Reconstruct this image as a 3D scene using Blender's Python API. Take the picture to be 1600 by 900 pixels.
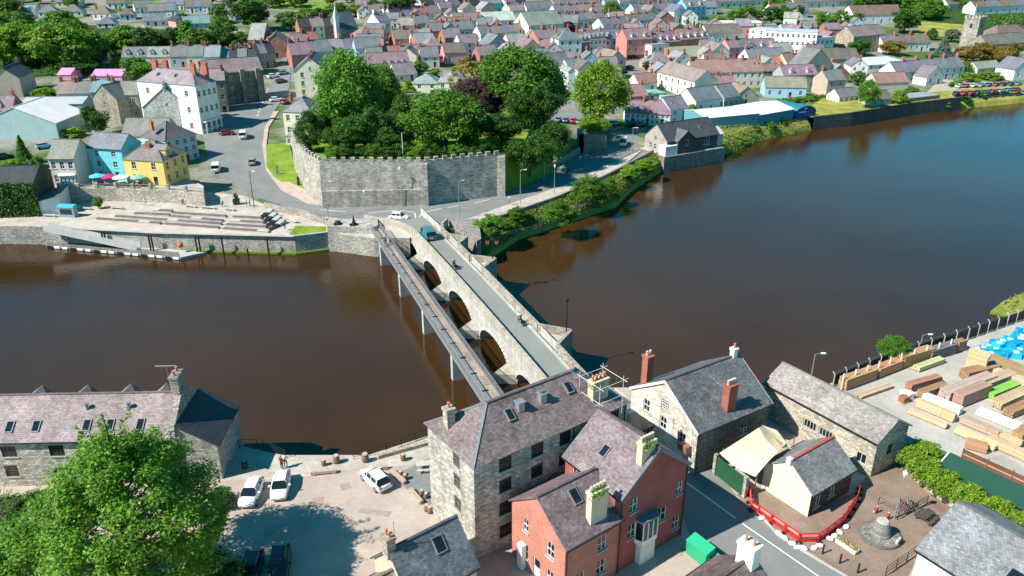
import bpy, math, random
import numpy as np
from mathutils import Vector, Matrix
R=math.radians; PI=math.pi
for o in list(bpy.data.objects): bpy.data.objects.remove(o)
scene=bpy.context.scene; COL=scene.collection
# ------------------------------------------------------------- camera, sky, sun, exposure
F=1220.; TH=R(24); CH=51.; SN,CS=math.sin(TH),math.cos(TH)
cd=bpy.data.cameras.new('camera'); cam=bpy.data.objects.new('camera',cd); COL.objects.link(cam)
cam.location=(0,0,CH); cam.rotation_euler=(R(90)-TH,0,0)
cd.sensor_width=36; cd.lens=36*F/1600; cd.clip_start=.5; cd.clip_end=12000
scene.camera=cam
SUN_AZ=R(25); SUN_EL=R(44)
world=bpy.data.worlds.new('World'); scene.world=world; world.use_nodes=True
wn=world.node_tree.nodes; bg=wn['Background']
sky=wn.new('ShaderNodeTexSky'); sky.sky_type='NISHITA'; sky.sun_disc=False
sky.sun_elevation=SUN_EL; sky.sun_rotation=math.atan2(-math.cos(SUN_AZ),-math.sin(SUN_AZ))%(2*PI)
sky.air_density=1.0; sky.dust_density=0.0; sky.ozone_density=6.0
hsv=wn.new('ShaderNodeHueSaturation'); hsv.inputs['Hue'].default_value=.465; hsv.inputs['Saturation'].default_value=1.5
world.node_tree.links.new(sky.outputs[0],hsv.inputs['Color']); world.node_tree.links.new(hsv.outputs[0],bg.inputs[0]); bg.inputs[1].default_value=.09
ld=bpy.data.lights.new('sun','SUN'); ld.energy=5.0; ld.angle=R(.53); ld.color=(1,.955,.88)
sun=bpy.data.objects.new('sun',ld); COL.objects.link(sun)
sun.rotation_euler=Vector((math.cos(SUN_AZ)*math.cos(SUN_EL),math.sin(SUN_AZ)*math.cos(SUN_EL),-math.sin(SUN_EL))).to_track_quat('-Z','Y').to_euler()
scene.render.engine='CYCLES'
vs=scene.view_settings; vs.view_transform='Standard'; vs.look='None'; vs.exposure=.66; vs.gamma=1; vs.use_curve_mapping=False
# ------------------------------------------------------------- picture helpers: a pixel of the photo + a height -> a place
def P(px,py,z=0.):
    u=(px-800)/F; v=(py-450)/F; k=(CH-z)/(SN+v*CS)
    return Vector((k*u,k*(CS-v*SN),z))
def pj(x,y,z):
    dz=z-CH; d=y*CS-dz*SN
    return 800+F*x/d, 450-F*(y*SN+dz*CS)/d
def hz(p,ty):
    lo,hi=p.z,p.z+60
    for _ in range(40):
        m=(lo+hi)/2
        if pj(p.x,p.y,m)[1]>ty: lo=m
        else: hi=m
    return lo
# ------------------------------------------------------------- materials
MATS={}
def nt(name):
    m=bpy.data.materials.new(name); m.use_nodes=True
    t=m.node_tree; b=t.nodes['Principled BSDF']; MATS[name]=m
    return m,t,b
def N(t,k,**kw):
    n=t.nodes.new('ShaderNode'+k)
    for a,v in kw.items(): setattr(n,a,v)
    return n
def L(t,a,b): t.links.new(a,b)
def rgb(t,c):
    n=N(t,'RGB'); n.outputs[0].default_value=(*c,1); return n.outputs[0]
def mixc(t,a,b,f,mode='MIX'):
    n=N(t,'MixRGB',blend_type=mode)
    for i,x in ((1,a),(2,b)):
        if hasattr(x,'links'): L(t,x,n.inputs[i])
        else: n.inputs[i].default_value=(*x,1)
    if hasattr(f,'links'): L(t,f,n.inputs[0])
    else: n.inputs[0].default_value=f
    return n.outputs[0]
def ramp(t,f,a,b):
    n=N(t,'MapRange'); L(t,f,n.inputs[0]); n.inputs[1].default_value=a; n.inputs[2].default_value=b
    return n.outputs[0]
def noise(t,vec,sc,det=4,rough=.6):
    n=N(t,'TexNoise'); n.inputs['Scale'].default_value=sc; n.inputs['Detail'].default_value=det; n.inputs['Roughness'].default_value=rough
    if vec: L(t,vec,n.inputs['Vector'])
    return n.outputs['Fac']
def coord(t,k='Object'): return N(t,'TexCoord').outputs[k]
def bump(t,b,h,s,d=.02):
    n=N(t,'Bump'); n.inputs['Strength'].default_value=s; n.inputs['Distance'].default_value=d
    L(t,h,n.inputs['Height']); L(t,n.outputs[0],b.inputs['Normal'])
def scalev(t,c,k):
    n=N(t,'MixRGB',blend_type='MULTIPLY'); n.inputs[0].default_value=1
    L(t,c,n.inputs[1]); L(t,k,n.inputs[2]); return n.outputs[0]
def var(t,fac,lo,hi):
    n=N(t,'MapRange'); L(t,fac,n.inputs[0]); n.inputs[1].default_value=.25; n.inputs[2].default_value=.75
    n.inputs[3].default_value=lo; n.inputs[4].default_value=hi; return n.outputs[0]
def base(t,c):
    if c is None: return N(t,'ObjectInfo').outputs['Color']
    return rgb(t,c)
def vstreak(t):
    mp=N(t,'Mapping'); mp.inputs['Scale'].default_value=(1.3,1.3,.09); L(t,coord(t),mp.inputs[0]); return noise(t,mp.outputs[0],1.,5,.65)
def plain(name,c,rough=.7,v=.18,sc=1.5,metal=0,bs=0,spec=.3,streak=0):
    m,t,b=nt(name); f=noise(t,coord(t),sc,5); f9=noise(t,coord(t),sc*11,3)
    cc=scalev(t,base(t,c),var(t,f,1-v,1+v)); cc=scalev(t,cc,var(t,f9,1-v*.45,1+v*.45))
    if streak: cc=scalev(t,cc,var(t,vstreak(t),1-streak,1+streak*.5))
    L(t,cc,b.inputs['Base Color'])
    b.inputs['Roughness'].default_value=rough; b.inputs['Metallic'].default_value=metal; b.inputs['Specular IOR Level'].default_value=spec
    if bs: bump(t,b,noise(t,coord(t),sc*8,3),bs)
    return m
def bricky(name,c,bw,rh,mort,mc=.6,v=.35,rough=.8,bs=.5,stain=.3,warp=0,stainc=None,off=.5):
    "courses of slates, stones or bricks laid in the surface's own metres"
    m,t,b=nt(name); uv=coord(t,'UV')
    if warp:
        nn=N(t,'TexNoise'); nn.inputs['Scale'].default_value=1.3; L(t,uv,nn.inputs['Vector'])
        va=N(t,'VectorMath',operation='MULTIPLY_ADD'); L(t,nn.outputs['Color'],va.inputs[0]); va.inputs[1].default_value=(warp,warp,0); L(t,uv,va.inputs[2]); uvw=va.outputs[0]
    else: uvw=uv
    br=N(t,'TexBrick'); L(t,uvw,br.inputs['Vector']); br.offset=off
    for k,x in (('Scale',1),('Brick Width',bw),('Row Height',rh),('Mortar Size',mort),('Bias',0)): br.inputs[k].default_value=x
    br.inputs['Color1'].default_value=(1-v,)*3+(1,); br.inputs['Color2'].default_value=(1+v,)*3+(1,); br.inputs['Mortar'].default_value=(mc,)*3+(1,)
    col=scalev(t,base(t,c),br.outputs['Color'])
    f=noise(t,coord(t),.35,6,.65)
    col=scalev(t,col,var(t,f,1-stain,1+stain))
    if warp: col=scalev(t,col,var(t,vstreak(t),.72,1.14))
    if stainc: col=mixc(t,col,stainc,ramp(t,noise(t,coord(t),1.1,6,.7),.55,.75))
    L(t,col,b.inputs['Base Color']); b.inputs['Roughness'].default_value=rough; b.inputs['Specular IOR Level'].default_value=.25
    bump(t,b,br.outputs['Color'],bs,.03)
    return m
slate=bricky('slate_roof',None,.32,.22,.012,.55,.22,.62,.5,.28)
slate_big=bricky('slate_roof_mottled',None,.3,.2,.013,.55,.3,.6,.6,.45,stainc=(.3,.26,.245))
render=plain('painted_render',None,.75,.09,.6,bs=.08,streak=.16)
stone=bricky('rubble_stone',None,.5,.24,.03,.55,.4,.9,.8,.25,warp=.35)
stone_big=bricky('castle_stone',None,.75,.32,.03,.7,.3,.92,.8,.4,warp=.4,stainc=(.1,.1,.08))
limestone=bricky('pale_bridge_stone',None,.6,.28,.02,.8,.14,.9,.5,.22,warp=.3,stainc=(.3,.28,.22))
brick=bricky('red_brick',None,.225,.075,.008,1.25,.2,.85,.3,.2)
corrug=bricky('corrugated_sheet',None,.3,40,.05,.8,.03,.5,.6,.12,off=0)
planks=bricky('deck_boards',None,4,.16,.012,.4,.15,.8,.4,.25)
paint=plain('gloss_paint',None,.35,.03,2,spec=.5)
carpaint=plain('car_paint',None,.22,.01,2,spec=.6)
cloth=plain('cloth',None,.85,.08,3)
wood=plain('sawn_timber',None,.7,.22,2.5,bs=.2)
timber=bricky('stacked_boards',None,6,.15,.03,.35,.2,.75,.6,.15)
metal=plain('galvanised_metal',(.42,.43,.44),.45,.12,4,metal=.6)
dmetal=plain('dark_metal',(.02,.02,.022),.5,.2,4)
rubber=plain('rubber',(.012,.012,.013),.8,.2,4)
white=plain('white_paint',(.8,.8,.78),.5,.05,2)
glass,_t,_b=nt('window_glass'); _b.inputs['Base Color'].default_value=(.012,.016,.02,1); _b.inputs['Roughness'].default_value=.06; _b.inputs['Specular IOR Level'].default_value=.6
terracotta=plain('terracotta',(.5,.2,.11),.8,.15,4)
concrete=plain('concrete',(.42,.41,.38),.9,.25,.5,bs=.15)
asphalt=plain('asphalt',(.2,.203,.195),.9,.16,.25,bs=.1)
bridge_road=plain('bridge_asphalt',(.22,.235,.21),.9,.1,.2,bs=.1)
paving=bricky('plaza_paving',(.25,.18,.135),.2,.1,.006,.8,.12,.9,.2,.3)
pavepale=bricky('pavement_slabs',(.46,.4,.34),.6,.45,.01,.75,.1,.9,.2,.25)
carpark=plain('car_park_tarmac',(.42,.34,.285),.92,.22,.16,bs=.12)
yardmat=plain('yard_concrete',(.4,.375,.33),.9,.25,.2,bs=.12)
linepaint=plain('road_line_paint',(.72,.72,.68),.7,.2,3)
lead=plain('lead_flashing',(.2,.21,.22),.5,.15,2)
def foliage(name,a,b2,trans=.3,nsc=5.):
    m,t,b=nt(name); g=N(t,'NewGeometry'); f=g.outputs['Random Per Island']
    c=mixc(t,a,b2,f); f2=noise(t,coord(t),nsc,3)
    c=scalev(t,c,var(t,f2,.62,1.4)); r=N(t,'ObjectInfo').outputs['Random']
    mr=N(t,'MapRange'); L(t,r,mr.inputs[0]); mr.inputs[3].default_value=.78; mr.inputs[4].default_value=1.2
    c=scalev(t,c,mr.outputs[0])
    L(t,c,b.inputs['Base Color']); b.inputs['Roughness'].default_value=.55; b.inputs['Specular IOR Level'].default_value=.25
    tr=N(t,'BsdfTranslucent'); L(t,mixc(t,c,(.25,.5,.05),.3),tr.inputs[0])
    mx=N(t,'MixShader'); mx.inputs[0].default_value=trans
    L(t,b.outputs[0],mx.inputs[1]); L(t,tr.outputs[0],mx.inputs[2]); L(t,mx.outputs[0],t.nodes['Material Output'].inputs[0])
    return m
leaf_mid=foliage('leaves_mid_green',(.05,.145,.012),(.15,.31,.03))
leaf_dark=foliage('leaves_dark_green',(.026,.085,.012),(.075,.18,.024),.25)
leaf_light=foliage('leaves_light_green',(.12,.25,.018),(.26,.4,.035),.35)
leaf_yellow=foliage('leaves_yellow',(.25,.2,.02),(.42,.33,.04))
leaf_gold=foliage('leaves_golden_brown',(.2,.13,.03),(.33,.22,.05))
leaf_copper=foliage('leaves_copper',(.045,.02,.022),(.09,.045,.045),.15)
leaf_blue=foliage('leaves_blue_green',(.07,.13,.09),(.16,.23,.17),.15)
bark=plain('bark',(.09,.065,.045),.9,.3,3,bs=.4)
# ground: patchy lawns, dry ground and paving, told apart only by what grows there
m,t,b=nt('town_ground'); f=noise(t,coord(t),.045,5,.6); f2=noise(t,coord(t),.6,5)
c=mixc(t,(.075,.13,.03),(.25,.23,.2),ramp(t,f,.42,.56)); c=scalev(t,c,var(t,f2,.75,1.25)); L(t,c,b.inputs['Base Color']); b.inputs['Roughness'].default_value=.95; b.inputs['Specular IOR Level'].default_value=.1
ground_m=m
m,t,b=nt('short_grass'); f=noise(t,coord(t),.35,6,.7); c=mixc(t,(.1,.2,.02),(.27,.32,.05),ramp(t,f,.35,.7)); L(t,c,b.inputs['Base Color']); b.inputs['Roughness'].default_value=.95; b.inputs['Specular IOR Level'].default_value=.1; bump(t,b,noise(t,coord(t),9,3),.5); grass_m=m
m,t,b=nt('dry_grass'); f=noise(t,coord(t),.15,6,.7); c=mixc(t,(.14,.2,.03),(.4,.33,.09),ramp(t,f,.35,.62)); L(t,c,b.inputs['Base Color']); b.inputs['Roughness'].default_value=.95; b.inputs['Specular IOR Level'].default_value=.1; drygrass_m=m
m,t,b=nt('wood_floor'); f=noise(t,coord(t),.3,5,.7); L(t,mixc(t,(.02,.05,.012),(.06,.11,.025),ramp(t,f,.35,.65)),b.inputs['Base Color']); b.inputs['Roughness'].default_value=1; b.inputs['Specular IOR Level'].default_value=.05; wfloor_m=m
m,t,b=nt('river_water'); b.inputs['Base Color'].default_value=(.05,.024,.008,1); b.inputs['Roughness'].default_value=.03; b.inputs['IOR'].default_value=1.4
oc=coord(t); mp=N(t,'Mapping'); mp.inputs['Scale'].default_value=(1,1.8,1); mp.inputs['Rotation'].default_value=(0,0,.5); L(t,oc,mp.inputs[0])
f=noise(t,mp.outputs[0],.9,4,.55); f2=noise(t,oc,.03,4); f3=N(t,'Math',operation='MULTIPLY'); L(t,f,f3.inputs[0]); L(t,var(t,f2,.45,1.),f3.inputs[1])
bump(t,b,f3.outputs[0],.13,.4)
L(t,mixc(t,(.036,.0165,.005),(.056,.027,.009),ramp(t,noise(t,oc,.012,5,.6),.35,.65)),b.inputs['Base Color']); water_m=m
# ------------------------------------------------------------- mesh builder
class MB:
    def __init__(s): s.v=[]; s.f=[]; s.m=[]
    def poly(s,pts,m=0):
        n=len(s.v); s.v+= [tuple(p) for p in pts]; s.f.append(tuple(range(n,n+len(pts)))); s.m.append(m)
    def mesh(s,vs,fs,m=0):
        n=len(s.v); s.v+=[tuple(p) for p in vs]; s.f+=[tuple(i+n for i in f) for f in fs]; s.m+=[m]*len(fs)
    def hexa(s,lo,hi,m=0):
        s.mesh(list(lo)+list(hi),[(3,2,1,0),(4,5,6,7),(0,1,5,4),(1,2,6,5),(2,3,7,6),(3,0,4,7)],m)
    def box(s,x0,x1,y0,y1,z0,z1,m=0):
        s.hexa([(x0,y0,z0),(x1,y0,z0),(x1,y1,z0),(x0,y1,z0)],[(x0,y0,z1),(x1,y0,z1),(x1,y1,z1),(x0,y1,z1)],m)
    def prism(s,pts,z0,z1,m=0,mt=None):
        n=len(pts); b=[(p[0],p[1],z0) for p in pts]; t=[(p[0],p[1],z1) for p in pts]
        s.poly(t,m if mt is None else mt); s.poly(b[::-1],m)
        for i in range(n):
            j=(i+1)%n; s.poly([b[i],b[j],t[j],t[i]],m)
    def beam(s,a,b,w,h,m=0):
        "square bar between two points; h is its upright depth, top along the points"
        a=Vector(a); b=Vector(b); d=(b-a); u=Vector((d.y,-d.x,0))
        u=u.normalized()*w/2 if u.length>1e-6 else Vector((w/2,0,0))
        up=u.cross(d).normalized()*h
        if up.z<0: up=-up
        s.hexa([a-u-up,a+u-up,b+u-up,b-u-up],[a-u,a+u,b+u,b-u],m)
    def tube(s,pts,r,n=6,m=0,cap=True):
        rs=r if hasattr(r,'__len__') else [r]*len(pts); pts=[Vector(p) for p in pts]; k=len(s.v); ref=None
        for i,p in enumerate(pts):
            d=(pts[min(i+1,len(pts)-1)]-pts[max(i-1,0)]).normalized()
            x=d.cross(Vector((0,0,1)) if abs(d.z)<.95 else Vector((1,0,0))).normalized(); y=d.cross(x)
            for j in range(n):
                a=2*PI*j/n; s.v.append(tuple(p+(x*math.cos(a)+y*math.sin(a))*rs[i]))
        for i in range(len(pts)-1):
            for j in range(n):
                q=(j+1)%n; s.f.append((k+i*n+j,k+i*n+q,k+(i+1)*n+q,k+(i+1)*n+j)); s.m.append(m)
        if cap:
            s.f.append(tuple(k+j for j in range(n))[::-1]); s.f.append(tuple(k+(len(pts)-1)*n+j for j in range(n))); s.m+=[m,m]
    def lathe(s,prof,n=12,m=0,c=(0,0,0)):
        s.tube2([(c[0],c[1],c[2]+z) for r,z in prof],[r for r,z in prof],n,m)
    def tube2(s,pts,rs,n,m):
        k=len(s.v)
        for p,r in zip(pts,rs):
            for j in range(n):
                a=2*PI*j/n; s.v.append((p[0]+r*math.cos(a),p[1]+r*math.sin(a),p[2]))
        for i in range(len(pts)-1):
            for j in range(n):
                q=(j+1)%n; s.f.append((k+i*n+j,k+i*n+q,k+(i+1)*n+q,k+(i+1)*n+j)); s.m.append(m)
        s.f.append(tuple(k+j for j in range(n))[::-1]); s.f.append(tuple(k+(len(pts)-1)*n+j for j in range(n))); s.m+=[m,m]
    def data(s,name,mats,smooth=False):
        me=bpy.data.meshes.new(name); me.from_pydata(s.v,[],s.f)
        for x in (mats if isinstance(mats,(list,tuple)) else [mats]): me.materials.append(x)
        me.polygons.foreach_set('material_index',s.m)
        if smooth: me.polygons.foreach_set('use_smooth',[True]*len(s.f))
        uv=me.uv_layers.new(); out=[]; V=s.v
        for f in s.f:
            a=V[f[0]]; nx=ny=nz=0.
            for i in range(len(f)):
                p=V[f[i]]; q=V[f[(i+1)%len(f)]]
                nx+=(p[1]-q[1])*(p[2]+q[2]); ny+=(p[2]-q[2])*(p[0]+q[0]); nz+=(p[0]-q[0])*(p[1]+q[1])
            l=math.sqrt(nx*nx+ny*ny+nz*nz) or 1; nx/=l; ny/=l; nz/=l
            h=math.hypot(nx,ny)
            if h<.05: ux,uy,vx,vy,vz=1,0,0,1,0
            else:
                ux,uy=-ny/h,nx/h; vx,vy,vz=-nz*uy*0-nz*nx/h,-nz*ny/h,h
            for i in f:
                p=V[i]; out.append(p[0]*ux+p[1]*uy); out.append(p[0]*vx+p[1]*vy+p[2]*vz)
        uv.data.foreach_set('uv',out)
        return me
    def build(s,name,mats,parent=None,color=None,smooth=False,loc=None,rz=None):
        return put(name,s.data(name,mats,smooth),parent,color,loc,rz)
def put(name,me,parent=None,color=None,loc=None,rz=None):
    o=bpy.data.objects.new(name,me); COL.objects.link(o)
    if parent: o.parent=parent
    if color: o.color=(*color,1)
    if loc is not None: o.location=loc
    if rz is not None: o.rotation_euler=(0,0,rz)
    return o
LABELS={}
def tag(o,label,cat,group=None,kind=None):
    o['label']=label; o['category']=cat
    if group: o['group']=group
    if kind: o['kind']=kind
    return o
def thing(name,label,cat,loc=(0,0,0),rz=0,group=None):
    o=bpy.data.objects.new(name,None); COL.objects.link(o); o.location=loc; o.rotation_euler=(0,0,rz); o.empty_display_size=.3
    return tag(o,label,cat,group)
def struct(o,kind='structure'): o['kind']=kind; return o
def dup(root,label=None,loc=None,rz=None,color=None,sc=None,group=None):
    def cp(o,par):
        c=o.copy(); COL.objects.link(c); c.parent=par
        for ch in o.children: cp(ch,c)
        return c
    r=cp(root,None)
    if label: r['label']=label
    if group: r['group']=group
    if loc is not None: r.location=loc
    if rz is not None: r.rotation_euler=(r.rotation_euler[0],r.rotation_euler[1],rz)
    if sc is not None: r.scale=(sc,)*3 if not hasattr(sc,'__len__') else sc
    return r
ORD=['first','second','third','fourth','fifth','sixth','seventh','eighth','ninth','tenth','eleventh','twelfth','thirteenth','fourteenth','fifteenth','sixteenth','seventeenth','eighteenth','nineteenth','twentieth']
def dirv(a): return Vector((math.cos(a),math.sin(a),0))
Z=Vector((0,0,1))
# ============================================================= terrain, river, quays, roads
WL=-3.75
WLP=((810,376),(880,353),(965,325),(985,302),(1045,262),(1130,245),(1190,220),(1270,204),(1330,197),(1420,181),(1500,171),(1600,161))
FB=[Vector((-900,150,0)),Vector((-200,140,0))]+[P(*p) for p in ((-60,350),(70,354),(240,363.4),(460,369),(511,363),(583,372),(640,372),(755,384))]+[P(*p,WL).xy.to_3d() for p in WLP]+[Vector((420,350,0)),Vector((900,500,0))]
NB=[Vector((-900,70,0)),Vector((-60,75.5,0)),Vector((-34,75.5,0))]+[P(*p) for p in ((345,690),(442,711),(575,711),(672,680))]+[Vector(p) for p in ((-3.5,81,0),(2,84,0),(8,86.5,0),(12,84,0),(24,84,0),(36,83,0))]+[P(*p) for p in ((1290,601),(1390,560),(1510,524),(1600,494))]+[Vector((140,140,0)),Vector((420,170,0)),Vector((900,260,0))]
def segd(X,Y,pl):
    d=np.full(X.shape,1e9)
    for a,b in zip(pl[:-1],pl[1:]):
        dx,dy=b.x-a.x,b.y-a.y; t=np.clip(((X-a.x)*dx+(Y-a.y)*dy)/(dx*dx+dy*dy),0,1)
        d=np.minimum(d,np.hypot(X-a.x-t*dx,Y-a.y-t*dy))
    return d
RIV=FB+NB[::-1]
def inside(X,Y,poly):
    r=np.zeros(X.shape,bool); n=len(poly)
    for i in range(n):
        a,b=poly[i],poly[(i+1)%n]
        c=((a.y>Y)!=(b.y>Y))&(X<(b.x-a.x)*(Y-a.y)/((b.y-a.y) or 1e-9)+a.x); r^=c
    return r
FD=[0,32,60,100,150,200,300,400,600,1000,2500,6000]; FZ=[0,0,1.7,4.7,8,11,17.5,26,42,62,90,110]
def hgt(X,Y):
    X=np.asarray(X,float); Y=np.asarray(Y,float)
    d=segd(X,Y,FB); inr=inside(X,Y,RIV); far=Y>np.interp(X,[p.x for p in sorted(FB,key=lambda p:p.x)],[p.y for p in sorted(FB,key=lambda p:p.x)])
    z=np.where(far,np.interp(d,FD,FZ)-.15,-.15)
    dn=np.minimum(d,segd(X,Y,NB))
    z=np.where(inr,-7.,z); z=np.where(~inr&(dn<3.6),-8.,z)
    return z
def hs(x,y): return float(hgt(np.array([x]),np.array([y]))[0])
_K=np.concatenate([np.arange(60,340,.7),np.arange(340,1500,3.)])
def G(px,py):
    u=(px-800)/F; v=(py-450)/F
    X=_K*u; Y=_K*(CS-v*SN); Zr=CH-_K*(SN+v*CS); h=hgt(X,Y)
    below=np.nonzero((Zr<h)&(h>-1))[0]
    if len(below)==0: i=len(_K)-1; return Vector((X[i],Y[i],h[i]))
    i=max(below[0],1); a=Zr[i-1]-max(h[i-1],-1); b=h[i]-Zr[i]; f=a/(a+b) if a+b>0 else 1
    k=_K[i-1]+(_K[i]-_K[i-1])*min(max(f,0),1)
    x,y=k*u,k*(CS-v*SN); return Vector((x,y,CH-k*(SN+v*CS)))
xs=np.concatenate([-np.geomspace(4000,190,16)[:-1],np.arange(-190,290,2.5),np.geomspace(290,4000,16)])
ys=np.concatenate([[-300,-120,-40],np.arange(0,340,2.5),np.geomspace(340,6500,34)])
XX,YY=np.meshgrid(xs,ys); ZZ=hgt(XX,YY); nx=len(xs)
me=bpy.data.meshes.new('ground')
me.from_pydata(list(zip(XX.ravel(),YY.ravel(),ZZ.ravel())),[],[(j*nx+i,j*nx+i+1,(j+1)*nx+i+1,(j+1)*nx+i) for j in range(len(ys)-1) for i in range(nx-1)])
me.materials.append(ground_m); struct(put('ground',me))
b=MB(); b.poly([(-1200,20,WL),(1200,20,WL),(1200,700,WL),(-1200,700,WL)]); struct(b.build('river',water_m))
def slab(name,pts,z,mat,depth=8,wallmat=None,color=None):
    b=MB(); b.prism([(p.x,p.y) for p in pts],z-depth,z,1,0)
    return struct(b.build(name,[mat,wallmat or mat],color=color))
def sheet(name,pts,mat,dz=.0,color=None,z=None):
    b=MB(); b.poly([(p.x,p.y,(p.z if z is None else z)+dz) for p in pts]); return struct(b.build(name,mat,color=color))
def strip(name,pairs,mat,dz,color=None,sub=6,thick=.25,kind=True):
    b=MB(); rows=[]
    for i in range(len(pairs)-1):
        for k in range(sub):
            f=k/sub; rows.append([pairs[i][j].lerp(pairs[i+1][j],f) for j in (0,1)])
    rows.append(list(pairs[-1]))
    for r0,r1 in zip(rows[:-1],rows[1:]):
        q=[Vector((p.x,p.y,max(hs(p.x,p.y),0 if p.y<175 else -1)+dz)) for p in (r0[0],r0[1],r1[1],r1[0])]
        b.hexa([p-Z*thick for p in q],q)
    o=b.build(name,mat,color=color); return struct(o) if kind else o
# near bank: quay with the car park on it
near=[Vector((-60,10,0)),Vector((46,10,0)),Vector((46,70,0)),P(1430,640),P(1290,601),Vector((36,83,0)),Vector((24,84,0)),Vector((12,84,0)),Vector((8,86.5,0)),Vector((2,84,0)),Vector((-3.5,81,0)),P(672,680),P(575,711),P(442,711),P(345,690),Vector((-34,75.5,0)),Vector((-62,75.5,0))]
q=slab('quay_near',near,0,carpark,8,stone,(.2,.17,.13))
sheet('car_park',[P(*p) for p in ((335,905),(335,760),(470,752),(640,735),(690,790),(700,905))],carpark,.012)
sheet('quay_walk',[P(*p) for p in ((338,752),(345,694),(440,714),(575,713),(672,684),(690,720),(640,727),(520,738),(465,748))],pavepale,.02,z=0)
sheet('slate_terrace',[P(*p) for p in ((612,745),(670,716),(690,780),(668,790))],plain('slate_paving',(.2,.21,.2),.8,.2,1.5),.032)
# road on the near bank from the bridge to the lower right
rd=[(P(860,600),P(912,575)),(P(985,668),P(1010,645)),(P(1060,770),P(1115,725)),(P(1075,830),P(1150,775)),(P(1120,890),P(1215,835)),(P(1180,940),P(1320,900)),(P(1240,980),P(1400,940))]
b=MB()
for (a0,a1),(b0,b1) in zip(rd[:-1],rd[1:]): b.poly([(p.x,p.y,.03) for p in (a0,a1,b1,b0)])
struct(b.build('road_near',asphalt))
sheet('plaza',[P(*p) for p in ((1150,773),(1192,760),(1262,800),(1335,770),(1360,735),(1395,715),(1440,720),(1500,790),(1440,860),(1400,935),(1320,898),(1218,834))],paving,.034)
b=MB()
for a,c in (((1070,752),(1150,810)),((1160,818),(1300,915))):
    A=P(*a,.038); C2=P(*c,.038); d=(C2-A).normalized(); n=Vector((-d.y,d.x,0))*.07
    b.poly([A-n,C2-n,C2+n,A+n])
struct(b.build('road_edge_line',linepaint))
b=MB()
for a,c in zip(((1150,776),(1190,805),(1216,836),(1265,866)),((1190,805),(1216,836),(1265,866),(1330,904))): b.beam(P(*a,.13),P(*c,.13),.18,.13)
struct(b.build('kerb',concrete))
slab('timber_yard_ground',[P(*p) for p in ((1240,618),(1290,602),(1390,561),(1510,525),(1600,494),(1760,450),(1900,700),(1700,800),(1560,740),(1440,690))],.02,yardmat,8,stone,(.2,.17,.13))
# far bank quay
farq=[P(*p) for p in ((-70,352),(70,354),(240,363.4),(460,369),(511,363))]+[P(583,372),P(640,372),P(650,350)]+[P(*p) for p in ((600,348),(500,338),(420,322),(380,306),(330,300),(95,318),(-70,330))]
q=slab('quay_far',farq,.03,pavepale,8,stone,(.46,.42,.36))
sheet('quay_promenade',[P(*p) for p in ((75,356),(240,365),(458,370.5),(445,362),(240,350),(180,340),(110,345))],plain('promenade_concrete',(.5,.42,.35),.9,.2,.3),.045)
sheet('quay_lawn',[P(*p) for p in ((452,366),(462,353),(510,354),(509,362),(460,368.2))],grass_m,.05)
b=MB(); pts=[P(*p) for p in ((511,355),(514,352.5),(590,350),(592,361),(583,366),(512,364))]
b.prism([(p.x,p.y) for p in pts],-8,1.3); o=b.build('bridge_abutment',stone,color=(.5,.46,.4)); tag(o,'pale weathered stone abutment block where footbridge meets the far quay','abutment')
WALLP=[P(70,354),P(240,363.4),P(460,369),P(511,363)]
b=MB()
for a,c in zip(WALLP[:-1],WALLP[1:]): b.beam(a+Z*.13,c+Z*.13,.5,.12)
struct(b.build('quay_coping',concrete))
b=MB()
for a,c in zip(WALLP[1:-1],WALLP[2:]):
    d=(c-a).normalized(); n=Vector((d.y,-d.x,0))
    b.hexa([a+n*.3+Z*(WL-.5),c+n*.3+Z*(WL-.5),c+Z*(WL-.5),a+Z*(WL-.5)],[a+n*.3+Z*(WL+.35),c+n*.3+Z*(WL+.35),c+Z*(WL+.55),a+Z*(WL+.55)])
o=struct(b.build('weed_band',plain('river_weed',(.1,.17,.02),.9,.3,2)),'stuff'); tag(o,'bright green weed line at the foot of the quay wall','weed',kind='stuff')
# roads of the far bank
rp=[((1020,224),(985,208)),((940,262),(905,240)),((880,292),(835,283)),((800,320),(787,304)),((735,343),(700,319)),((690,351),(660,324)),((610,353),(610,325)),((540,345),(545,326)),((470,331),(482,321)),((405,310),(440,299)),((350,282),(416,266)),((325,250),(410,230)),((318,215),(414,200)),((315,188),(428,175)),((345,172),(440,158)),((424,140),(452,138)),((432,110),(455,108)),((444,84),(458,84))]
RP=[(G(*a),G(*c)) for a,c in rp]
strip('road_far',RP,asphalt,.14)
sp=[((905,240),(908,238)),((835,283),(832,280)),((787,304),(785,301.5)),((700,319),(700,314)),((660,324),(662,316)),((610,325),(610,316)),((545,326),(545,318)),((482,321),(506,319)),((440,299),(483,303)),((416,266),(422,264)),((410,230),(416,230)),((414,200),(420,200)),((428,175),(436,175))]
strip('pavement_castle',[(G(*a),G(*c)) for a,c in sp],plain('pink_pavement',(.47,.36,.29),.9,.2,.5),.27)
sp=[((980,255),(1003,236)),((935,284),(940,262)),((880,306),(880,292)),((800,332),(800,320)),((740,352),(735,343)),((705,362),(690,351))]
strip('pavement_river',[(G(*a),G(*c)) for a,c in sp],pavepale,.25)
struct(sheet('castle_green',[G(*p)+Z*.3 for p in ((416,228),(452,224),(461,262),(482,302),(450,292),(428,278),(417,262))],grass_m))
strip('market_street',[(G(*a),G(*c)) for a,c in (((1010,205),(985,208)),((1010,170),(985,172)),((1015,140),(990,140)),((1014,112),(980,112)),((1010,94),(984,94)))],asphalt,.12)
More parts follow.
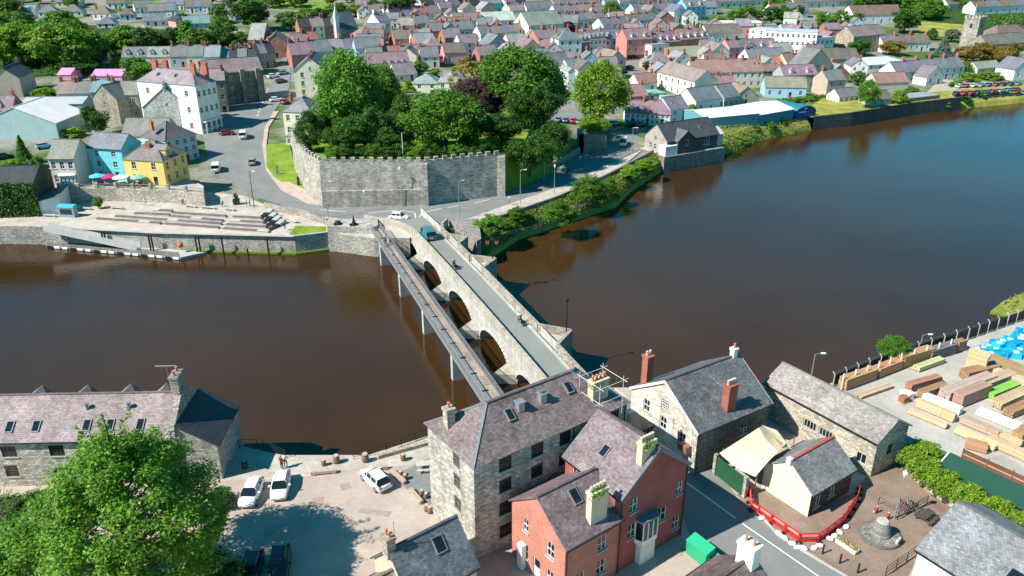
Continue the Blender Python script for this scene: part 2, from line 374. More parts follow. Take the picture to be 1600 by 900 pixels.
strip('riverside_car_park',[(G(*a),G(*c)) for a,c in (((1440,152),(1470,124)),((1520,154),(1540,128)),((1600,150),(1600,135)),((1680,142),(1680,125)))],plain('gravel_lot',(.4,.34,.27),.95,.2,.5),.16)
strip('car_park_by_castle',[(G(*a),G(*c)) for a,c in (((860,190),(865,172)),((910,195),(915,178)))],asphalt,.2)
def rline(a,c,w=.1,dz=.17):
    A=G(*a);C2=G(*c); d=(C2-A).normalized(); n=Vector((-d.y,d.x,0))*w
    return [Vector((p.x,p.y,max(hs(p.x,p.y),0)+dz)) for p in (A-n,C2-n,C2+n,A+n)]
b=MB()
for a,c in (((575,335),(620,331)),((625,331),(648,334)),((648,335),(650,344)),((655,341),(662,334)),((668,333),(690,328)),((700,327),(720,323)),((740,320),(765,314)),((800,303),(815,298)),((830,293),(845,288)),((500,330),(540,333))): b.poly(rline(a,c))
for k in range(9): b.poly(rline((402+k*2.0,182-k*5),(403+k*2.0,179.5-k*5),.15))
struct(b.build('road_marking',linepaint))
# riverside bank right of the bridge: rough slope with a low stone wall and planting
bk=[P(755,384)]+[P(*p,WL).xy.to_3d() for p in WLP[:5]]
tp=[G(*p) for p in ((745,360),(800,343),(865,318),(925,292),(965,272),(1020,245))]
b=MB()
for i in range(5):
    for k in range(5):
        f0,f1=k/5,(k+1)/5; a0,a1=bk[i].lerp(bk[i+1],f0),bk[i].lerp(bk[i+1],f1); t0,t1=tp[i].lerp(tp[i+1],f0),tp[i].lerp(tp[i+1],f1)
        for g0,g1,z0,z1 in ((0,.25,WL-1,-1.2),(.25,.6,-1.2,-.2),(.6,1,-.2,.35)):
            b.poly([a0.lerp(t0,g0).xy.to_3d()+Z*z0,a1.lerp(t1,g0).xy.to_3d()+Z*z0,a1.lerp(t1,g1).xy.to_3d()+Z*z1,a0.lerp(t0,g1).xy.to_3d()+Z*z1])
struct(b.build('riverbank',drygrass_m))
b=MB()
for a,c in zip(tp[:-1],tp[1:]): b.beam(a.xy.to_3d()+Z*1.25,c.xy.to_3d()+Z*1.25,.45,1.4)
o=b.build('roadside_wall',stone,color=(.3,.26,.22)); tag(o,'low stone wall along the riverside road right of the bridge','wall')
b=MB(); pts=[P(*p) for p in ((697,352),(748,352),(752,384),(745,388),(735,372))]; b.prism([(p.x,p.y) for p in pts],-8,1.4); o=b.build('planter_wall',stone,color=(.33,.3,.26)); tag(o,'stone-walled raised bed with shrubs at the far end of the bridge','wall')
# upper right bank: rough bank, then a dark river wall, then a grassy verge
UR=[P(*p,WL).xy.to_3d() for p in WLP[4:]]+[Vector((420,350,0)),Vector((900,500,0))]
def inl(pts,k,d):
    a=pts[max(k-1,0)]; c=pts[min(k+1,len(pts)-1)]; t=(c-a).normalized(); return pts[k]+Vector((-t.y,t.x,0))*d
def band(name,pts,prof,mat,color=None):
    b=MB()
    for i in range(len(pts)-1):
        for (d0,z0),(d1,z1) in zip(prof[:-1],prof[1:]):
            b.poly([inl(pts,i,d0)+Z*z0,inl(pts,i+1,d0)+Z*z0,inl(pts,i+1,d1)+Z*z1,inl(pts,i,d1)+Z*z1])
    return b.build(name,mat,color=color)
struct(band('bank_left',UR[:4],[(0,WL-1),(1.2,-2.4),(2.6,-.8),(4,.0),(14,.05)],drygrass_m))
struct(band('bank_behind_wall',UR[3:7],[(.5,.2),(14,.1)],drygrass_m))
struct(band('bank_right',UR[6:],[(0,WL-1),(1.5,-2.2),(4,-.8),(7,.05),(14,.1)],drygrass_m))
o=band('river_wall',UR[3:7],[(0,-8),(.35,.55),(1.0,.57),(1.0,.1)],stone,(.13,.12,.1)); tag(o,'long dark stone river wall along the upper right bank','wall')
sheet('river_lawn',[G(*p)+Z*.35 for p in ((1274,187),(1330,180),(1410,167),(1405,160),(1345,156),(1285,157),(1268,168))],drygrass_m,.45)
sheet('sports_field',[G(*p)+Z*.3 for p in ((1428,55),(1495,60),(1512,40),(1440,34))],drygrass_m)
sheet('hill_field',[G(*p)+Z*.4 for p in ((425,14),(520,16),(515,3),(425,3))],grass_m)
sheet('hill_field_small',[G(*p)+Z*.4 for p in ((240,10),(300,5),(300,0),(240,3))],grass_m)
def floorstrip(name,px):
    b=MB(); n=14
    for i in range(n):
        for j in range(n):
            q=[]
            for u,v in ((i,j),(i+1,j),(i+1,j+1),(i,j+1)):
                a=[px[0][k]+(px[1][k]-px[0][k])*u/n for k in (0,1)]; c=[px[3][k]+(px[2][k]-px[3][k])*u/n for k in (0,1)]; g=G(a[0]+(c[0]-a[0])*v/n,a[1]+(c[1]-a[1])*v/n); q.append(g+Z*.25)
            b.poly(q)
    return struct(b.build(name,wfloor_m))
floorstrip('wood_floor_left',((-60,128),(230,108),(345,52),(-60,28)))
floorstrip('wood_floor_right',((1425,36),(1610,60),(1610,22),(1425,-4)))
mr=[P(1548,486,WL+.5),P(1600,497,WL+.5),P(1700,490,WL+.5),P(1700,440,WL+.5),P(1600,457,WL+.5),P(1568,470,WL+.5)]
b=MB(); b.prism([(p.x,p.y) for p in mr],-8,WL+.5); struct(b.build('marsh',drygrass_m))
# ============================================================= stone arch bridge
BL0=P(846,590,1.0); BD=(P(647,363,1.0)-BL0).normalized(); BN=Vector((-BD.y,BD.x,0)); BRZ=math.atan2(BD.y,BD.x)
def bp(s,n,z): return Vector((BL0.x,BL0.y,0))+BD*s+BN*n+Z*z
def deck(s): return .75+.55*(1-((s-28)/34)**2)
bridge=thing('stone_bridge','old stone road bridge of five arches with triangular refuges across the brown river','bridge',bp(-6,-2,0))
off=bp(-6,-2,0)
class OB(MB):
    def build(s,*a,**k):
        s.v=[(x-off.x,y-off.y,z-off.z) for x,y,z in s.v]; return MB.build(s,*a,**k)
ARCH=[(3.0,4.1,-1.0),(15.4,5.6,-.65),(30,5.9,-.4),(44.6,5.8,-.6),(58.6,5.3,-1.0)]
def flare(s): return .45+max(0,(s-56)/10)**2*3.2
def arch_z(s):
    for c,h,k in ARCH:
        if abs(s-c)<h: return -3.6+(k+3.6)*math.sqrt(max(0,1-((s-c)/h)**2))**.8
    return None
ss=[-6.]
for c,h,k in ARCH:
    for i in range(21):
        a=PI*(1-i/20); ss.append(c+h*.9999*math.cos(a))
ss+= [66,70]; ss.sort()
b=OB()
for s0,s1 in zip(ss[:-1],ss[1:]):
    mid=arch_z((s0+s1)/2)
    for nf,sg in ((flare,1),(lambda s:-4.9,-1)):
        def zb(s):
            a=arch_z(s); return -8 if mid is None else (a if a is not None else -3.6)
        q=[bp(s0,nf(s0),zb(s0)),bp(s1,nf(s1),zb(s1)),bp(s1,nf(s1),deck(s1)+1.05),bp(s0,nf(s0),deck(s0)+1.05)]
        b.poly(q[::-1] if sg>0 else q)
    if mid is not None:
        b.poly([bp(s0,flare(s0),zb(s0)),bp(s1,flare(s1),zb(s1)),bp(s1,-4.9,zb(s1)),bp(s0,-4.9,zb(s0))][::-1])
for c,h,k in ARCH:
    for e in (-h,h):
        s=c+e; b.poly([bp(s,.45,-8),bp(s,-4.9,-8),bp(s,-4.9,-3.6),bp(s,.45,-3.6)] if e<0 else [bp(s,-4.9,-8),bp(s,.45,-8),bp(s,.45,-3.6),bp(s,-4.9,-3.6)])
b.build('arch_wall',limestone,bridge,(.5,.475,.43))
b=OB()
for i in range(28):
    s0=-6+i*2.6;s1=s0+2.6
    b.poly([bp(s0,0,deck(s0)),bp(s0,-4.4,deck(s0)),bp(s1,-4.4,deck(s1)),bp(s1,flare(s1)-.45,deck(s1))])
b.build('roadway',bridge_road,bridge)
b=OB()
for i in range(36):
    s0=-6+i*2.;s1=s0+2.
    b.hexa([bp(s0,flare(s0)-.42,deck(s0)-.2),bp(s1,flare(s1)-.42,deck(s1)-.2),bp(s1,flare(s1)+.03,deck(s1)-.2),bp(s0,flare(s0)+.03,deck(s0)-.2)],[bp(s0,flare(s0)-.42,deck(s0)+1.1),bp(s1,flare(s1)-.42,deck(s1)+1.1),bp(s1,flare(s1)+.03,deck(s1)+1.1),bp(s0,flare(s0)+.03,deck(s0)+1.1)])
b.build('parapet',limestone,bridge,(.46,.41,.34))
b=OB(); RPATH=[(-6,-4.75),(5.4,-4.75),(8.3,-8.2),(11.5,-4.75),(33.6,-4.75),(36.7,-8.2),(39.6,-4.75),(45.9,-4.75),(48.8,-7.4),(51.6,-4.75),(55,-4.75),(58,-5.6),(60.5,-7.4)]
for (s0,n0),(s1,n1) in zip(RPATH[:-1],RPATH[1:]):
    a,c=bp(s0,n0,deck(s0)+1.1),bp(s1,n1,deck(s1)+1.1); b.beam(a,c,.5,6 if n0!=n1 else 1.4)
b.build('parapet',stone,bridge,(.42,.37,.3))
for s0,s1,s2 in ((5.4,8.3,11.5),(33.6,36.7,39.6),(45.9,48.8,51.6)):
    b=OB(); b.poly([bp(s0,-4.6,deck(s0)+.03),bp(s1,-8.1 if s1!=48.8 else -7.3,deck(s1)+.03),bp(s2,-4.6,deck(s2)+.03)])
    b.build('refuge_floor',pavepale,bridge)
b=OB()
for s0 in np.arange(-2,54,2.): b.beam(bp(s0,-4.15,deck(s0)+.12),bp(s0+2,-4.15,deck(s0+2)+.12),.4,.2)
b.build('kerb',concrete,bridge)
for c,h,k in ARCH:
    ar=None
    for i in range(22):
        a0,a1=PI*i/22+.012,PI*(i+1)/22-.012; b=OB()
        def rp2(a,g): return c+(h+g)*math.cos(a), -3.6+(k+3.6)*max(0,math.sin(a))**.8*(1+g/(h*.7))
        q=[rp2(a0,0),rp2(a1,0),rp2(a1,.5),rp2(a0,.5)]
        b.hexa([bp(s,.46,z) for s,z in q],[bp(s,.54+flare(s)-.45,z) for s,z in q])
        if ar is None: ar=b.build('arch_ring',limestone,bridge,(.6,.575,.52))
        else: b.build('voussoir',limestone,ar,(.6,.575,.52))
for i in range(4):
    sm=(ARCH[i][0]+ARCH[i][1]+ARCH[i+1][0]-ARCH[i+1][1])/2; hw=1.5
    b=OB(); lo=[bp(sm-hw,.3,-8),bp(sm+hw,.3,-8),bp(sm,3.4,-8)]; md=[p.xy.to_3d()+Z*-2.3 for p in lo]; top=bp(sm,.4,-.6)
    b.mesh(lo+md+[top],[(0,2,5,3),(2,1,4,5),(3,5,6),(5,4,6),(3,6,4)]); b.build('cutwater',limestone,bridge,(.48,.44,.37))
# ============================================================= steel footbridge beside it
fb=thing('footbridge','narrow grey footbridge on concrete piers running beside the stone bridge','footbridge',bp(-4,7.2,0)); off=bp(-4,7.2,0)
def fe(s,f): # f 0 = left edge, 1 = right edge
    nl=8.54-1.52*s/62.5; nr=6.27-1.02*s/62; return nl+(nr-nl)*f
FZd=.75
b=OB(); b.hexa([bp(-3,fe(-3,0)-.15,FZd-.75),bp(63,fe(63,0)-.15,FZd-.75),bp(63,fe(63,1)+.15,FZd-.75),bp(-3,fe(-3,1)+.15,FZd-.75)],[bp(-3,fe(-3,0)-.1,FZd-.12),bp(63,fe(63,0)-.1,FZd-.12),bp(63,fe(63,1)+.1,FZd-.12),bp(-3,fe(-3,1)+.1,FZd-.12)])
b.build('girder',concrete,fb)
rng=random.Random(5)
for i in range(30):
    s0=-3+i*2.2; s1=s0+2.17
    for f0,f1 in ((.02,.66),(.67,.98)):
        b=OB(); b.hexa([bp(s,fe(s,f),FZd-.12) for s,f in ((s0,f0),(s1,f0),(s1,f1),(s0,f1))],[bp(s,fe(s,f),FZd+.02*rng.random()) for s,f in ((s0,f0),(s1,f0),(s1,f1),(s0,f1))])
        g=rng.uniform(.85,1.1); b.build('deck_panel',planks,fb,((.34*g,.31*g,.28*g) if f0<.1 else (.36*g,.26*g,.2*g)))
for f in (0,1):
    b=OB(); b.beam(bp(-3,fe(-3,f),FZd+1.2),bp(63,fe(63,f),FZd+1.2),.09,.07)
    for zz in np.arange(.15,1.15,.16): b.beam(bp(-3,fe(-3,f),FZd+zz),bp(63,fe(63,f),FZd+zz),.03,.03)
    b.build('handrail',metal,fb)
    b=OB(); b.beam(bp(-3,fe(-3,f),FZd+.16),bp(63,fe(63,f),FZd+.16),.1,.42); b.build('edge_beam',metal,fb)
    for s in np.arange(-3,63.1,3.): b=OB(); b.beam(bp(s,fe(s,f)-.03,FZd+1.2),bp(s+.07,fe(s,f)-.03,FZd+1.2),.09,1.3); b.build('rail_post',metal,fb)
for s in np.arange(0,62,4.4):
    b=OB(); b.hexa([bp(s,fe(s,.3),FZd+.03),bp(s+.3,fe(s,.3),FZd+.03),bp(s+.3,fe(s,.66),FZd+.03),bp(s,fe(s,.66),FZd+.03)],[bp(s,fe(s,.3),FZd+.05),bp(s+.3,fe(s,.3),FZd+.05),bp(s+.3,fe(s,.66),FZd+.05),bp(s,fe(s,.66),FZd+.05)]); b.build('drain_grate',dmetal,fb)
for s in (-2,11.5,26.2,40.9,55.5):
    b=OB(); c=fe(s,.5); b.hexa([bp(s+x,c+y,-8) for x,y in ((-.45,-.9),(.45,-.9),(.45,.9),(-.45,.9))],[bp(s+x,c+y,FZd-.75) for x,y in ((-.45,-.9),(.45,-.9),(.45,.9),(-.45,.9))])
    b.build('pier',concrete,fb)
# ============================================================= castle
CP=[P(*p,.5) for p in ((461,262),(482,302),(506,320),(664,317),(783,302))]
CT=[hz(CP[0].copy(),222),hz(CP[2].copy(),252),hz(CP[2].copy(),252),hz(CP[3].copy(),252),hz(CP[4].copy(),241)]; CT[0]=CT[1]=max(CT[1],CT[0]*.9)
MZ=8.3
castle=thing('castle_wall','high grey stone castle curtain wall with battlements above the far bridge junction','castle wall',CP[2]); off=Vector(CP[2])
inner=Vector((-28,205,0))
for i in range(4):
    a,c=CP[i],CP[i+1]; d=(c-a).normalized(); n=Vector((d.y,-d.x,0)); w=-n*1.2
    b=OB(); bt=n*.7 if i>1 else n*.3
    za,zc=(CT[i],CT[i+1]) if i>0 else (CT[1]-.0,CT[1])
    b.hexa([a+bt-Z*2,c+bt-Z*2,c+w-Z*2,a+w-Z*2],[Vector((a.x,a.y,za)),Vector((c.x,c.y,zc)),Vector((c.x,c.y,zc))+w,Vector((a.x,a.y,za))+w])
    seg=b.build('curtain_wall',stone_big,castle,(.43,.39,.33) if i<3 else (.4,.37,.32))
    ln=(c-a).length; k=int(ln/1.9)
    for j in range(k):
        f=(j+.25)/k; p=a.lerp(c,f); p2=a.lerp(c,f+.5/k); zt=za+(zc-za)*f
        b=OB(); b.hexa([Vector((q.x,q.y,zt-.02))+m for q,m in ((p,n*.02),(p2,n*.02),(p2,-n*.55),(p,-n*.55))],[Vector((q.x,q.y,zt+.75))+m for q,m in ((p,n*.02),(p2,n*.02),(p2,-n*.55),(p,-n*.55))])
        b.build('merlon',stone_big,seg,(.4,.37,.32))
    if i==2:
        b=OB(); b.hexa([a+n*1.-Z*2,c+n*1.-Z*2,c+n*.1-Z*2,a+n*.1-Z*2],[a+n*.85+Z*3.1,c+n*.85+Z*3.1,c+n*.1+Z*3.3,a+n*.1+Z*3.3]); b.build('plinth',stone_big,castle,(.36,.32,.27))
for px in (664,783):
    p=CP[3] if px==664 else CP[4]; b=OB(); b.box(p.x-.8,p.x+.9,p.y-1.1,p.y+.9,-2,CT[3]-.4 if px==664 else CT[4]-.3); b.build('buttress',stone_big,castle,(.45,.41,.35))
top=[p.xy.to_3d()+Z*MZ for p in CP]+[Vector(p) for p in ((3,180,MZ),(6,205,MZ),(-4,262,MZ),(-42,262,MZ),(-46,205,MZ))]
bot=[p.xy.to_3d() for p in CP]+[Vector(p) for p in ((9,181,0),(17,203,0),(4,268,3),(-45,268,3),(-50,205,1))]
b=MB(); b.poly(top); n=len(top)
for i in range(n):
    j=(i+1)%n; b.poly([bot[i],bot[j],top[j],top[i]])
struct(b.build('castle_mound',grass_m))
lw=[G(*p) for p in ((785,302),(820,286),(865,262),(905,240),(925,226))]
b=MB()
for a,c in zip(lw[:-1],lw[1:]): b.beam(a+Z*1.6,c+Z*1.6,.5,2.4)
o=b.build('mound_wall',stone,color=(.36,.32,.26)); tag(o,'low stone retaining wall curving along the road below the castle trees','wall')
p=G(908,240); b=MB(); b.box(p.x-.6,p.x+6.5,p.y+.2,p.y+1.,-1,4.8); b.mesh([(p.x-.6,p.y+.2,4.8),(p.x+.6,p.y+.2,4.8),(p.x+.6,p.y+8,4.8),(p.x-.6,p.y+8,4.8),(p.x-.6,p.y+.2,-1),(p.x+.6,p.y+.2,-1),(p.x+.6,p.y+8,-1),(p.x-.6,p.y+8,-1)],[(0,1,2,3),(4,5,1,0),(5,6,2,1),(7,4,0,3)])
o=b.build('ruined_wall',stone_big,color=(.3,.28,.24)); tag(o,'tall dark stone wall end beside the castle car park','wall')
# ============================================================= buildings: shared builders
def clip(poly,a,b):
    "keep the part of poly left of a->b (2D)"
    out=[]; n=len(poly)
    def sd(p): return (b[0]-a[0])*(p[1]-a[1])-(b[1]-a[1])*(p[0]-a[0])
    for i in range(n):
        p,q=poly[i],poly[(i+1)%n]; sp,sq=sd(p),sd(q)
        if sp>=-1e-9: out.append(p)
        if (sp>1e-9 and sq<-1e-9) or (sp<-1e-9 and sq>1e-9):
            t=sp/(sp-sq); out.append((p[0]+(q[0]-p[0])*t,p[1]+(q[1]-p[1])*t))
    return out
def face(mb,O,U,prof,holes,m=0,dep=.16):
    O=Vector(O); U=Vector(U); Nn=U.cross(Z)
    def W3(u,v,d=0): return O+U*u+Z*v-Nn*d
    if not holes: mb.poly([W3(*p) for p in prof],m); return
    us=sorted({min(p[0] for p in prof),max(p[0] for p in prof)}|{h[0] for h in holes}|{h[0]+h[2] for h in holes})
    vs_=sorted({min(p[1] for p in prof),max(p[1] for p in prof)}|{h[1] for h in holes}|{h[1]+h[3] for h in holes})
    for u0,u1 in zip(us[:-1],us[1:]):
        for v0,v1 in zip(vs_[:-1],vs_[1:]):
            uc,vc=(u0+u1)/2,(v0+v1)/2
            if any(h[0]<uc<h[0]+h[2] and h[1]<vc<h[1]+h[3] for h in holes): continue
            c=[(u0,v0),(u1,v0),(u1,v1),(u0,v1)]
            for i in range(len(prof)):
                c=clip(c,prof[i],prof[(i+1)%len(prof)])
                if len(c)<3: break
            if len(c)>=3: mb.poly([W3(*p) for p in c],m)
    for h in holes:
        u,v,w,hh=h[:4]; c=[(u,v),(u+w,v),(u+w,v+hh),(u,v+hh)]
        for i in range(4):
            a,b2=c[i],c[(i+1)%4]; mb.poly([W3(*a),W3(*a,dep),W3(*b2,dep),W3(*b2)],m)
WINC={}
def winmesh(w,h,style):
    k=(round(w,2),round(h,2),style)
    if k in WINC: return WINC[k]
    f=MB(); t=.075; y0,y1=.07,.14
    def bar(x0,x1,z0,z1,yy=y0): f.box(x0,x1,yy,y1,z0,z1,0)
    if style=='door':
        f.box(-w/2,w/2,.1,.16,0,h,0); f.box(-w/2+.12,w/2-.12,.09,.1,h*.55,h-.15,1)
        WINC[k]=(f.data('door_mesh',[paint,glass]),None); return WINC[k]
    bar(-w/2,w/2,0,t); bar(-w/2,w/2,h-t,h); bar(-w/2,-w/2+t,t,h-t); bar(w/2-t,w/2,t,h-t)
    if style in('sash','grid'): bar(-w/2+t,w/2-t,h/2-.03,h/2+.03)
    if style in('sash','case','grid'): bar(-.025,.025,t,h-t,y0+.01)
    if style=='grid':
        for q in (.25,.75): bar(-w/2+t,w/2-t,h*q-.018,h*q+.018,y0+.015)
        for q in (-.25,.25): bar(w*q-.018,w*q+.018,t,h-t,y0+.018)
    if style=='shop':
        for q in (-.25,0,.25): bar(w*q-.03,w*q+.03,t,h-t,y0+.01)
    g=MB(); g.poly([(-w/2,.125,0),(w/2,.125,0),(w/2,.125,h),(-w/2,.125,h)],0)
    WINC[k]=(f,g); return WINC[k]
WMD={}
def window(root,O,U,u,v,w,h,style,near,fc=(.78,.78,.76),sill=True):
    O=Vector(O); U=Vector(U); k=(round(w,2),round(h,2),style); loc=O+U*(u+w/2)+Z*v; rz=math.atan2(U.y,U.x)
    f,g=winmesh(w,h,style)
    if style=='door': return put('door',f,root,fc,loc,rz)
    if near:
        if (k,1) not in WMD:
            s=MB(); s.box(-w/2-.1,w/2+.1,-.1,.06,-.1,0); WMD[k,1]=(f.data('window_mesh',paint),g.data('pane_mesh',glass),s.data('sill_mesh',concrete))
        a,p,s=WMD[k,1]; o=put('window',a,root,fc,loc,rz); put('pane',p,o)
        if sill: put('sill',s,o)
    else:
        if (k,0) not in WMD:
            q=MB(); q.v=list(f.v); q.f=list(f.f); q.m=[0]*len(f.f); q.mesh(g.v,g.f,1); WMD[k,0]=q.data('window_mesh',[paint,glass])
        o=put('window',WMD[k,0],root,fc,loc,rz)
    return o
def roofpart(root,kind,W,D,H,rise,mat,col,ov=.3,vg=.18,th=.13,near=False,ridgec=None,name='roof',x0=0,y0=0):
    b=MB(); tt=Z*th
    def sl(a,b_,c,d): # eave a->b_, ridge c<-d ; slab
        a,b_,c,d=map(Vector,(a,b_,c,d)); b.hexa([a,b_,c,d],[a+tt,b_+tt,c+tt,d+tt])
    X0,X1,Y0,Y1=x0,x0+W,y0,y0+D
    if kind=='p':
        s=rise/(D/2); e=H-ov*s; my=(Y0+Y1)/2
        sl((X0-vg,Y0-ov,e),(X1+vg,Y0-ov,e),(X1+vg,my,H+rise),(X0-vg,my,H+rise)); sl((X1+vg,Y1+ov,e),(X0-vg,Y1+ov,e),(X0-vg,my,H+rise),(X1+vg,my,H+rise))
        rl=((X0-vg,my,H+rise+th+.07),(X1+vg,my,H+rise+th+.07))
    elif kind=='g':
        s=rise/(W/2); e=H-ov*s; mx=(X0+X1)/2
        sl((X0-ov,Y1+vg,e),(X0-ov,Y0-vg,e),(mx,Y0-vg,H+rise),(mx,Y1+vg,H+rise)); sl((X1+ov,Y0-vg,e),(X1+ov,Y1+vg,e),(mx,Y1+vg,H+rise),(mx,Y0-vg,H+rise))
        rl=((mx,Y0-vg,H+rise+th+.07),(mx,Y1+vg,H+rise+th+.07))
    elif kind=='h':
        o=ov; e=H-.12; c=[(X0-o,Y0-o,e),(X1+o,Y0-o,e),(X1+o,Y1+o,e),(X0-o,Y1+o,e)]
        k=min(W,D)/2
        if W>=D: r=[(X0+k,(Y0+Y1)/2,H+rise),(X1-k,(Y0+Y1)/2,H+rise)]; fs=[(0,1,5,4),(1,2,5),(2,3,4,5),(3,0,4)]
        else: r=[((X0+X1)/2,Y0+k,H+rise),((X0+X1)/2,Y1-k,H+rise)]; fs=[(0,1,4),(1,2,5,4),(2,3,5),(3,0,4,5)]
        b.mesh(c+r,fs+[(3,2,1,0)]); rl=(Vector(r[0])+Z*.08,Vector(r[1])+Z*.08)
    elif kind=='m':
        sl((X0-vg,Y0-ov,H-ov*rise/D),(X1+vg,Y0-ov,H-ov*rise/D),(X1+vg,Y1+.05,H+rise),(X0-vg,Y1+.05,H+rise)); rl=None
    else:
        b.box(X0-.1,X1+.1,Y0-.1,Y1+.1,H,H+.25); b.box(X0+.25,X1-.25,Y0+.25,Y1-.25,H+.25,H+.3); rl=None
    o=b.build(name,mat,root,col)
    if rl and (Vector(rl[0])-Vector(rl[1])).length>.3:
        q=MB(); q.beam(rl[0],rl[1],.26,.12); q.build('ridge',slate,o,ridgec or tuple(c*.7 for c in col))
    if near and kind=='h':
        for a,r_ in zip(c,(r[0],r[1],r[1],r[0])) if W>=D else zip(c,(r[0],r[0],r[1],r[1])): q=MB(); q.beam(Vector(a)+Z*.06,Vector(r_)+Z*.06,.22,.08); q.build('hip_flashing',lead,o)
    if near and kind in 'pg':
        q=MB()
        if kind=='p':
            for yy in (Y0-ov-.06,Y1+ov+.06): q.beam((X0-vg,yy,e+.1),(X1+vg,yy,e+.1),.12,.1)
        else:
            for xx in (X0-ov-.06,X1+ov+.06): q.beam((xx,Y0-vg,e+.1),(xx,Y1+vg,e+.1),.12,.1)
        q.build('gutter',dmetal,o)
    return o
def building(name,label,cat,loc,rz,W,D,H,kind='p',rise=2.5,roofc=(.2,.2,.21),wallc=(.7,.7,.68),wallm=None,roofm=None,wins=None,near=False,z0=-1.5,ov=.3,group=None,fc=(.78,.78,.76),ridgec=None,doorc=None,sill=True,vg=.18,vergec=None):
    root=thing(name,label,cat,(loc[0],loc[1],loc[2] if len(loc)>2 else 0),rz,group); wallm=wallm or render; wins=wins or {}
    rect=lambda w:[(0,z0),(w,z0),(w,H),(0,H)]
    gab=lambda w:[(0,z0),(w,z0),(w,H),(w/2,H+rise),(0,H)]
    pf,ps=(rect(W),gab(D)) if kind=='p' else (gab(W),rect(D)) if kind=='g' else (rect(W),rect(D))
    pr=pl=ps; pb=pf
    if kind=='m': pr=[(0,z0),(D,z0),(D,H+rise),(0,H)]; pl=[(0,z0),(D,z0),(D,H),(0,H+rise)]; pb=[(0,z0),(W,z0),(W,H+rise),(0,H+rise)]
    b=MB(); S={'f':((0,0,0),(1,0,0),pf),'r':((W,0,0),(0,1,0),pr),'b':((W,D,0),(-1,0,0),pb),'l':((0,D,0),(0,-1,0),pl)}
    for k,(O,U,pp) in S.items():
        face(b,O,U,pp,[x[:4] for x in wins.get(k,[])],0)
    w=b.build('wall',wallm,root,wallc)
    for k,(O,U,pp) in S.items():
        for x in wins.get(k,[]):
            st=x[4] if len(x)>4 else 'sash'
            window(root,O,U,*x[:4],st,near,(doorc or (.12,.13,.14)) if st=='door' else (x[5] if len(x)>5 else fc),sill)
    roofpart(root,kind,W,D,H,rise,roofm or slate,roofc,ov,vg,near=near,ridgec=ridgec)
    if vergec:
        if kind=='p':
            for xx in (-vg-.03,W+vg+.03):
                q=MB()
                for y0_,y1_ in ((-ov,D/2),(D+ov,D/2)): q.beam((xx,y0_,H-ov*rise/(D/2)+.12),(xx,y1_,H+rise+.12),.06,.28)
                q.build('bargeboard',paint,root,vergec)
        elif kind=='g':
            for yy in (-vg-.03,D+vg+.03):
                q=MB()
                for x0_,x1_ in ((-ov,W/2),(W+ov,W/2)): q.beam((x0_,yy,H-ov*rise/(W/2)+.12),(x1_,yy,H+rise+.12),.06,.28)
                q.build('bargeboard',paint,root,vergec)
    root['dims']=(W,D,H,rise); root['rk']=kind
    return root
POT=MB(); POT.lathe([(.13,0),(.15,.08),(.11,.12),(.12,.45),(.15,.5),(.13,.55)],8); POTM=POT.data('pot_mesh',terracotta)
POTW=POT.data('pot_pale_mesh',plain('buff_pot',(.6,.48,.33),.8,.15,4))
def chimney(root,x,y,z0,z1,w,d,mat=None,col=(.33,.12,.08),pots=2,pale=False,capc=None):
    b=MB(); b.box(x-w/2,x+w/2,y-d/2,y+d/2,z0,z1-.25); b.box(x-w/2-.08,x+w/2+.08,y-d/2-.08,y+d/2+.08,z1-.25,z1)
    o=b.build('chimney',mat or brick,root,col)
    for i in range(pots):
        f=(i+.5)/pots-.5; px,py=(x+f*w,y) if w>=d else (x,y+f*d)
        p=put('chimney_pot',POTW if pale else POTM,o,loc=(px,py,z1))
    return o
def slope(root,side):
    W,D,H,rise=root['dims']; k=root['rk']
    if side=='f': return Vector((0,0,H)),Vector((1,0,0)),Vector((0,D/2,rise))
    if side=='b': return Vector((W,D,H)),Vector((-1,0,0)),Vector((0,-D/2,rise))
    if side=='l': return Vector((0,D,H)),Vector((0,-1,0)),Vector((W/2,0,rise))
    return Vector((W,0,H)),Vector((0,1,0)),Vector((-W/2,0,rise))
def rooflight(root,side,u,t,w=.8,l=1.2,name='rooflight'):
    O,U,V=slope(root,side); L_=V.length; V=V.normalized(); n=U.cross(V); c=O+U*u+V*(t*L_)+n*.13
    b=MB(); q=lambda a,bb,d:c+U*a+V*bb+n*d
    b.hexa([q(-w/2,-l/2,-.1),q(w/2,-l/2,-.1),q(w/2,l/2,-.1),q(-w/2,l/2,-.1)],[q(-w/2,-l/2,.1),q(w/2,-l/2,.1),q(w/2,l/2,.1),q(-w/2,l/2,.1)],0)
    e=.09; b.poly([q(-w/2+e,-l/2+e,.104),q(w/2-e,-l/2+e,.104),q(w/2-e,l/2-e,.104),q(-w/2+e,l/2-e,.104)],1)
    return b.build(name,[lead,glass],root)
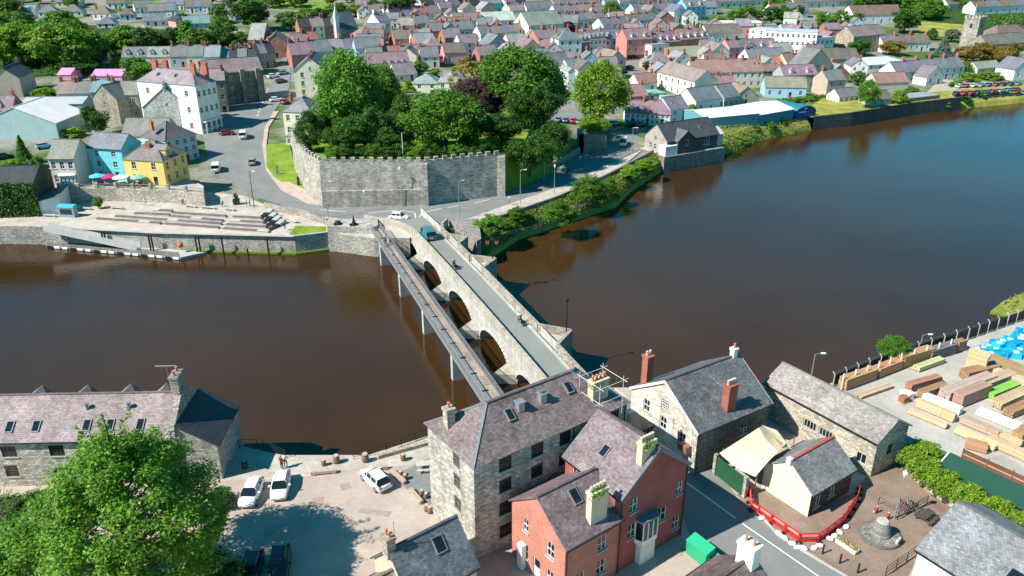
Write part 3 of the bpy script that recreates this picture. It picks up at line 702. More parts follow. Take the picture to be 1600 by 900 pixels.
def dormer(root,u,side='f',w=1.5,h=1.5,t=.12,wallc=(.72,.72,.7),roofc=(.2,.2,.21),win=True):
    O,U,V=slope(root,side); Vh=Vector((V.x,V.y,0)); run=Vh.length; Vh=Vh.normalized(); k=V.z/run
    c=O+U*u+Vh*(t*run)+Z*(t*V.z); dep=(h+.45)/k; top=c+Z*h; g=.5*w*.75
    b=MB(); a0,a1=c-U*w/2-Z*.3,c+U*w/2-Z*.3; t0,t1=top-U*w/2,top+U*w/2; ap=top+Z*g
    b.poly([a0,a1,t1,ap,t0]); b.poly([a1,a1+Vh*dep,t1+Vh*dep,t1]); b.poly([a0+Vh*dep,a0,t0,t0+Vh*dep])
    o=b.build('dormer',render,root,wallc)
    q=MB(); ex=U*.12; d2=Vh*(dep+g/k)
    for s in (-1,1):
        e0=top+U*s*(w/2+.14)-Z*.12-Vh*.12; r0=ap-Vh*.12
        q.hexa([e0,r0,r0+d2,e0+d2] if s<0 else [r0,e0,e0+d2,r0+d2],[p+Z*.1 for p in ([e0,r0,r0+d2,e0+d2] if s<0 else [r0,e0,e0+d2,r0+d2])])
    q.build('dormer_roof',slate,o,roofc)
    if win:
        f,gm=winmesh(w*.62,h*.8,'sash'); kk=(round(w*.62,2),round(h*.8,2),'sash')
        if (kk,0) not in WMD:
            qq=MB(); qq.v=list(f.v); qq.f=list(f.f); qq.m=[0]*len(f.f); qq.mesh(gm.v,gm.f,1); WMD[kk,0]=qq.data('window_mesh',[paint,glass])
        nrm=U.cross(Z); put('window',WMD[kk,0],o,(.78,.78,.76),c+Z*.15+nrm*.14,math.atan2(U.y,U.x))
    return o
def pipe(root,x,y,z0,z1,col=None): b=MB(); b.tube([(x,y,z0),(x,y,z1)],.055,6); return b.build('downpipe',dmetal,root)
# colours
SL=(.19,.195,.205); PU=(.26,.195,.2); DK=(.05,.055,.062); BR=(.2,.155,.125); RD=(.34,.15,.12); TE=(.2,.29,.29); LG=(.3,.3,.29); WT=(.72,.73,.72)
W_=(.78,.77,.74); C_=(.7,.63,.5); RB=(.36,.165,.13); PK=(.68,.33,.33); ST=(.36,.32,.26); BL=(.36,.56,.66); TQ=(.18,.62,.68); YL=(.8,.56,.18); GR=(.4,.41,.4); BE=(.5,.4,.31)
# ============================================================= near bank buildings
wc=P(740,728,10.4); wrz=R(35.2)
rows=[1.2,3.75,6.25,8.55]
fw=[(u,v,1.35,1.4,'grid',(.06,.05,.045)) for u in (2.6,6.1,9.3,12.4,15.2) for v in rows]
lwn=[(4.5,v,1.1,1.45,'grid',(.2,.19,.17)) for v in rows]
wh=building('stone_warehouse','tall four-storey rubble stone warehouse with hipped purple slate roof at the near bridge end','warehouse',(wc.x,wc.y,0),wrz,17.6,7.9,10.4,'h',2.75,(.195,.148,.145),(.5,.46,.39),stone,slate_big,{'f':fw,'l':lwn},True,ov=.25)
W17=lambda x,y,z:(x,y,z)
def hiplight(x,t,w=.75,l=1.2,nm='rooflight'): return rooflight(wh,'f',x,t,w,l,nm)
wh['dims']=(17.6,7.9,10.4,2.75)
hiplight(5.4,.62); hiplight(12.4,.7)
for x,t in ((6.7,.66),(9.2,.66)):
    b=MB(); yy=3.95*t; zz=10.4+2.75*t; b.box(x-.32,x+.32,yy-.3,yy+.3,zz-.3,zz+.75); b.box(x-.42,x+.42,yy-.4,yy+.4,zz+.75,zz+.85)
    if x>8:
        for k in range(4): b.tube([(x-.3+k*.2,yy,zz+.8),(x-.3+k*.2,yy-.1,zz+1.2)],.07,6)
    b.build('roof_vent',metal,wh)
ch=chimney(wh,1.0,5.6,10.3,12.9,.8,.8,stone,(.5,.43,.34),1); 
ch2=chimney(wh,14.9,1.3,10.2,13.2,1.9,.8,render,(.62,.52,.36),4)
pipe(wh,10.9,-.08,0,10.2); pipe(wh,17.3,-.08,0,10.2)
sc=thing('chimney_scaffold','white scaffold poles around the overgrown chimney of the stone warehouse','scaffold',(wc.x,wc.y,0),wrz)
for x in (13.5,16.4):
    for y in (-.5,2.4): b=MB(); b.tube([(x,y,9.8 if y<0 else 11.3),(x,y,13.9)],.022,5); b.build('standard',white,sc)
for z in (11.8,13.4):
    for y in (-.5,2.4): b=MB(); b.tube([(13.0,y,z),(17.0,y,z)],.02,5); b.build('ledger',white,sc)
    for x in (13.5,16.4): b=MB(); b.tube([(x,-1.0,z+.05),(x,2.8,z+.05)],.02,5); b.build('transom',white,sc)
# red brick house in two blocks
bo=Vector((9.25,52.8,0)); brz=R(36.5)
bf=[(1.0,5.9,1.0,1.5),(1.0,3.1,1.0,1.5),(4.6,3.0,1.25,1.6),(6.9,5.0,.85,1.5),(6.9,1.1,.85,1.5),(3.3,.1,1.0,2.1,'door')]
br=building('brick_house','large red brick gabled house with cream chimneys and a lower wing','house',bo,brz,8.15,7.35,8.2,'g',3.3,(.2,.155,.16),(.33,.095,.08),brick,slate_big,{'f':bf,'l':[(1,6.1,.9,1.4)],'r':[(2,5.5,.9,1.4),(5,5.5,.9,1.4)]},True,doorc=(.03,.08,.12),vergec=(.1,.17,.2))
rooflight(br,'l',3.2,.45)
chimney(br,3.1,.55,9.6,12.4,1.6,.65,render,(.66,.55,.38),5,True)
wg=MB(); face(wg,(-6.1,0,0),(1,0,0),[(0,-1.5),(6.1,-1.5),(6.1,6.1),(0,6.1)],[(3.6,3.6,1,1.5),(3.6,1.0,1,1.5),(1.2,1.0,1,1.5)])
face(wg,(-6.1,7.3,0),(0,-1,0),[(0,-1.5),(7.3,-1.5),(7.3,6.1),(3.65,8.8),(0,6.1)],[(1.6,4.0,.75,1.4),(4.9,3.6,.95,1.6),(1.6,1.1,.75,1.5),(4.9,.6,.95,1.6),(3.1,0,.95,2.1)])
face(wg,(0,7.3,0),(-1,0,0),[(0,-1.5),(6.1,-1.5),(6.1,6.1),(0,6.1)],[])
wing=wg.build('wing_wall',brick,br,(.45,.185,.135))  # sunlit tone put into the wing's brick colour, shaded tone into the main block's
for a in ((3.6,3.6,1,1.5),(3.6,1.0,1,1.5),(1.2,1.0,1,1.5)): window(br,(-6.1,0,0),(1,0,0),*a,'sash',True)
for a in ((1.6,4.0,.75,1.4),(4.9,3.6,.95,1.6),(1.6,1.1,.75,1.5),(4.9,.6,.95,1.6)): window(br,(-6.1,7.3,0),(0,-1,0),*a,'sash',True)
window(br,(-6.1,7.3,0),(0,-1,0),3.1,0,.95,2.1,'door',True,(.75,.75,.72))
roofpart(br,'p',6.2,7.3,6.1,2.7,slate_big,(.19,.14,.145),near=True,name='wing_roof',x0=-6.1,y0=0)
br['dims']=(6.1,7.3,6.1,2.7)
r_=rooflight(br,'f',-3.0,.72,.9,1.4); br['dims']=(8.15,7.35,8.2,3.3)
chimney(br,-2.2,.7,6.3,9.7,1.8,.65,render,(.7,.58,.4),5,True)
bay=MB(); bay.prism([(1.9,.02),(2.2,-.75),(4.0,-.75),(4.3,.02)],2.3,2.75); o=bay.build('bay_window',paint,br,(.8,.8,.78))
q=MB(); q.prism([(1.75,.02),(2.1,-.9),(4.1,-.9),(4.45,.02)],4.75,5.0); q.build('bay_roof',lead,o,)
q=MB(); q.prism([(1.95,.02),(2.24,-.7),(3.96,-.7),(4.25,.02)],2.75,4.75); q.build('pane',glass,o)
for x,y in ((2.22,-.74),(2.8,-.76),(3.4,-.76),(3.98,-.74),(1.93,-.04),(4.27,-.04)): q=MB(); q.box(x-.05,x+.05,y-.02,y+.06,2.75,4.75); q.build('mullion',white,o)
q=MB(); q.box(2.2,4.0,-.6,.02,-.2,2.3); q.build('bay_base',render,o,(.75,.75,.72))
for x,y in ((-.05,-.1),(8.05,-.1),(-6.0,-.1)): pipe(br,x,y,0,8 if x>-1 else 6)
q=MB(); q.box(-6.6,-6.12,5.2,5.9,0,2.6); q.build('porch',white,br)
# riverside pub
po=P(1091,675,5.4)
pub=building('riverside_inn','cream-fronted gabled inn with grey slate roof and tall brick chimneys beside the river','inn',(po.x,po.y,0),R(32),10.6,10.3,5.4,'p',3.4,(.135,.14,.145),(.2,.18,.15),stone,slate_big,{'l':[(2.0,3.6,1.0,1.5,'sash'),(4.75,5.3,1.1,1.25,'grid'),(4.75,2.9,1.0,1.5),(7.7,2.6,1.0,1.5),(1.6,.2,2.2,2.2,'shop')],'f':[(6.5,2.6,1,1.4)],},True,vergec=(.78,.76,.7))
b=MB(); face(b,(-.02,10.3,0),(0,-1,0),[(0,-1),(10.3,-1),(10.3,5.4),(5.15,8.8),(0,5.4)],[(2.0,3.6,1.0,1.5),(4.75,5.3,1.1,1.25),(4.75,2.9,1.0,1.5),(7.7,2.6,1.0,1.5),(1.6,.2,2.2,2.2)],dep=.02); b.build('painted_gable',stone,pub,(.72,.66,.54))
chimney(pub,5.1,.9,4.5,9.0,1.25,.9,brick,(.3,.1,.07),4,True); chimney(pub,1.4,9.6,4.6,9.4,.9,.9,brick,(.34,.12,.08),2,True); chimney(pub,9.9,5.15,8.4,9.9,.6,.6,render,(.75,.73,.7),1)
b=MB(); b.box(-.75,-.05,.6,1.9,2.5,3.3); b.build('hanging_sign',paint,pub,(.28,.13,.08)); b=MB(); b.tube([(4.3,1.6,6),(4.3,1.6,9.2)],.025,5)
for k in range(5): b.tube([(4.0+k*.15,1.3,9-k*.12),(4.0+k*.15,1.9,9-k*.12)],.014,4)
b.build('aerial',metal,pub)
b=MB(); b.box(-2.6,-.05,6.2,10.3,2.5,2.66); b.box(-2.6,-2.45,6.2,6.35,0,2.5); b.box(-2.6,-2.45,10.1,10.3,0,2.5); b.build('entrance_canopy',paint,pub,(.05,.055,.06))
# long stone shed
so=P(1372,691,4.4)
shd=building('long_stone_shed','long low stone shed with lichen-grey roof beside the timber yard','shed',(so.x,so.y,0),R(33.8),5.5,14.2,4.4,'g',1.6,(.3,.265,.24),(.53,.46,.36),stone,slate_big,{'l':[(5.6,1.6,1.6,1.0,'shop',(.5,.48,.44)),(7.6,1.6,1.6,1.0,'shop',(.5,.48,.44)),(12.2,1.0,1.2,1.2,'case')],'f':[(2.2,2.0,.9,1.2,'grid',(.1,.09,.08))]},True,ridgec=(.3,.26,.22))
# small gallery building
go=P(1269,770,2.95)
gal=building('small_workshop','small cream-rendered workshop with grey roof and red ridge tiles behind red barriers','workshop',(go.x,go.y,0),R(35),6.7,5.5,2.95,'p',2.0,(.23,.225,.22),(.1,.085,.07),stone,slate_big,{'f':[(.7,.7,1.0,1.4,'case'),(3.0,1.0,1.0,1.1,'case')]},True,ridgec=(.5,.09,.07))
b=MB(); face(b,(-.02,5.5,0),(0,-1,0),[(0,-1),(5.5,-1),(5.5,2.95),(2.75,4.95),(0,2.95)],[]); b.build('rendered_gable',render,gal,(.72,.64,.5))
q=MB(); q.box(-.3,.15,2.6,3.1,4.7,5.3); q.build('roof_cowl',white,gal)
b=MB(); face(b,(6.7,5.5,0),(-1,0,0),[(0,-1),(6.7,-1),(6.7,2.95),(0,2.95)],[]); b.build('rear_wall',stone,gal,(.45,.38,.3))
# left mill row
mo=Vector((-68.3,64.1,0)); mrz=R(2)
mf=[(u,v,1.5,1.3,'grid',(.08,.07,.06)) for u in (3.5,8,12.6,17.2,21.9,26.5,31) for v in (3.6,)]+[(u,1.2,1.3,1.4,'grid',(.08,.07,.06)) for u in (3.6,8.2,17.0,28.2,31.2)]+[(u,.0,1.1,2.2,'door') for u in (21.8,24.2,12.8)]
mill=building('stone_mill_row','long stone mill row with purple slate roof and rooflights on the left bank','mill',mo,mrz,34.2,8,5.5,'p',2.8,(.3,.23,.225),(.56,.5,.41),stone,slate_big,{'f':mf},True,doorc=(.03,.03,.03),ov=.25)
for u in (18,20.6,25.6,27.9,30.9): rooflight(mill,'f',u,.3,.8,1.25)
for u in (25.2,29.4):
    b=MB(); b.tube([(u,2.6,7.2),(u,2.6,7.9)],.16,8); b.tube([(u,2.6,7.9),(u,2.6,8.15)],.24,8); b.build('roof_vent',metal,mill)
for u in (19.5,24.2,28.6,32.3,14,9):
    b=MB(); b.mesh([(u-1.1,4.05,8.0),(u+1.1,4.05,8.0),(u,4.05,8.62),(u-1.1,5.6,7.4),(u+1.1,5.6,7.4),(u,5.6,8.62)],[(0,2,1),(0,3,5,2),(1,2,5,4),(3,4,5)]); b.build('rear_gable',slate,mill,(.2,.16,.155))
b=MB(); face(b,(34.2,0,0),(0,1,0),[(0,0),(8,0),(8,6.2),(4,9.1),(0,6.2)],[]); b.hexa([(34.0,-.1,5),(34.6,-.1,5),(34.6,8.1,5),(34.0,8.1,5)],[(34.0,.1,6.3),(34.6,.1,6.3),(34.6,8,6.3),(34.0,8,6.3)]); b.mesh([(34,0,6.3),(34,8,6.3),(34,4,9.1),(34.6,0,6.3),(34.6,8,6.3),(34.6,4,9.1)],[(0,2,1),(3,4,5),(0,3,5,2),(4,1,2,5)]); b.build('gable_parapet',stone,mill,(.4,.36,.31))
chimney(mill,34.1,4,8.6,10.6,.8,1.7,stone,(.42,.36,.29),2); b=MB(); b.tube([(33.3,4,9),(33.3,4,11.6)],.025,5)
for k in range(7): b.tube([(32.3+k*.3,3.7,11.5),(32.3+k*.3,4.3,11.5)],.013,4)
b.tube([(32.2,4,11.5),(34.3,4,11.5)],.016,4); b.build('aerial',metal,mill)
b=MB(); b.box(34.6,38.4,.4,7.6,-1,4.3); b.mesh([(34.6,.4,4.3),(34.6,7.6,4.3),(38.4,7.6,4.3),(38.4,.4,4.3),(34.6,.4,6.6),(34.6,7.6,6.6)],[(0,3,4),(1,5,2)]); b.build('lean_to',stone,mill,(.4,.37,.33))
b=MB(); b.hexa([(34.6,.2,6.6),(38.7,.2,4.15),(38.7,7.8,4.15),(34.6,7.8,6.6)],[(34.6,.2,6.74),(38.7,.2,4.29),(38.7,7.8,4.29),(34.6,7.8,6.74)]); b.build('lean_to_roof',slate,mill,(.05,.055,.065))
# slate-roofed cottage at the bottom edge
d38=dirv(R(38)); co=Vector((-2.9,49.0,0))-d38*6.2
cot=building('slate_cottage','blue-grey slate roofed cottage with rooflight below the stone warehouse','cottage',co,R(38),6.2,5.8,4.5,'p',2.9,(.13,.15,.165),(.62,.5,.36),render,slate_big,{'r':[(2,1,1,1.2)]},True)
rooflight(cot,'f',3.9,.68,1.0,1.4); chimney(cot,.1,3.2,6.6,8.6,.75,.9,stone,(.45,.38,.3),2)
b=MB(); b.tube([(.5,2.9,7),(.5,2.9,10)],.03,5)
for k in range(6): b.tube([(-.2+k*.25,2.5,9.9),(-.2+k*.25,3.3,9.9)],.014,4)
b.build('aerial',metal,cot)
c2=building('stone_slate_outbuilding','low outbuilding with brown stone-slate roof at the bottom edge below the car park','outbuilding',co-d38*4.6,R(38),4.5,5.2,3.3,'p',2.3,(.3,.25,.21),(.45,.38,.3),stone,slate_big,{},True); rooflight(c2,'f',2.9,.6,.9,1.2)
bh=building('brown_roof_house','brown-roofed house with a white rendered chimney at the bottom edge of the road','house',(14.55,40.5,0),R(38),8,6,4.2,'p',2.3,(.16,.115,.105),(.6,.55,.46),render,slate_big,{},True); chimney(bh,7.4,3,5.8,8.2,1.0,1.5,render,(.82,.8,.77),2)
rh=building('white_house','white house with broad grey slate roof in the lower right corner','house',(41.3,38.5,0),R(33),9.7,14,5,'g',2.6,(.21,.215,.22),(.8,.78,.72),render,slate_big,{'l':[(6.2,2.6,1.1,1.5,'case',(.7,.6,.2)),(10,2.6,1.1,1.5,'case')]},True); rooflight(rh,'l',6.4,.4,1.1,1.3)
# ============================================================= the town on the far bank
TR=random.Random(11); HG='houses of the hillside town'
ROOFN={SL:'grey',PU:'purple',DK:'dark',BR:'brown',RD:'red',TE:'teal',LG:'pale grey',WT:'white'}
def autow(W,H,rows,cols,door=False,z=0,shop=False):
    out=[]; sh=(H-.2)/rows; ww=min(1.05,W/cols*.5); wh_=min(1.5,sh*.56)
    for r in range(rows):
        for c in range(cols):
            u=W*(c+.5)/cols-ww/2
            if r==0 and shop: continue
            if r==0 and door and c==cols//2: out.append((u,.05,min(1.,ww+.1),2.05,'door'))
            else: out.append((u,r*sh+sh*.32,ww,wh_))
    if shop and W>3: out.append((.5,.4,W-1,min(2,sh*.7),'shop',(.3,.1,.08) if TR.random()<.5 else (.1,.14,.16)))
    return out
DOORS=[(.4,.03,.03),(.03,.06,.2),(.05,.05,.05),(.6,.58,.55),(.03,.12,.06)]
def hb(x1,y1,x2,y2,hp,dep,kind,roof,wall,rows,cols,label,ch='',wm=None,pitch=38,sw=0,cat='house',name='town_house',door=True,dm=0,rm=None,group=HG,potc=None,shop=False,zb=None,near=False,fc=(.78,.78,.76)):
    if zb is None: A,B=G(x1,y1),G(x2,y2)
    else: A,B=P(x1,y1,zb),P(x2,y2,zb)
    if B.x<A.x: A,B=B,A
    z=min(A.z,B.z); d=(B-A).xy; W=d.length; rz=math.atan2(d.y,d.x); H=max(2.2,hz(A.copy(),y1-hp)-A.z)+(A.z-z)
    half=(dep if kind in 'ph' else W)/2
    if kind=='h': half=min(dep,W)/2
    rise=half*math.tan(R(pitch)) if kind!='m' else dep*math.tan(R(pitch))
    if kind=='f': rise=0
    wins={}
    if rows: wins['f']=autow(W,H,rows,cols,door,shop=shop)
    side='l' if (x1+x2)/2>760 else 'r'
    if sw and rows: wins[side]=autow(dep,H,rows,sw)
    if kind=='g' and rows and rise>2.2 and W>4.5: wins['f'].append((W/2-.4,H+.15,.8,min(1.0,rise*.4)))
    o=building(name,label,cat,(A.x,A.y,z),rz,W,dep,H,kind,rise,tuple(c*TR.uniform(.88,1.12) for c in roof),wall,wm,rm,wins,near,z0=-4,ov=.22,group=group,doorc=TR.choice(DOORS),sill=near,fc=fc)
    for c in ch:
        if kind in 'ph': x={'l':.45,'m':W/2,'r':W-.45,'L':W*.25,'R':W*.75}[c]; y=dep/2+TR.uniform(-.3,.3); zt=H+rise
        else: x=W/2; y={'l':.45,'m':dep/2,'r':dep-.45,'L':dep*.25,'R':dep*.75}[c]; zt=H+rise
        if kind=='f': zt=H
        if kind=='h': zt=H+rise*.8
        chimney(o,x,y,zt-.9,zt+1.25,.62,1.15,brick,potc or TR.choice([(.36,.13,.09),(.4,.16,.11),(.3,.1,.08)]),2)
    for i in range(dm): dormer(o,W*(i+.5)/dm,'f' if kind=='p' else 'r',roofc=roof,wallc=(.74,.73,.7))
    return o
def row(x1,y1,x2,y2,n,hp,dep,roofs,walls,rows,cols,lab,ch='r',dm=0,pitch=38,wm=None):
    for i in range(n):
        f0,f1=i/n,(i+1)/n; w=walls[i%len(walls)]
        hb(x1+(x2-x1)*f0,y1+(y2-y1)*f0,x1+(x2-x1)*f1,y1+(y2-y1)*f1,hp*TR.uniform(.94,1.06),dep,'p',roofs[i%len(roofs)],w,rows,cols,f'{ORD[i]} from left in the {lab}',ch,wm=brick if w==RB else wm,pitch=pitch,dm=dm)
# --- quayside and Bridge Street, left
hb(147,280,199,284,50,6.5,'p',SL,TQ,3,2,'turquoise three-storey house beside the yellow house on the quay terrace','',sw=0,near=True,zb=2.9)
yh=hb(200,288,261,292,40,8.5,'h',(.2,.17,.17),YL,2,2,'yellow corner house with hipped grey roof above the quay','',sw=3,near=True,zb=2.9); chimney(yh,yh['dims'][0]*.5,2.6,yh['dims'][2]+.8,yh['dims'][2]+2.9,1.2,.7,brick,(.4,.15,.11),3); dormer(yh,3.4,'r',2.2,1.4,wallc=YL,roofc=(.25,.22,.21))
hb(85,291,124,291,43,8,'p',(.25,.24,.225),(.66,.6,.54),2,3,'grey-roofed quay cottage with timber balcony left of the turquoise house','',near=True,zb=2.9)
hb(96,293,120,292,18,3,'m',WT,(.75,.73,.68),1,4,'white glazed conservatory in front of the grey-roofed quay cottage','',pitch=15,cat='conservatory',name='conservatory',door=False,zb=2.9)
hb(-50,352,64,338,62,9,'p',DK,(.08,.09,.06),1,4,'dark-roofed building with an ivy-covered wall at the left quay end','',wm=stone,door=False,name='ivy_building',cat='building',pitch=28)
hb(64,338,80,320,40,4,'m',SL,W_,1,1,'small white end wall beside the ivy-covered quay building','',pitch=12)
hb(265,262,312,246,42,9,'h',(.17,.15,.15),BL,3,4,'light blue three-storey corner house with hipped roof on the main street','l',sw=2,near=True)
hb(195,238,262,238,26,9,'p',(.24,.215,.205),C_,1,2,'broad grey-roofed building behind the yellow house','',sw=0)
hb(230,206,306,206,38,8,'g',(.16,.15,.145),(.6,.58,.53),1,2,'pale stone gabled house in front of the white hotel','l',wm=stone,potc=(.3,.32,.31))
ho=hb(227,198,317,210,72,8,'h',(.3,.235,.235),(.8,.79,.76),3,3,'large white hotel with hipped purple roof and red chimneys on the main street','',sw=4,cat='hotel',name='white_hotel',near=True)
W,D,H,rs=ho['dims']
for x,y in ((2,D*.7),(5,D*.8),(W-3.2,D*.45),(W-2,D*.85)): chimney(ho,x,y,H+.5,H+rs+1.8,1.6,.8,brick,(.45,.13,.1),4)
for u in (W*.3,W*.6): rooflight(ho,'f',u,.55)
for yy in np.linspace(1,D-1,4):
    b=MB(); b.box(W+.6,W+.9,yy-.15,yy+.15,-.5,3.2); b.build('portico_column',white,ho)
b=MB(); b.box(W,W+1.1,.5,D-.5,3.2,3.5); b.build('portico',white,ho)
hb(334,178,358,176,52,7,'p',(.27,.25,.24),(.33,.28,.22),3,2,'narrow stone house right of the white hotel','r',wm=stone,sw=1)
gh=hb(330,168,416,156,52,9,'p',(.26,.215,.195),(.27,.25,.2),3,6,'long stone guildhall with brown roof and dark arcade at street level','',wm=stone,cat='guildhall',name='guildhall',sw=2,door=False)
W,D,H,rs=gh['dims']
for x in (W*.3,W*.62,W*.9): b=MB(); b.box(x-.7,x+.7,-1.1,.02,-2,H+.8); b.build('buttress',stone,gh,(.33,.3,.25))
hb(336,105,381,100,9,10,'h',TE,(.5,.5,.47),1,3,'teal-slated hipped hall behind the guildhall','',door=False)
hb(152,188,190,194,36,8,'g',(.14,.145,.15),(.37,.32,.24),2,1,'brown stone gabled house left of the pale stone gable','',wm=stone,door=False)
hb(176,188,222,188,40,8,'p',(.23,.22,.205),(.38,.33,.26),2,3,'stone house with grey roof behind the brown stone gable','l',wm=stone)
row(92,162,172,160,3,16,8,[PU,SL,TE],[W_,W_,BL],1,3,'slate-roofed row below the pink sheds',ch='lr')
hb(-28,219,93,219,26,16,'g',(.8,.8,.78),(.42,.56,.54),0,0,'large pale green corrugated warehouse with bright white roof','',wm=corrug,pitch=22,rm=corrug,cat='warehouse',name='corrugated_warehouse')
hb(35,182,132,180,18,10,'p',(.4,.5,.48),(.4,.5,.48),0,0,'pale green low shed behind the white-roofed warehouse','',wm=corrug,rm=corrug,pitch=14,cat='shed',name='low_shed')
hb(-6,154,37,152,31,14,'g',(.1,.11,.12),(.56,.43,.35),0,0,'pinkish rendered gable house at the wood edge, far left','r')
hb(-20,196,24,194,22,9,'p',PU,RB,1,3,'red brick house with dark dormer at the left frame edge','r',wm=brick,dm=1)
for i,(a,c) in enumerate((((92,127),(112,127)),((145,129),(192,129)))):
    hb(*a,*c,5,8,'p',(.75,.33,.5),(.75,.36,.5),0,0,['small pink-roofed shed below the wood','long pink-roofed shed below the wood'][i],'',pitch=22,rm=corrug,wm=corrug,cat='shed',name='pink_shed')
hb(128,104,168,103,7,7,'p',DK,BE,1,2,'dark-roofed cottage among the trees above the pink sheds','l')
row(193,104,268,102,2,14,8,[SL,LG],[W_,C_],1,2,'dormered row above the white hotel',ch='',dm=2)
row(268,106,345,104,3,17,9,[SL,SL,LG],[GR,C_,W_],1,2,'grey-roofed row behind the white hotel',ch='lr')
# --- hillside houses upper left
for i,(a,b_,c,d,h,r,w,k,t) in enumerate((
 (60,28,92,27,9,SL,W_,'h','hipped grey bungalow among trees near the upper left corner'),
 (98,27,130,26,9,SL,C_,'h','cream hipped bungalow right of the upper left corner trees'),
 (32,27,54,27,8,TE,W_,'p','white bungalow half hidden by trees at the upper left'),
 (88,12,126,11,9,SL,C_,'p','long cream house on the skyline at the upper left'),
 (146,31,174,31,10,BR,W_,'h','white hipped bungalow in front of the hillside estate'),
 (152,45,182,44,8,SL,W_,'h','low white bungalow lowest of the hillside estate'),
 (188,32,212,31,10,BR,BL,'h','bungalow with a light blue wall on the hillside estate'),
 (226,42,262,40,9,SL,W_,'p','white grey-roofed house right of the blue-walled bungalow'),
 (288,50,330,48,13,TE,BL,'p','pale blue pair of houses at the foot of the hillside estate'),
 (276,44,292,42,11,DK,PK,'g','narrow pink gabled house left of the pale blue pair'),
 (344,32,368,32,15,DK,GR,'g','grey gabled house standing alone among hillside trees'),
 (300,66,330,64,8,SL,GR,'p','low grey-roofed house behind the dormered row'),
 (168,14,196,13,9,BR,W_,'p','white brown-roofed house on the skyline left of the green field'))):
    hb(a,b_,c,d,h,8,k,r,w,1 if h<13 else 2,3,t,'' if i%2 else 'l',sw=1)
row(212,22,242,20,2,10,8,[SL],[W_,C_],2,2,'upper left hillside terrace nearest the field',ch='')
row(232,27,275,26,3,10,8,[SL],[W_],2,2,'middle terrace of the upper left hillside',ch='')
row(250,16,288,16,3,9,8,[SL],[C_,W_],2,2,'highest terrace of the upper left hillside',ch='')
row(291,21,331,20,3,11,8,[BR,SL],[W_,BL],2,2,'right-hand terrace of the upper left hillside',ch='')
# --- High Street and behind the castle
mhall=hb(412,92,455,90,24,14,'g',(.15,.155,.165),RB,1,3,'red brick market hall with white-edged gable on the high street','',wm=brick,pitch=33)
hb(391,88,414,88,26,14,'p',LG,RB,1,2,'pale-roofed brick hall beside the white-edged gable','',wm=brick)
row(362,120,402,118,3,25,9,[DK,SL,DK],[GR,ST,C_],2,2,'left side of the narrow high street, lower part',ch='lr')
row(400,108,432,104,3,22,9,[DK,SL],[ST,GR],2,2,'left side of the narrow high street, upper part',ch='r')
ch_=hb(463,152,514,150,41,16,'g',(.19,.175,.175),(.78,.73,.56),3,2,'tall cream gabled house with red chimneys at the foot of the high street','lm',near=True,potc=(.45,.13,.1))
hb(458,108,492,106,22,10,'p',PU,RB,2,3,'red brick house with stacked chimneys behind the tall cream gable','lmr',wm=brick)
hb(490,100,522,98,18,10,'p',SL,C_,1,2,'grey-roofed building right of the stacked brick chimneys','l')
cl=hb(446,212,490,214,38,10,'h',(.24,.235,.24),(.74,.68,.52),2,3,'cream riverside lodge with hipped grey roof beside the castle trees','l',near=True)
hb(448,228,466,228,14,5,'f',LG,(.62,.66,.68),1,2,'small flat-roofed glass porch below the cream lodge','',cat='porch',name='glass_porch')
cpl=hb(533,64,561,62,18,12,'p',(.09,.11,.125),(.3,.3,.28),1,5,'dark-roofed stone chapel with a small white spire','',wm=stone,pitch=48,cat='chapel',name='chapel',door=False)
b=MB(); b.box(-1.6,.1,.6,2.4,0,9.5); b.build('bell_turret',render,cpl,(.7,.7,.68)); b=MB(); b.mesh([(-1.8,.4,9.5),(.3,.4,9.5),(.3,2.6,9.5),(-1.8,2.6,9.5),(-.75,1.5,15.5)],[(0,1,4),(1,2,4),(2,3,4),(3,0,4),(3,2,1,0)]); b.build('spire',slate,cpl,(.62,.66,.68))
row(470,62,528,60,3,20,9,[DK,PU,DK],[RB,W_,RB],2,2,'brick row left of the chapel spire',ch='lr')
hb(563,72,596,70,15,10,'h',(.27,.19,.17),RB,2,3,'hip-roofed red brick house right of the chapel','',wm=brick)
hb(594,60,612,58,26,9,'p',SL,W_,2,2,'white house with tall white chimneys below the hill trees','lr',potc=(.8,.78,.75))
row(464,84,500,82,2,17,9,[PU,RD],[RB,RB],1,2,'flat-fronted brick pair above the high street',ch='r')
hb(558,98,598,97,22,9,'p',SL,BL,1,2,'grey-roofed building with a pale blue gable end behind the castle','',sw=1)
hb(560,84,596,84,15,9,'p',SL,RB,1,3,'long grey roof over a brick wall behind the blue gable end','m',wm=brick)
row(520,94,560,92,2,16,9,[LG,SL],[GR,C_],1,2,'grey pair behind the tallest castle tree',ch='r')
lr=hb(568,118,642,116,14,10,'p',(.26,.21,.215),W_,1,4,'long low purple-roofed building with round dormers behind the castle','')
for u in (.45,.6,.75,.88): dormer(lr,lr['dims'][0]*u,'f',1.1,.9)
hb(586,130,614,128,12,8,'p',BR,W_,1,2,'brown-roofed white cottage below the round dormers','')
hb(620,128,652,126,10,9,'p',PU,C_,1,2,'purple hipped outbuilding right of the brown-roofed cottage','')
hb(600,98,632,97,9,9,'p',RD,W_,1,2,'low red sheet roof left of the brown blank wall','')
hb(629,95,668,95,22,8,'f',BR,(.17,.1,.08),0,0,'brown blank-walled block left of the pink house','',cat='block',name='brown_block')
hb(667,93,692,92,21,8,'h',PU,PK,3,2,'pink three-storey house with hipped grey roof','')
hb(703,92,729,91,14,8,'h',SL,PK,1,2,'low pink hip-roofed house right of the three-storey pink house','')
hb(684,98,708,98,9,6,'f',RD,(.45,.08,.07),1,2,'small red flat-roofed block between the two pink houses','')
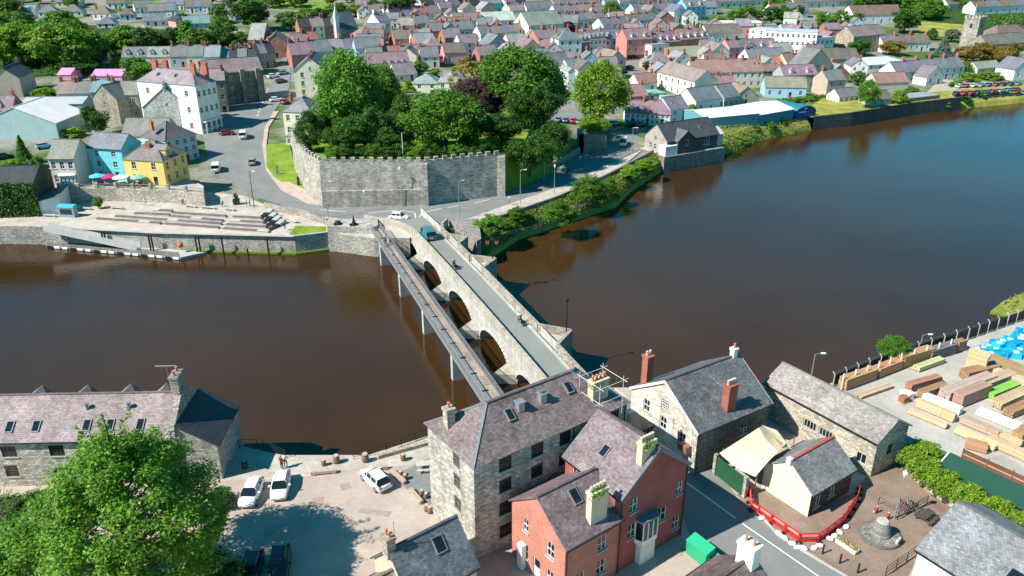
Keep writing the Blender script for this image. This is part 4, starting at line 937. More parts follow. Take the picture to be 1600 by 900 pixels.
hb(696,74,722,73,15,9,'p',PU,RB,2,3,'red brick house with purple roof above the pink houses','lr',wm=brick,sw=1)
hb(720,94,749,93,26,8,'p',PU,W_,3,3,'tall white three-storey house right of the low pink house','')
row(618,76,676,74,3,15,9,[PU,PU,LG],[RB,RB,C_],2,2,'purple-roofed row above the brown blank wall',ch='lr')
row(631,50,672,49,2,13,9,[PU,SL],[ST,GR],1,3,'grey-roofed pair above the purple-roofed row',ch='lr')
row(674,60,742,57,3,12,9,[SL],[RB,C_,W_],1,3,'long grey roof line in mid town',ch='r')
row(751,66,820,62,4,13,8,[SL,PU],[W_,PK,C_,PK],1,2,'grey and pink terrace left of the big dark gable',ch='r')
hb(762,88,795,86,17,9,'g',SL,GR,2,2,'grey gabled house above the castle trees','r')
hb(790,92,812,91,14,9,'g',SL,W_,1,2,'white gable just above the castle trees','')
hb(797,80,820,79,15,8,'p',TE,PK,1,2,'teal-roofed pink house behind the white gable','r')
hb(817,94,846,92,18,9,'g',PU,(.66,.53,.36),1,2,'ochre gabled house left of the brick shops','')
hb(710,44,754,43,11,9,'p',PU,C_,1,3,'cream building with purple roof in the upper town','')
hb(754,42,806,40,9,10,'p',(.45,.53,.5),W_,1,3,'pale green-roofed hall in the upper town','')
bd=hb(826,64,880,60,24,14,'p',(.27,.25,.24),(.7,.65,.52),0,0,'big cream hall with a dark gable end in the upper town','',sw=0,cat='hall',name='town_hall')
b=MB(); W,D,H,rs=bd['dims']; face(b,(W+.03,0,0),(0,1,0),[(0,0),(D,0),(D,H),(D/2,H+rs),(0,H)],[]); b.build('dark_gable',corrug,bd,(.03,.04,.045))
row(612,34,690,30,4,10,9,[DK,SL,RD,SL],[W_,GR,RB,C_],1,2,'dark-roofed line below the big hill tree',ch='lr')
row(660,16,700,14,2,10,10,[DK,SL],[GR,W_],1,3,'grey sheds on the skyline right of the hill tree',ch='')
row(706,24,752,20,3,14,9,[SL,DK,DK],[W_,W_,RB],2,2,'steep dark-roofed trio near the skyline',ch='r')
row(753,20,784,18,2,14,9,[PU,TE],[PK,TQ],2,2,'pink and turquoise pair near the skyline',ch='r')
row(790,18,822,16,2,14,9,[SL,DK],[W_,PK],2,2,'white and pink gables near the skyline',ch='r')
row(690,58,716,56,2,9,8,[BR,PU],[C_,RB],1,2,'small cream and brick pair in mid town',ch='l')
# --- centre: shops, market, terraces
row(840,84,872,82,2,23,9,[PU],[(.5,.22,.16),PK],2,3,'red shopfront row left of the white hotel block',ch='r')
hb(872,98,908,97,36,9,'h',SL,W_,3,3,'tall white three-storey block with grey hipped roof in mid town','lr',shop=True)
row(908,92,946,89,3,27,9,[PU,SL,SL],[RB,W_,W_],3,2,'brick and white shops right of the tall white block',ch='r',dm=2)
hb(944,86,974,84,25,9,'p',SL,W_,2,3,'white shop with two dormers near the street corner','r',dm=2)
rh2=hb(978,95,1018,93,33,10,'p',(.26,.17,.17),(.52,.22,.18),3,4,'red brick hotel with cream bays facing the street','lr',wm=brick,dm=2,shop=True)
row(1018,92,1104,86,4,26,10,[(.26,.17,.17)],[RB],2,2,'red brick terrace with white gablets right of the brick hotel',ch='r',dm=2)
hb(1017,97,1044,95,26,8,'f',LG,W_,2,3,'white flat-roofed block in front of the brick terrace','')
mk=hb(1046,100,1103,98,10,12,'p',(.3,.27,.23),(.42,.17,.12),0,0,'wide market hall with ribbed brown roof and rooflights','',rm=corrug,pitch=30,cat='market hall',name='market_hall')
hb(926,100,962,99,10,9,'h',SL,PK,1,3,'grey hipped roof block below the dormered shops','')
hb(950,114,977,112,20,10,'g',PU,(.62,.5,.42),2,2,'beige gabled house at the street corner by the parked cars','l')
hb(840,120,890,118,16,10,'p',(.16,.17,.19),C_,1,3,'cream building with solar panels on its roof beside the castle trees','')
hb(868,134,892,133,11,7,'p',(.18,.36,.38),W_,1,2,'small white building with teal striped roof','',rm=corrug)
hb(887,150,898,150,38,10,'g',LG,W_,0,0,'tall narrow white gable wall behind the bright green tree','')
hb(890,122,915,120,14,8,'p',SL,C_,1,2,'grey-roofed cream house right of the solar panel roof','')
hb(1016,112,1052,110,14,9,'h',(.27,.24,.22),PK,1,2,'pink hipped house in front of the market hall','lr')
lc=hb(1026,134,1083,158,22,9,'p',(.27,.235,.21),(.75,.7,.58),2,6,'long cream warehouse with brown roof running towards the river','l',sw=2,door=False)
hb(997,144,1026,142,14,7,'p',(.3,.17,.17),W_,1,2,'small white house with purple roof left of the cream warehouse','r')
hb(985,164,1012,162,13,8,'p',(.34,.22,.215),(.42,.16,.11),1,2,'red brick cottage with pinkish roof behind the white riverside terrace','r',wm=brick,sw=1)
hb(1012,158,1040,157,8,8,'f',(.25,.42,.4),GR,1,2,'low teal flat roof below the cream warehouse','')
hb(1034,170,1076,172,14,8,'f',(.3,.42,.38),(.74,.7,.6),1,3,'pale wall with green flat roof right of the low teal roof','')
for i,(a,b_,c,d,w) in enumerate(((976,194,1000,195,W_),(1000,195,1022,196,W_),(1022,196,1046,197,W_))):
    hb(a,b_,c,d,18,8,'p',PU,w,2,3,f'{ORD[i]} white house from the left in the riverside road terrace','l' if i<2 else '',sw=1)
hb(1046,196,1074,192,24,8,'p',SL,(.45,.6,.66),2,2,'pale blue gabled end house of the riverside road terrace','')
for i,(a,b_,c,d) in enumerate(((1086,178,1134,170),(1130,172,1154,168))):
    hb(a,b_,c,d,19,9,'p',SL,W_ if i==0 else GR,1,3,['grey-roofed white boathouse-style house above the blue sheds','dark gabled house right of the grey-roofed boathouse-style house'][i],'',sw=2)
pr=hb(1080,138,1190,137,24,9,'p',(.29,.175,.185),(.72,.67,.55),2,10,'long cream terrace with purple roof and red chimneys in the centre right','lLmRr',door=False,pitch=42)
for u in (.9,.96): rooflight(pr,'f',pr['dims'][0]*u,.6,.7,.9)
row(1086,150,1150,148,3,14,8,[(.31,.2,.2)],[RB,PK,C_],1,2,'lower purple-roofed row in front of the long cream terrace',ch='r')
hb(1145,166,1185,164,12,9,'g',(.28,.22,.17),(.5,.43,.34),1,1,'brown-roofed house with ivy above the white riverside sheds','')
hb(1110,100,1138,99,18,9,'g',PU,W_,2,2,'white gable in front of the brick terrace','')
row(1138,92,1172,90,2,17,8,[PU,SL],[PK,BL],2,2,'pink and blue pair right of the white gable',ch='lr')
hb(1168,88,1214,86,12,9,'p',PU,W_,1,3,'purple-roofed white house with three dormers','',dm=3)
hb(1104,72,1158,70,19,9,'p',BR,W_,1,4,'white gabled hall with brown roof left of the white school','')
hb(1170,104,1228,102,12,9,'p',SL,W_,1,3,'grey-roofed white house with solar panels below the dormers','l')
hb(1194,112,1226,111,8,8,'p',(.5,.17,.13),W_,1,2,'bright red-roofed house in mid right','')
row(1228,112,1296,108,4,13,8,[BR,SL,DK,SL],[C_,W_,RB,GR],1,2,'jumbled row right of the bright red roof',ch='r')
hb(1222,140,1274,139,22,8,'p',PU,GR,2,4,'grey stone-fronted house with purple roof and attic windows','l',dm=2)
hb(1250,134,1298,128,26,8,'g',(.2,.18,.17),(.6,.5,.38),1,1,'beige gabled house with dark roof right of the grey stone front','')
hb(1194,152,1258,154,16,8,'p',(.28,.22,.19),BL,1,4,'pale blue bungalow with brown roof above the hedge','')
hb(1290,150,1318,148,24,8,'p',SL,BE,2,2,'small beige house with outbuilding left of the riverside bungalow','l')
row(1264,98,1290,97,1,14,9,[SL],[C_],1,2,'grey hipped cottage line by the white school',ch='m')
row(1290,112,1342,110,2,18,10,[BR],[BE,W_],1,2,'brown-roofed pair below the stone school',ch='')
sch=hb(1192,80,1272,88,32,12,'f',(.55,.55,.53),(.82,.8,.76),3,10,'long white flat-roofed school block in the upper right','',cat='school',name='white_school',door=False)
hb(1168,72,1193,76,27,10,'f',(.5,.5,.48),C_,3,2,'cream end block of the white school','',cat='school',name='school_wing',door=False)
hb(1272,86,1300,84,26,10,'f',(.45,.46,.46),(.6,.65,.66),2,4,'grey end block right of the white school','',cat='school',name='school_wing',door=False)
hb(1128,50,1192,52,14,12,'f',WT,C_,1,5,'low white-roofed hall behind the white school','',cat='hall',name='low_hall')
hb(1282,84,1318,82,12,7,'f',DK,(.1,.08,.08),1,3,'dark flat-roofed shed in front of the grey school block','',cat='shed',name='dark_shed')
row(1206,30,1262,28,2,12,10,[BR,SL],[W_,BL],1,3,'broad-roofed pair behind the white school',ch='l')
bb=hb(1071,33,1102,31,22,10,'p',SL,(.25,.55,.72),3,4,'tall bright blue house with gabled attics near the skyline','lr',dm=2)
hb(1052,36,1072,35,18,10,'g',SL,W_,1,1,'white gable left of the bright blue house','')
# terraces of upper centre
row(864,46,946,42,6,13,8,[PU,SL],[C_,W_,PK,W_],1,2,'cream terrace right of the big dark gable',ch='r')
row(868,30,944,27,6,12,8,[SL,PU],[W_,C_,PK],1,2,'white terrace below the upper skyline rows',ch='r')
row(866,18,944,14,6,11,8,[PU,SL],[PK,W_,C_,BL],1,2,'highest terrace left of the round green tree',ch='r')
row(823,24,866,22,4,11,8,[SL],[W_],1,2,'white arcaded row near the skyline',ch='')
row(942,54,984,50,3,14,8,[SL,PU],[W_,BL,W_],1,2,'white gabled trio below the round green tree',ch='r')
row(984,48,1026,43,4,14,8,[SL],[C_,BL,W_],2,2,'stepped grey-roofed terrace in the upper centre',ch='r')
row(992,31,1050,27,4,13,9,[SL,PU],[W_,GR,PK],1,2,'houses behind the stepped terrace',ch='r')
row(968,14,1066,8,6,11,8,[PU,SL,RD],[W_,BL,C_,PK],1,2,'skyline terrace left of the bright blue house',ch='r')
row(1104,14,1200,10,5,11,8,[RD,PU,SL],[W_,C_],1,2,'skyline houses right of the bright blue house',ch='r')
row(948,18,968,17,1,10,8,[SL],[BL],1,2,'short row by the round green tree',ch='')
# --- upper right: church side
stn=hb(1330,84,1380,78,27,10,'p',PU,(.46,.38,.28),1,4,'old stone school with purple roof and gabled ends','',wm=stone,sw=2)
hb(1332,38,1408,36,14,12,'p',BR,W_,1,6,'modern white building with brown roof below the top right wood','',sw=1)
row(1378,82,1452,80,3,14,8,[SL,BR,BR],[W_,C_,W_],1,3,'bungalows between the stone school and the church',ch='r')
gd=hb(1340,112,1422,108,10,14,'h',(.62,.68,.64),W_,1,6,'large pale green-white roofed surgery in mid right','',pitch=16,cat='surgery',name='pale_roof_building')
row(1398,130,1504,122,5,17,9,[SL],[W_],2,2,'long white riverside terrace at the right',ch='r')
hb(1446,134,1472,131,13,6,'g',SL,W_,1,2,'white front gable of the long riverside terrace','')
hb(1368,142,1418,140,12,8,'p',(.3,.18,.18),(.62,.53,.42),0,0,'purple-roofed stone barn by the riverside gardens','',sw=1)
hb(1310,162,1342,159,10,6,'p',SL,W_,1,4,'low white riverside bungalow with small dark windows','',door=False)
hb(1362,167,1392,164,10,6,'p',BR,GR,1,3,'small open-fronted garden building beside the riverside tree','',door=False)
pv=hb(1416,167,1466,162,12,7,'f',(.3,.33,.35),(.2,.15,.1),1,6,'timber and glass riverside pavilion with flat overhanging roof','',cat='pavilion',name='pavilion')
hb(1582,126,1612,124,17,9,'g',SL,W_,1,2,'white gabled house at the right frame edge above the car park','')
hb(1526,116,1562,112,8,6,'p',LG,C_,1,2,'small stone outbuilding below the golden tree','')
hb(1556,66,1606,62,12,10,'h',BR,W_,1,3,'white house with hipped brown roof right of the church tower','m')
row(1522,24,1602,20,4,12,9,[BR,SL],[W_],1,2,'white houses in the top right corner',ch='r')
row(1240,14,1330,10,4,10,9,[BR,SL],[W_,C_],1,2,'houses among trees at the top right centre',ch='r')
hb(1480,16,1516,14,9,9,'p',BR,W_,1,3,'white house above the church tower','')
# church
A=G(1497,74); hh=hz(A.copy(),29)-A.z; B=G(1521,78); tw=thing('church_tower','square grey stone church tower with battlements at the upper right','church tower',A,math.atan2((B-A).y,(B-A).x)); w=(B-A).xy.length
b=MB(); b.hexa([(0,0,-3),(w,0,-3),(w,w,-3),(0,w,-3)],[(.25,.25,hh),(w-.25,.25,hh),(w-.25,w-.25,hh),(.25,w-.25,hh)]); b.build('wall',stone_big,tw,(.38,.345,.29))
b=MB(); b.box(0,w,0,w,hh,hh+.35); b.build('parapet',stone_big,tw,(.42,.37,.3))
for i in range(5):
    f=(i+.1)/4.6*w
    for q in ((f,f+.85,.02,.5),(f,f+.85,w-.5,w-.02),(.02,.5,f,f+.85),(w-.5,w-.02,f,f+.85)): b=MB(); b.box(*q,hh+.35,hh+1.5); b.build('merlon',stone_big,tw,(.42,.37,.3))
for O,U in (((w/2,.13,hh-4),(1,0,0)),((w-.13,w/2,hh-4),(0,1,0)),((.13,w/2,hh-4),(0,-1,0))):
    b=MB(); O=Vector(O);U=Vector(U);n=U.cross(Z); b.hexa([O-U*.5+n*.05,O+U*.5+n*.05,O+U*.5-n*.3,O-U*.5-n*.3],[O-U*.5+n*.05+Z*2,O+U*.5+n*.05+Z*2,O+U*.5-n*.3+Z*2,O-U*.5-n*.3+Z*2]); b.build('belfry_louvre',dmetal,tw)
b=MB(); b.tube([(w*.4,w*.4,hh),(w*.4,w*.4,hh+7)],.07,5); b.build('flagpole',white,tw)
hb(1540,84,1606,78,14,10,'p',(.2,.175,.16),(.36,.32,.26),1,4,'dark-roofed church nave right of the tower','',wm=stone,cat='church',name='church_nave',door=False)
# castle house on the mound
hb(646,152,686,152,22,9,'h',(.3,.31,.32),(.76,.72,.6),2,2,'cream castle mansion wing with hipped grey roof among the trees','',zb=8.3,pitch=30)
hb(686,152,724,152,24,10,'h',(.32,.33,.34),(.8,.78,.72),2,3,'white castle mansion with shallow grey roof among the trees','l',zb=8.3,pitch=28,potc=(.3,.25,.23))
hb(630,165,668,163,16,1.2,'f',(.3,.28,.25),(.33,.3,.26),0,0,'low stone inner wall on the castle mound','',zb=8.3,wm=stone,cat='wall',name='inner_wall')
# riverside dark building, sheds, boathouse
A=P(1041,244,-.2); eH=hz(A.copy(),221)
dB=building('riverside_restaurant','dark slate-roofed riverside restaurant standing on the river wall','restaurant',(A.x,A.y,0),R(30),17.5,9,eH,'p',3.6,(.07,.075,.08),(.08,.08,.085),planks,slate,{'l':[(3.8,.8,1,1.3),(3.8,3,.9,1.2),(2,.8,1,1.3)],'f':[(12.5,1.2,2.2,2.2,'shop')]},True)
b=MB(); face(b,(-.03,9,0),(0,-1,0),[(0,-1),(9,-1),(9,eH),(4.5,eH+3.6),(0,eH)],[(3.8,.8,1,1.3),(3.8,3,.9,1.2),(2,.8,1,1.3)],dep=.03); b.build('boarded_gable',planks,dB,(.42,.37,.34))
b=MB(); face(b,(2.5,-1.3,0),(1,0,0),[(0,0),(6,0),(6,eH),(3,eH+2.3),(0,eH)],[(2.4,2.2,1.2,1.6)]); b.poly([(2.5,0,0),(2.5,-1.3,0),(2.5,-1.3,eH),(2.5,0,eH)]); b.poly([(8.5,-1.3,0),(8.5,0,0),(8.5,0,eH),(8.5,-1.3,eH)]); b.build('cross_gable',planks,dB,(.09,.09,.095))
roofpart(dB,'g',6,5.5,eH,2.3,slate,(.13,.135,.14),name='cross_roof',x0=2.5,y0=-1.3); window(dB,(2.5,-1.3,0),(1,0,0),2.4,2.2,1.2,1.6,'case',True)
rooflight(dB,'f',13,.5); b=MB(); b.box(-2.5,18.5,-2.2,-1.5,-8,.3); b.box(-2.5,-1.8,-1.5,10,-8,.3); b.build('river_plinth',stone,dB,(.3,.26,.2)); b=MB(); b.box(-2.5,18.5,-1.5,9.5,-.5,.12); b.build('terrace_floor',concrete,dB)
b=MB(); b.box(-1.6,2.4,-1.4,1.2,.12,2.7); b.build('white_porch',render,dB,(.78,.75,.7))
b=MB(); b.box(17.6,20.5,1,6,0,3.2); b.mesh([(17.6,.8,3.2),(20.7,.8,3.2),(20.7,6.2,3.2),(17.6,6.2,3.2),(17.6,3.5,4.8),(20.7,3.5,4.8)],[(0,1,5,4),(2,3,4,5),(1,2,5),(3,0,4)]); b.build('end_annex',render,dB,(.62,.5,.46))
tw_=(.06,.27,.34)
for i,(a,b_,c,d,hp) in enumerate(((1100,205,1183,200,20),(1184,200,1238,190,20))):
    hb(a,b_,c,d,hp,12 if i==0 else 14,'p',(.82,.82,.8),tw_ if i else (.14,.33,.4),0,0,['long white-roofed riverside shed with grey-blue wall','teal-walled white-roofed shed next to the blue boathouse'][i],'',wm=corrug,rm=corrug,pitch=12,cat='shed',name='riverside_shed')
A=G(1240,193); B=G(1272,189); d=(B-A).xy; W=d.length; bo_=thing('blue_boathouse','royal blue arched boathouse with white lettering above its doors on the river bank','boathouse',A,math.atan2(d.y,d.x)); 
b=MB(); n=14; arc=[(W/2+W*.52*math.cos(PI*(1-i/n)),2.6+2.4*math.sin(PI*i/n)) for i in range(n+1)]
b.poly([(0,0,-2),(W,0,-2)]+[(x,0,z) for x,z in arc[::-1]]); b.poly([(W,0,-2),(W,11,-2),(W,11,2.6),(W,0,2.6)]); b.poly([(0,11,-2),(0,0,-2),(0,0,2.6),(0,11,2.6)]); b.build('wall',corrug,bo_,(.015,.07,.26))
b=MB()
for p,q in zip(arc[:-1],arc[1:]): b.poly([(p[0],-.15,p[1]+.05),(q[0],-.15,q[1]+.05),(q[0],11,q[1]+.05),(p[0],11,p[1]+.05)])
b.build('roof',corrug,bo_,(.03,.2,.24))
b=MB()
x=W*.18
for k,wd in enumerate((.5,.3,.55,.4,.5,.3,.45,.5,.35)):
    b.box(x,x+wd*W*.06,-.06,-.02,3.0,3.5); x+=wd*W*.06+.12
o=b.build('lettering',white,bo_); o['kind']='stuff'
b=MB(); b.box(W*.42,W*.56,-.06,-.02,4.05,4.5); b.build('emblem',white,bo_)
for x in (.2,.42,.64): b=MB(); b.box(W*x,W*(x+.17),-.05,-.015,-.5,2.4); b.build('door',paint,bo_,(.02,.09,.3))
# back-street houses that fill the gaps of the dense town
FP=[]
for o in [o for o in bpy.data.objects if o.type=='EMPTY' and 'dims' in o]:
    W,D,H,rs=o['dims']; m=Matrix.Rotation(o.rotation_euler[2],3,'Z'); c=o.location+m@Vector((W/2,D/2,0)); FP.append((c.x,c.y,math.hypot(W,D)/2))
IR=random.Random(31); NW={W_:'white',C_:'cream',RB:'brick',PK:'pink',GR:'grey',BL:'pale blue',BE:'beige'}; fill=[]
NOB=[(424,70,462,200),(975,88,1020,212),(1060,40,1110,56),(640,130,900,260)]
tries=0
while len(fill)<95 and tries<6000:
    tries+=1; x=IR.uniform(560,1345); y=IR.uniform(22,150) if x>900 else IR.uniform(22,108)
    if any(b[0]<x<b[2] and b[1]<y<b[3] for b in NOB): continue
    p=G(x,y)
    if any(math.hypot(p.x-a,p.y-b_)<r*.72+3.6 for a,b_,r in FP): continue
    fill.append((x,y)); FP.append((p.x,p.y,4.6))
for band,(lo,hi) in {'upper':(0,60),'middle':(60,100),'lower':(100,200)}.items():
    fs=sorted(f for f in fill if lo<=f[1]<hi)
    for i,(x,y) in enumerate(fs):
        p=G(x,y); s=F/(p.y*CS-(p.z-CH)*SN); w=IR.uniform(6,8.5)*s; w_=IR.choice([W_,W_,C_,C_,PK,GR,RB,BL,BE]); rf=IR.choice([PU,PU,SL,SL,BR,LG]); n=i+1
        word=ORD[i] if i<20 else ['twenty-first','twenty-second','twenty-third','twenty-fourth','twenty-fifth','twenty-sixth','twenty-seventh','twenty-eighth','twenty-ninth','thirtieth','thirty-first','thirty-second','thirty-third','thirty-fourth','thirty-fifth','thirty-sixth','thirty-seventh','thirty-eighth','thirty-ninth','fortieth'][min(i-20,19)]
        hb(x-w/2,y+IR.uniform(-1,1),x+w/2,y+IR.uniform(-1,1),IR.uniform(3.6,5.4)*s*.93,IR.uniform(6.5,8.5),IR.choice('ppgg'),rf,w_,2 if IR.random()<.6 else 1,2,f'{NW[w_]} back-street house, {word} from left of those in the {band} town',IR.choice(['','l','r']),wm=brick if w_==RB else None,group='back-street houses of the town')
# ============================================================= trees, hedges, ivy
def leafmesh(name,cent,nrm,size,rng,mat,aspect=.7):
    n=len(cent); r=rng.normal(size=(n,3)); t=np.cross(nrm,r); t/=np.linalg.norm(t,axis=1)[:,None]+1e-9; bt=np.cross(nrm,t)
    s=(size*rng.uniform(.65,1.35,n))[:,None]; a=t*s*.5; c=bt*s*.5*aspect
    V=np.stack([cent-a,cent-c*.9+a*.1,cent+a,cent+c*.9+a*.1],1).reshape(-1,3)
    me=bpy.data.meshes.new(name); me.vertices.add(4*n); me.vertices.foreach_set('co',V.ravel())
    me.loops.add(4*n); me.loops.foreach_set('vertex_index',np.arange(4*n)); me.polygons.add(n); me.polygons.foreach_set('loop_start',np.arange(0,4*n,4)); me.polygons.foreach_set('loop_total',np.full(n,4))
    me.update(); me.validate(); me.materials.append(mat); return me
def unit(v): return v/(np.linalg.norm(v,axis=1)[:,None]+1e-9)
def crown(seed,nc,per,leaf,shape='round',mat=None,clump=.26,gap=.0):
    "unit crown: height 1 (z 0.18..1), radius 0.5"
    rng=np.random.default_rng(seed); d=unit(rng.normal(size=(nc,3))); rad=rng.uniform(.45,1,nc)**.6
    if shape=='round': c=d*rad[:,None]*np.array([.42,.42,.36]); c[:,2]+=.58; c[:,:2]*=(1.05-.35*np.clip((c[:,2]-.55)/.4,0,1))[:,None]
    elif shape=='cone': z=rng.uniform(.12,.97,nc)**1.25; a=rng.uniform(0,2*PI,nc); rr=(1-z)*.42*rng.uniform(.5,1,nc); c=np.stack([rr*np.cos(a),rr*np.sin(a),z],1)
    elif shape=='bush': c=d*rad[:,None]*np.array([.42,.42,.5]); c[:,2]=np.abs(c[:,2])*1.5+.08
    elif shape=='lobes':
        lc=unit(rng.normal(size=(7,3)))*np.array([.27,.27,.22]); lc[:,2]+=.58; k=rng.integers(0,7,nc); c=lc[k]+d*rad[:,None]*.21; 
    elif shape=='tall': c=d*rad[:,None]*np.array([.36,.36,.42]); c[:,2]+=.54; c[:,:2]*=(1.15-.75*np.clip((c[:,2]-.45)/.5,0,1))[:,None]
    cr=clump*.5*rng.uniform(.6,1.25,nc)
    if shape=='cone': cr*=(1.25-c[:,2])
    o=unit(rng.normal(size=(nc*per,3))); rr=rng.uniform(0,1,nc*per)**(1/2.2); k=np.repeat(np.arange(nc),per)
    pos=c[k]+o*(rr*cr[k])[:,None]*np.array([1,1,.7])
    nr=unit(o*.7+np.array([0,0,.75])+rng.normal(size=o.shape)*.55)
    return leafmesh('crown_mesh',pos,nr,leaf,rng,mat or leaf_mid)
def trunkmesh(seed,h=.5,r=.028,limbs=6):
    rng=random.Random(seed); b=MB(); b.tube([(0,0,-.06),(.01,0,h*.4),(-.01,.01,h*.8),(0,0,h*1.25)],[r*1.25,r,r*.75,r*.35],7)
    for i in range(limbs):
        a=2*PI*i/limbs+rng.uniform(-.4,.4); z=h*rng.uniform(.5,.95); l=rng.uniform(.2,.34); e=rng.uniform(.5,1.1)
        b.tube([(0,0,z),(l*.5*math.cos(a),l*.5*math.sin(a),z+l*.35*e),(l*math.cos(a),l*math.sin(a),z+l*.9*e)],[r*.5,r*.34,r*.12],5)
    return b.data('trunk_mesh',bark,True)
PR={'A':crown(1,70,75,.055,'round'),'B':crown(2,80,70,.055,'lobes'),'C':crown(3,60,85,.055,'tall'),'K':crown(4,110,50,.05,'cone'),'U':crown(5,45,80,.07,'bush'),
    'D':crown(6,150,110,.032,'round'),'E':crown(7,150,110,.032,'lobes'),'Fd':crown(8,150,110,.032,'tall'),'V':crown(9,80,110,.042,'bush'),'Q':crown(10,100,90,.036,'round',clump=.17)}
TM=[trunkmesh(i) for i in range(3)]
def vis(o,m): o.material_slots[0].link='OBJECT'; o.material_slots[0].material=m
VG=random.Random(21)
def tree(px,py,hp,wp,k,m,label,zb=None,name='tree',group=None,cat='tree',at=None):
    p=(G(px,py) if zb is None else P(px,py,zb)) if at is None else at
    if at is None: h=hz(p.copy(),py-hp)-p.z; w=wp*(p.y*CS-(p.z-CH)*SN)/F
    else: h,w=hp,wp
    t=thing(name,label,cat,p,VG.uniform(0,6.28),group)
    c=put('crown',PR[k],t); c.scale=(w*1.12,w*1.12,h*1.04); vis(c,m)
    if k not in 'UV': tr=put('trunk',TM[VG.randrange(3)],t); tr.scale=(max(w,h*.5),)*2+(h,)
    elif h>.4: s=put('stem',TM[0],t); s.scale=(w*.6,w*.6,h*.7)
    return t
for a in (
 (548,222,146,106,'D',leaf_mid,'tallest broad green tree on the left of the castle mound'),
 (486,236,62,52,'Fd',leaf_dark,'small dark tree at the left corner of the castle wall'),
 (606,205,100,66,'Fd',leaf_mid,'upright bright tree between the two largest castle trees'),
 (696,234,95,124,'D',leaf_mid,'wide rounded tree with lit crown in the middle of the castle mound'),
 (748,200,78,98,'D',leaf_copper,'dark copper-leaved tree on the castle mound'),
 (805,192,122,138,'D',leaf_mid,'large green tree at the right of the castle mound'),
 (733,166,78,70,'Q',leaf_gold,'thin brownish tree behind the copper-leaved tree'),
 (570,234,78,84,'E',leaf_dark,'dark tree just behind the castle battlements on the left'),
 (632,230,82,56,'Fd',leaf_dark,'dark tree behind the battlements near the flagpole'),
 (784,228,62,72,'E',leaf_dark,'dark tree behind the battlements at the right tower'),
 (835,210,92,84,'E',leaf_dark,'dark spreading tree at the right end of the castle mound'),
 (520,216,56,52,'E',leaf_mid,'small green tree left of the tallest castle tree'),
 (670,236,44,50,'V',leaf_light,'light green bush under the rounded castle tree'),
 (590,190,88,70,'D',leaf_mid,'green tree behind the upright bright castle tree'),
 (655,205,60,50,'E',leaf_dark,'dark tree left behind the rounded castle tree'),
 (850,190,96,70,'D',leaf_mid,'green tree at the far right of the castle mound'),
 (500,222,52,44,'D',leaf_mid,'green tree at the left back of the castle mound'),
 (730,232,60,70,'E',leaf_dark,'dark low tree behind the right battlements'),
 (540,240,52,60,'E',leaf_dark,'dark low tree behind the left battlements'),
 (605,240,48,50,'E',leaf_dark,'dark low tree behind the centre battlements'),
 (640,160,34,26,'C',leaf_light,'small light tree left of the cream castle mansion')): tree(*a,zb=8.3,group='castle mound trees')
for i in range(12):
    tree(522+i*21.5,247-(i%3),22+6*(i%2),34,'V',leaf_dark if i%3 else leaf_mid,f'{ORD[i]} shrub from the left just behind the castle battlements',zb=8.3,name='shrub',cat='shrub',group='shrubs behind the battlements')
tree(828,272,74,74,'E',leaf_dark,'dark tree on the slope above the road wall',zb=3,group='castle mound trees')
tree(862,250,62,60,'D',leaf_dark,'shaded tree nearest the castle car park',zb=3,group='castle mound trees')
tree(936,206,112,88,'D',leaf_light,'bright yellow-green tree beside the riverside road')
tree(922,214,40,56,'E',leaf_light,'low bright green tree in front of the tall yellow-green one')
for i,(x,y,h,w,m,l) in enumerate(((768,362,30,58,leaf_mid,'first'),(808,342,22,34,leaf_mid,'second'),(872,346,40,52,leaf_mid,'third'),(920,312,46,58,leaf_mid,'fourth'),(952,300,28,30,leaf_mid,'fifth'),(985,276,22,34,leaf_light,'sixth'),(1008,262,16,34,leaf_light,'seventh'),(893,342,18,22,leaf_mid,'eighth'),(732,352,10,22,leaf_dark,'ninth'))):
    tree(x,y,h,w,'V',m,f'riverbank shrub right of the bridge, {l} by distance along the bank' if i<7 else ['small shrub at the foot of the third riverbank shrub','low planting in the raised bed by the bridge'][i-7],name='shrub',cat='shrub',zb=-.1)
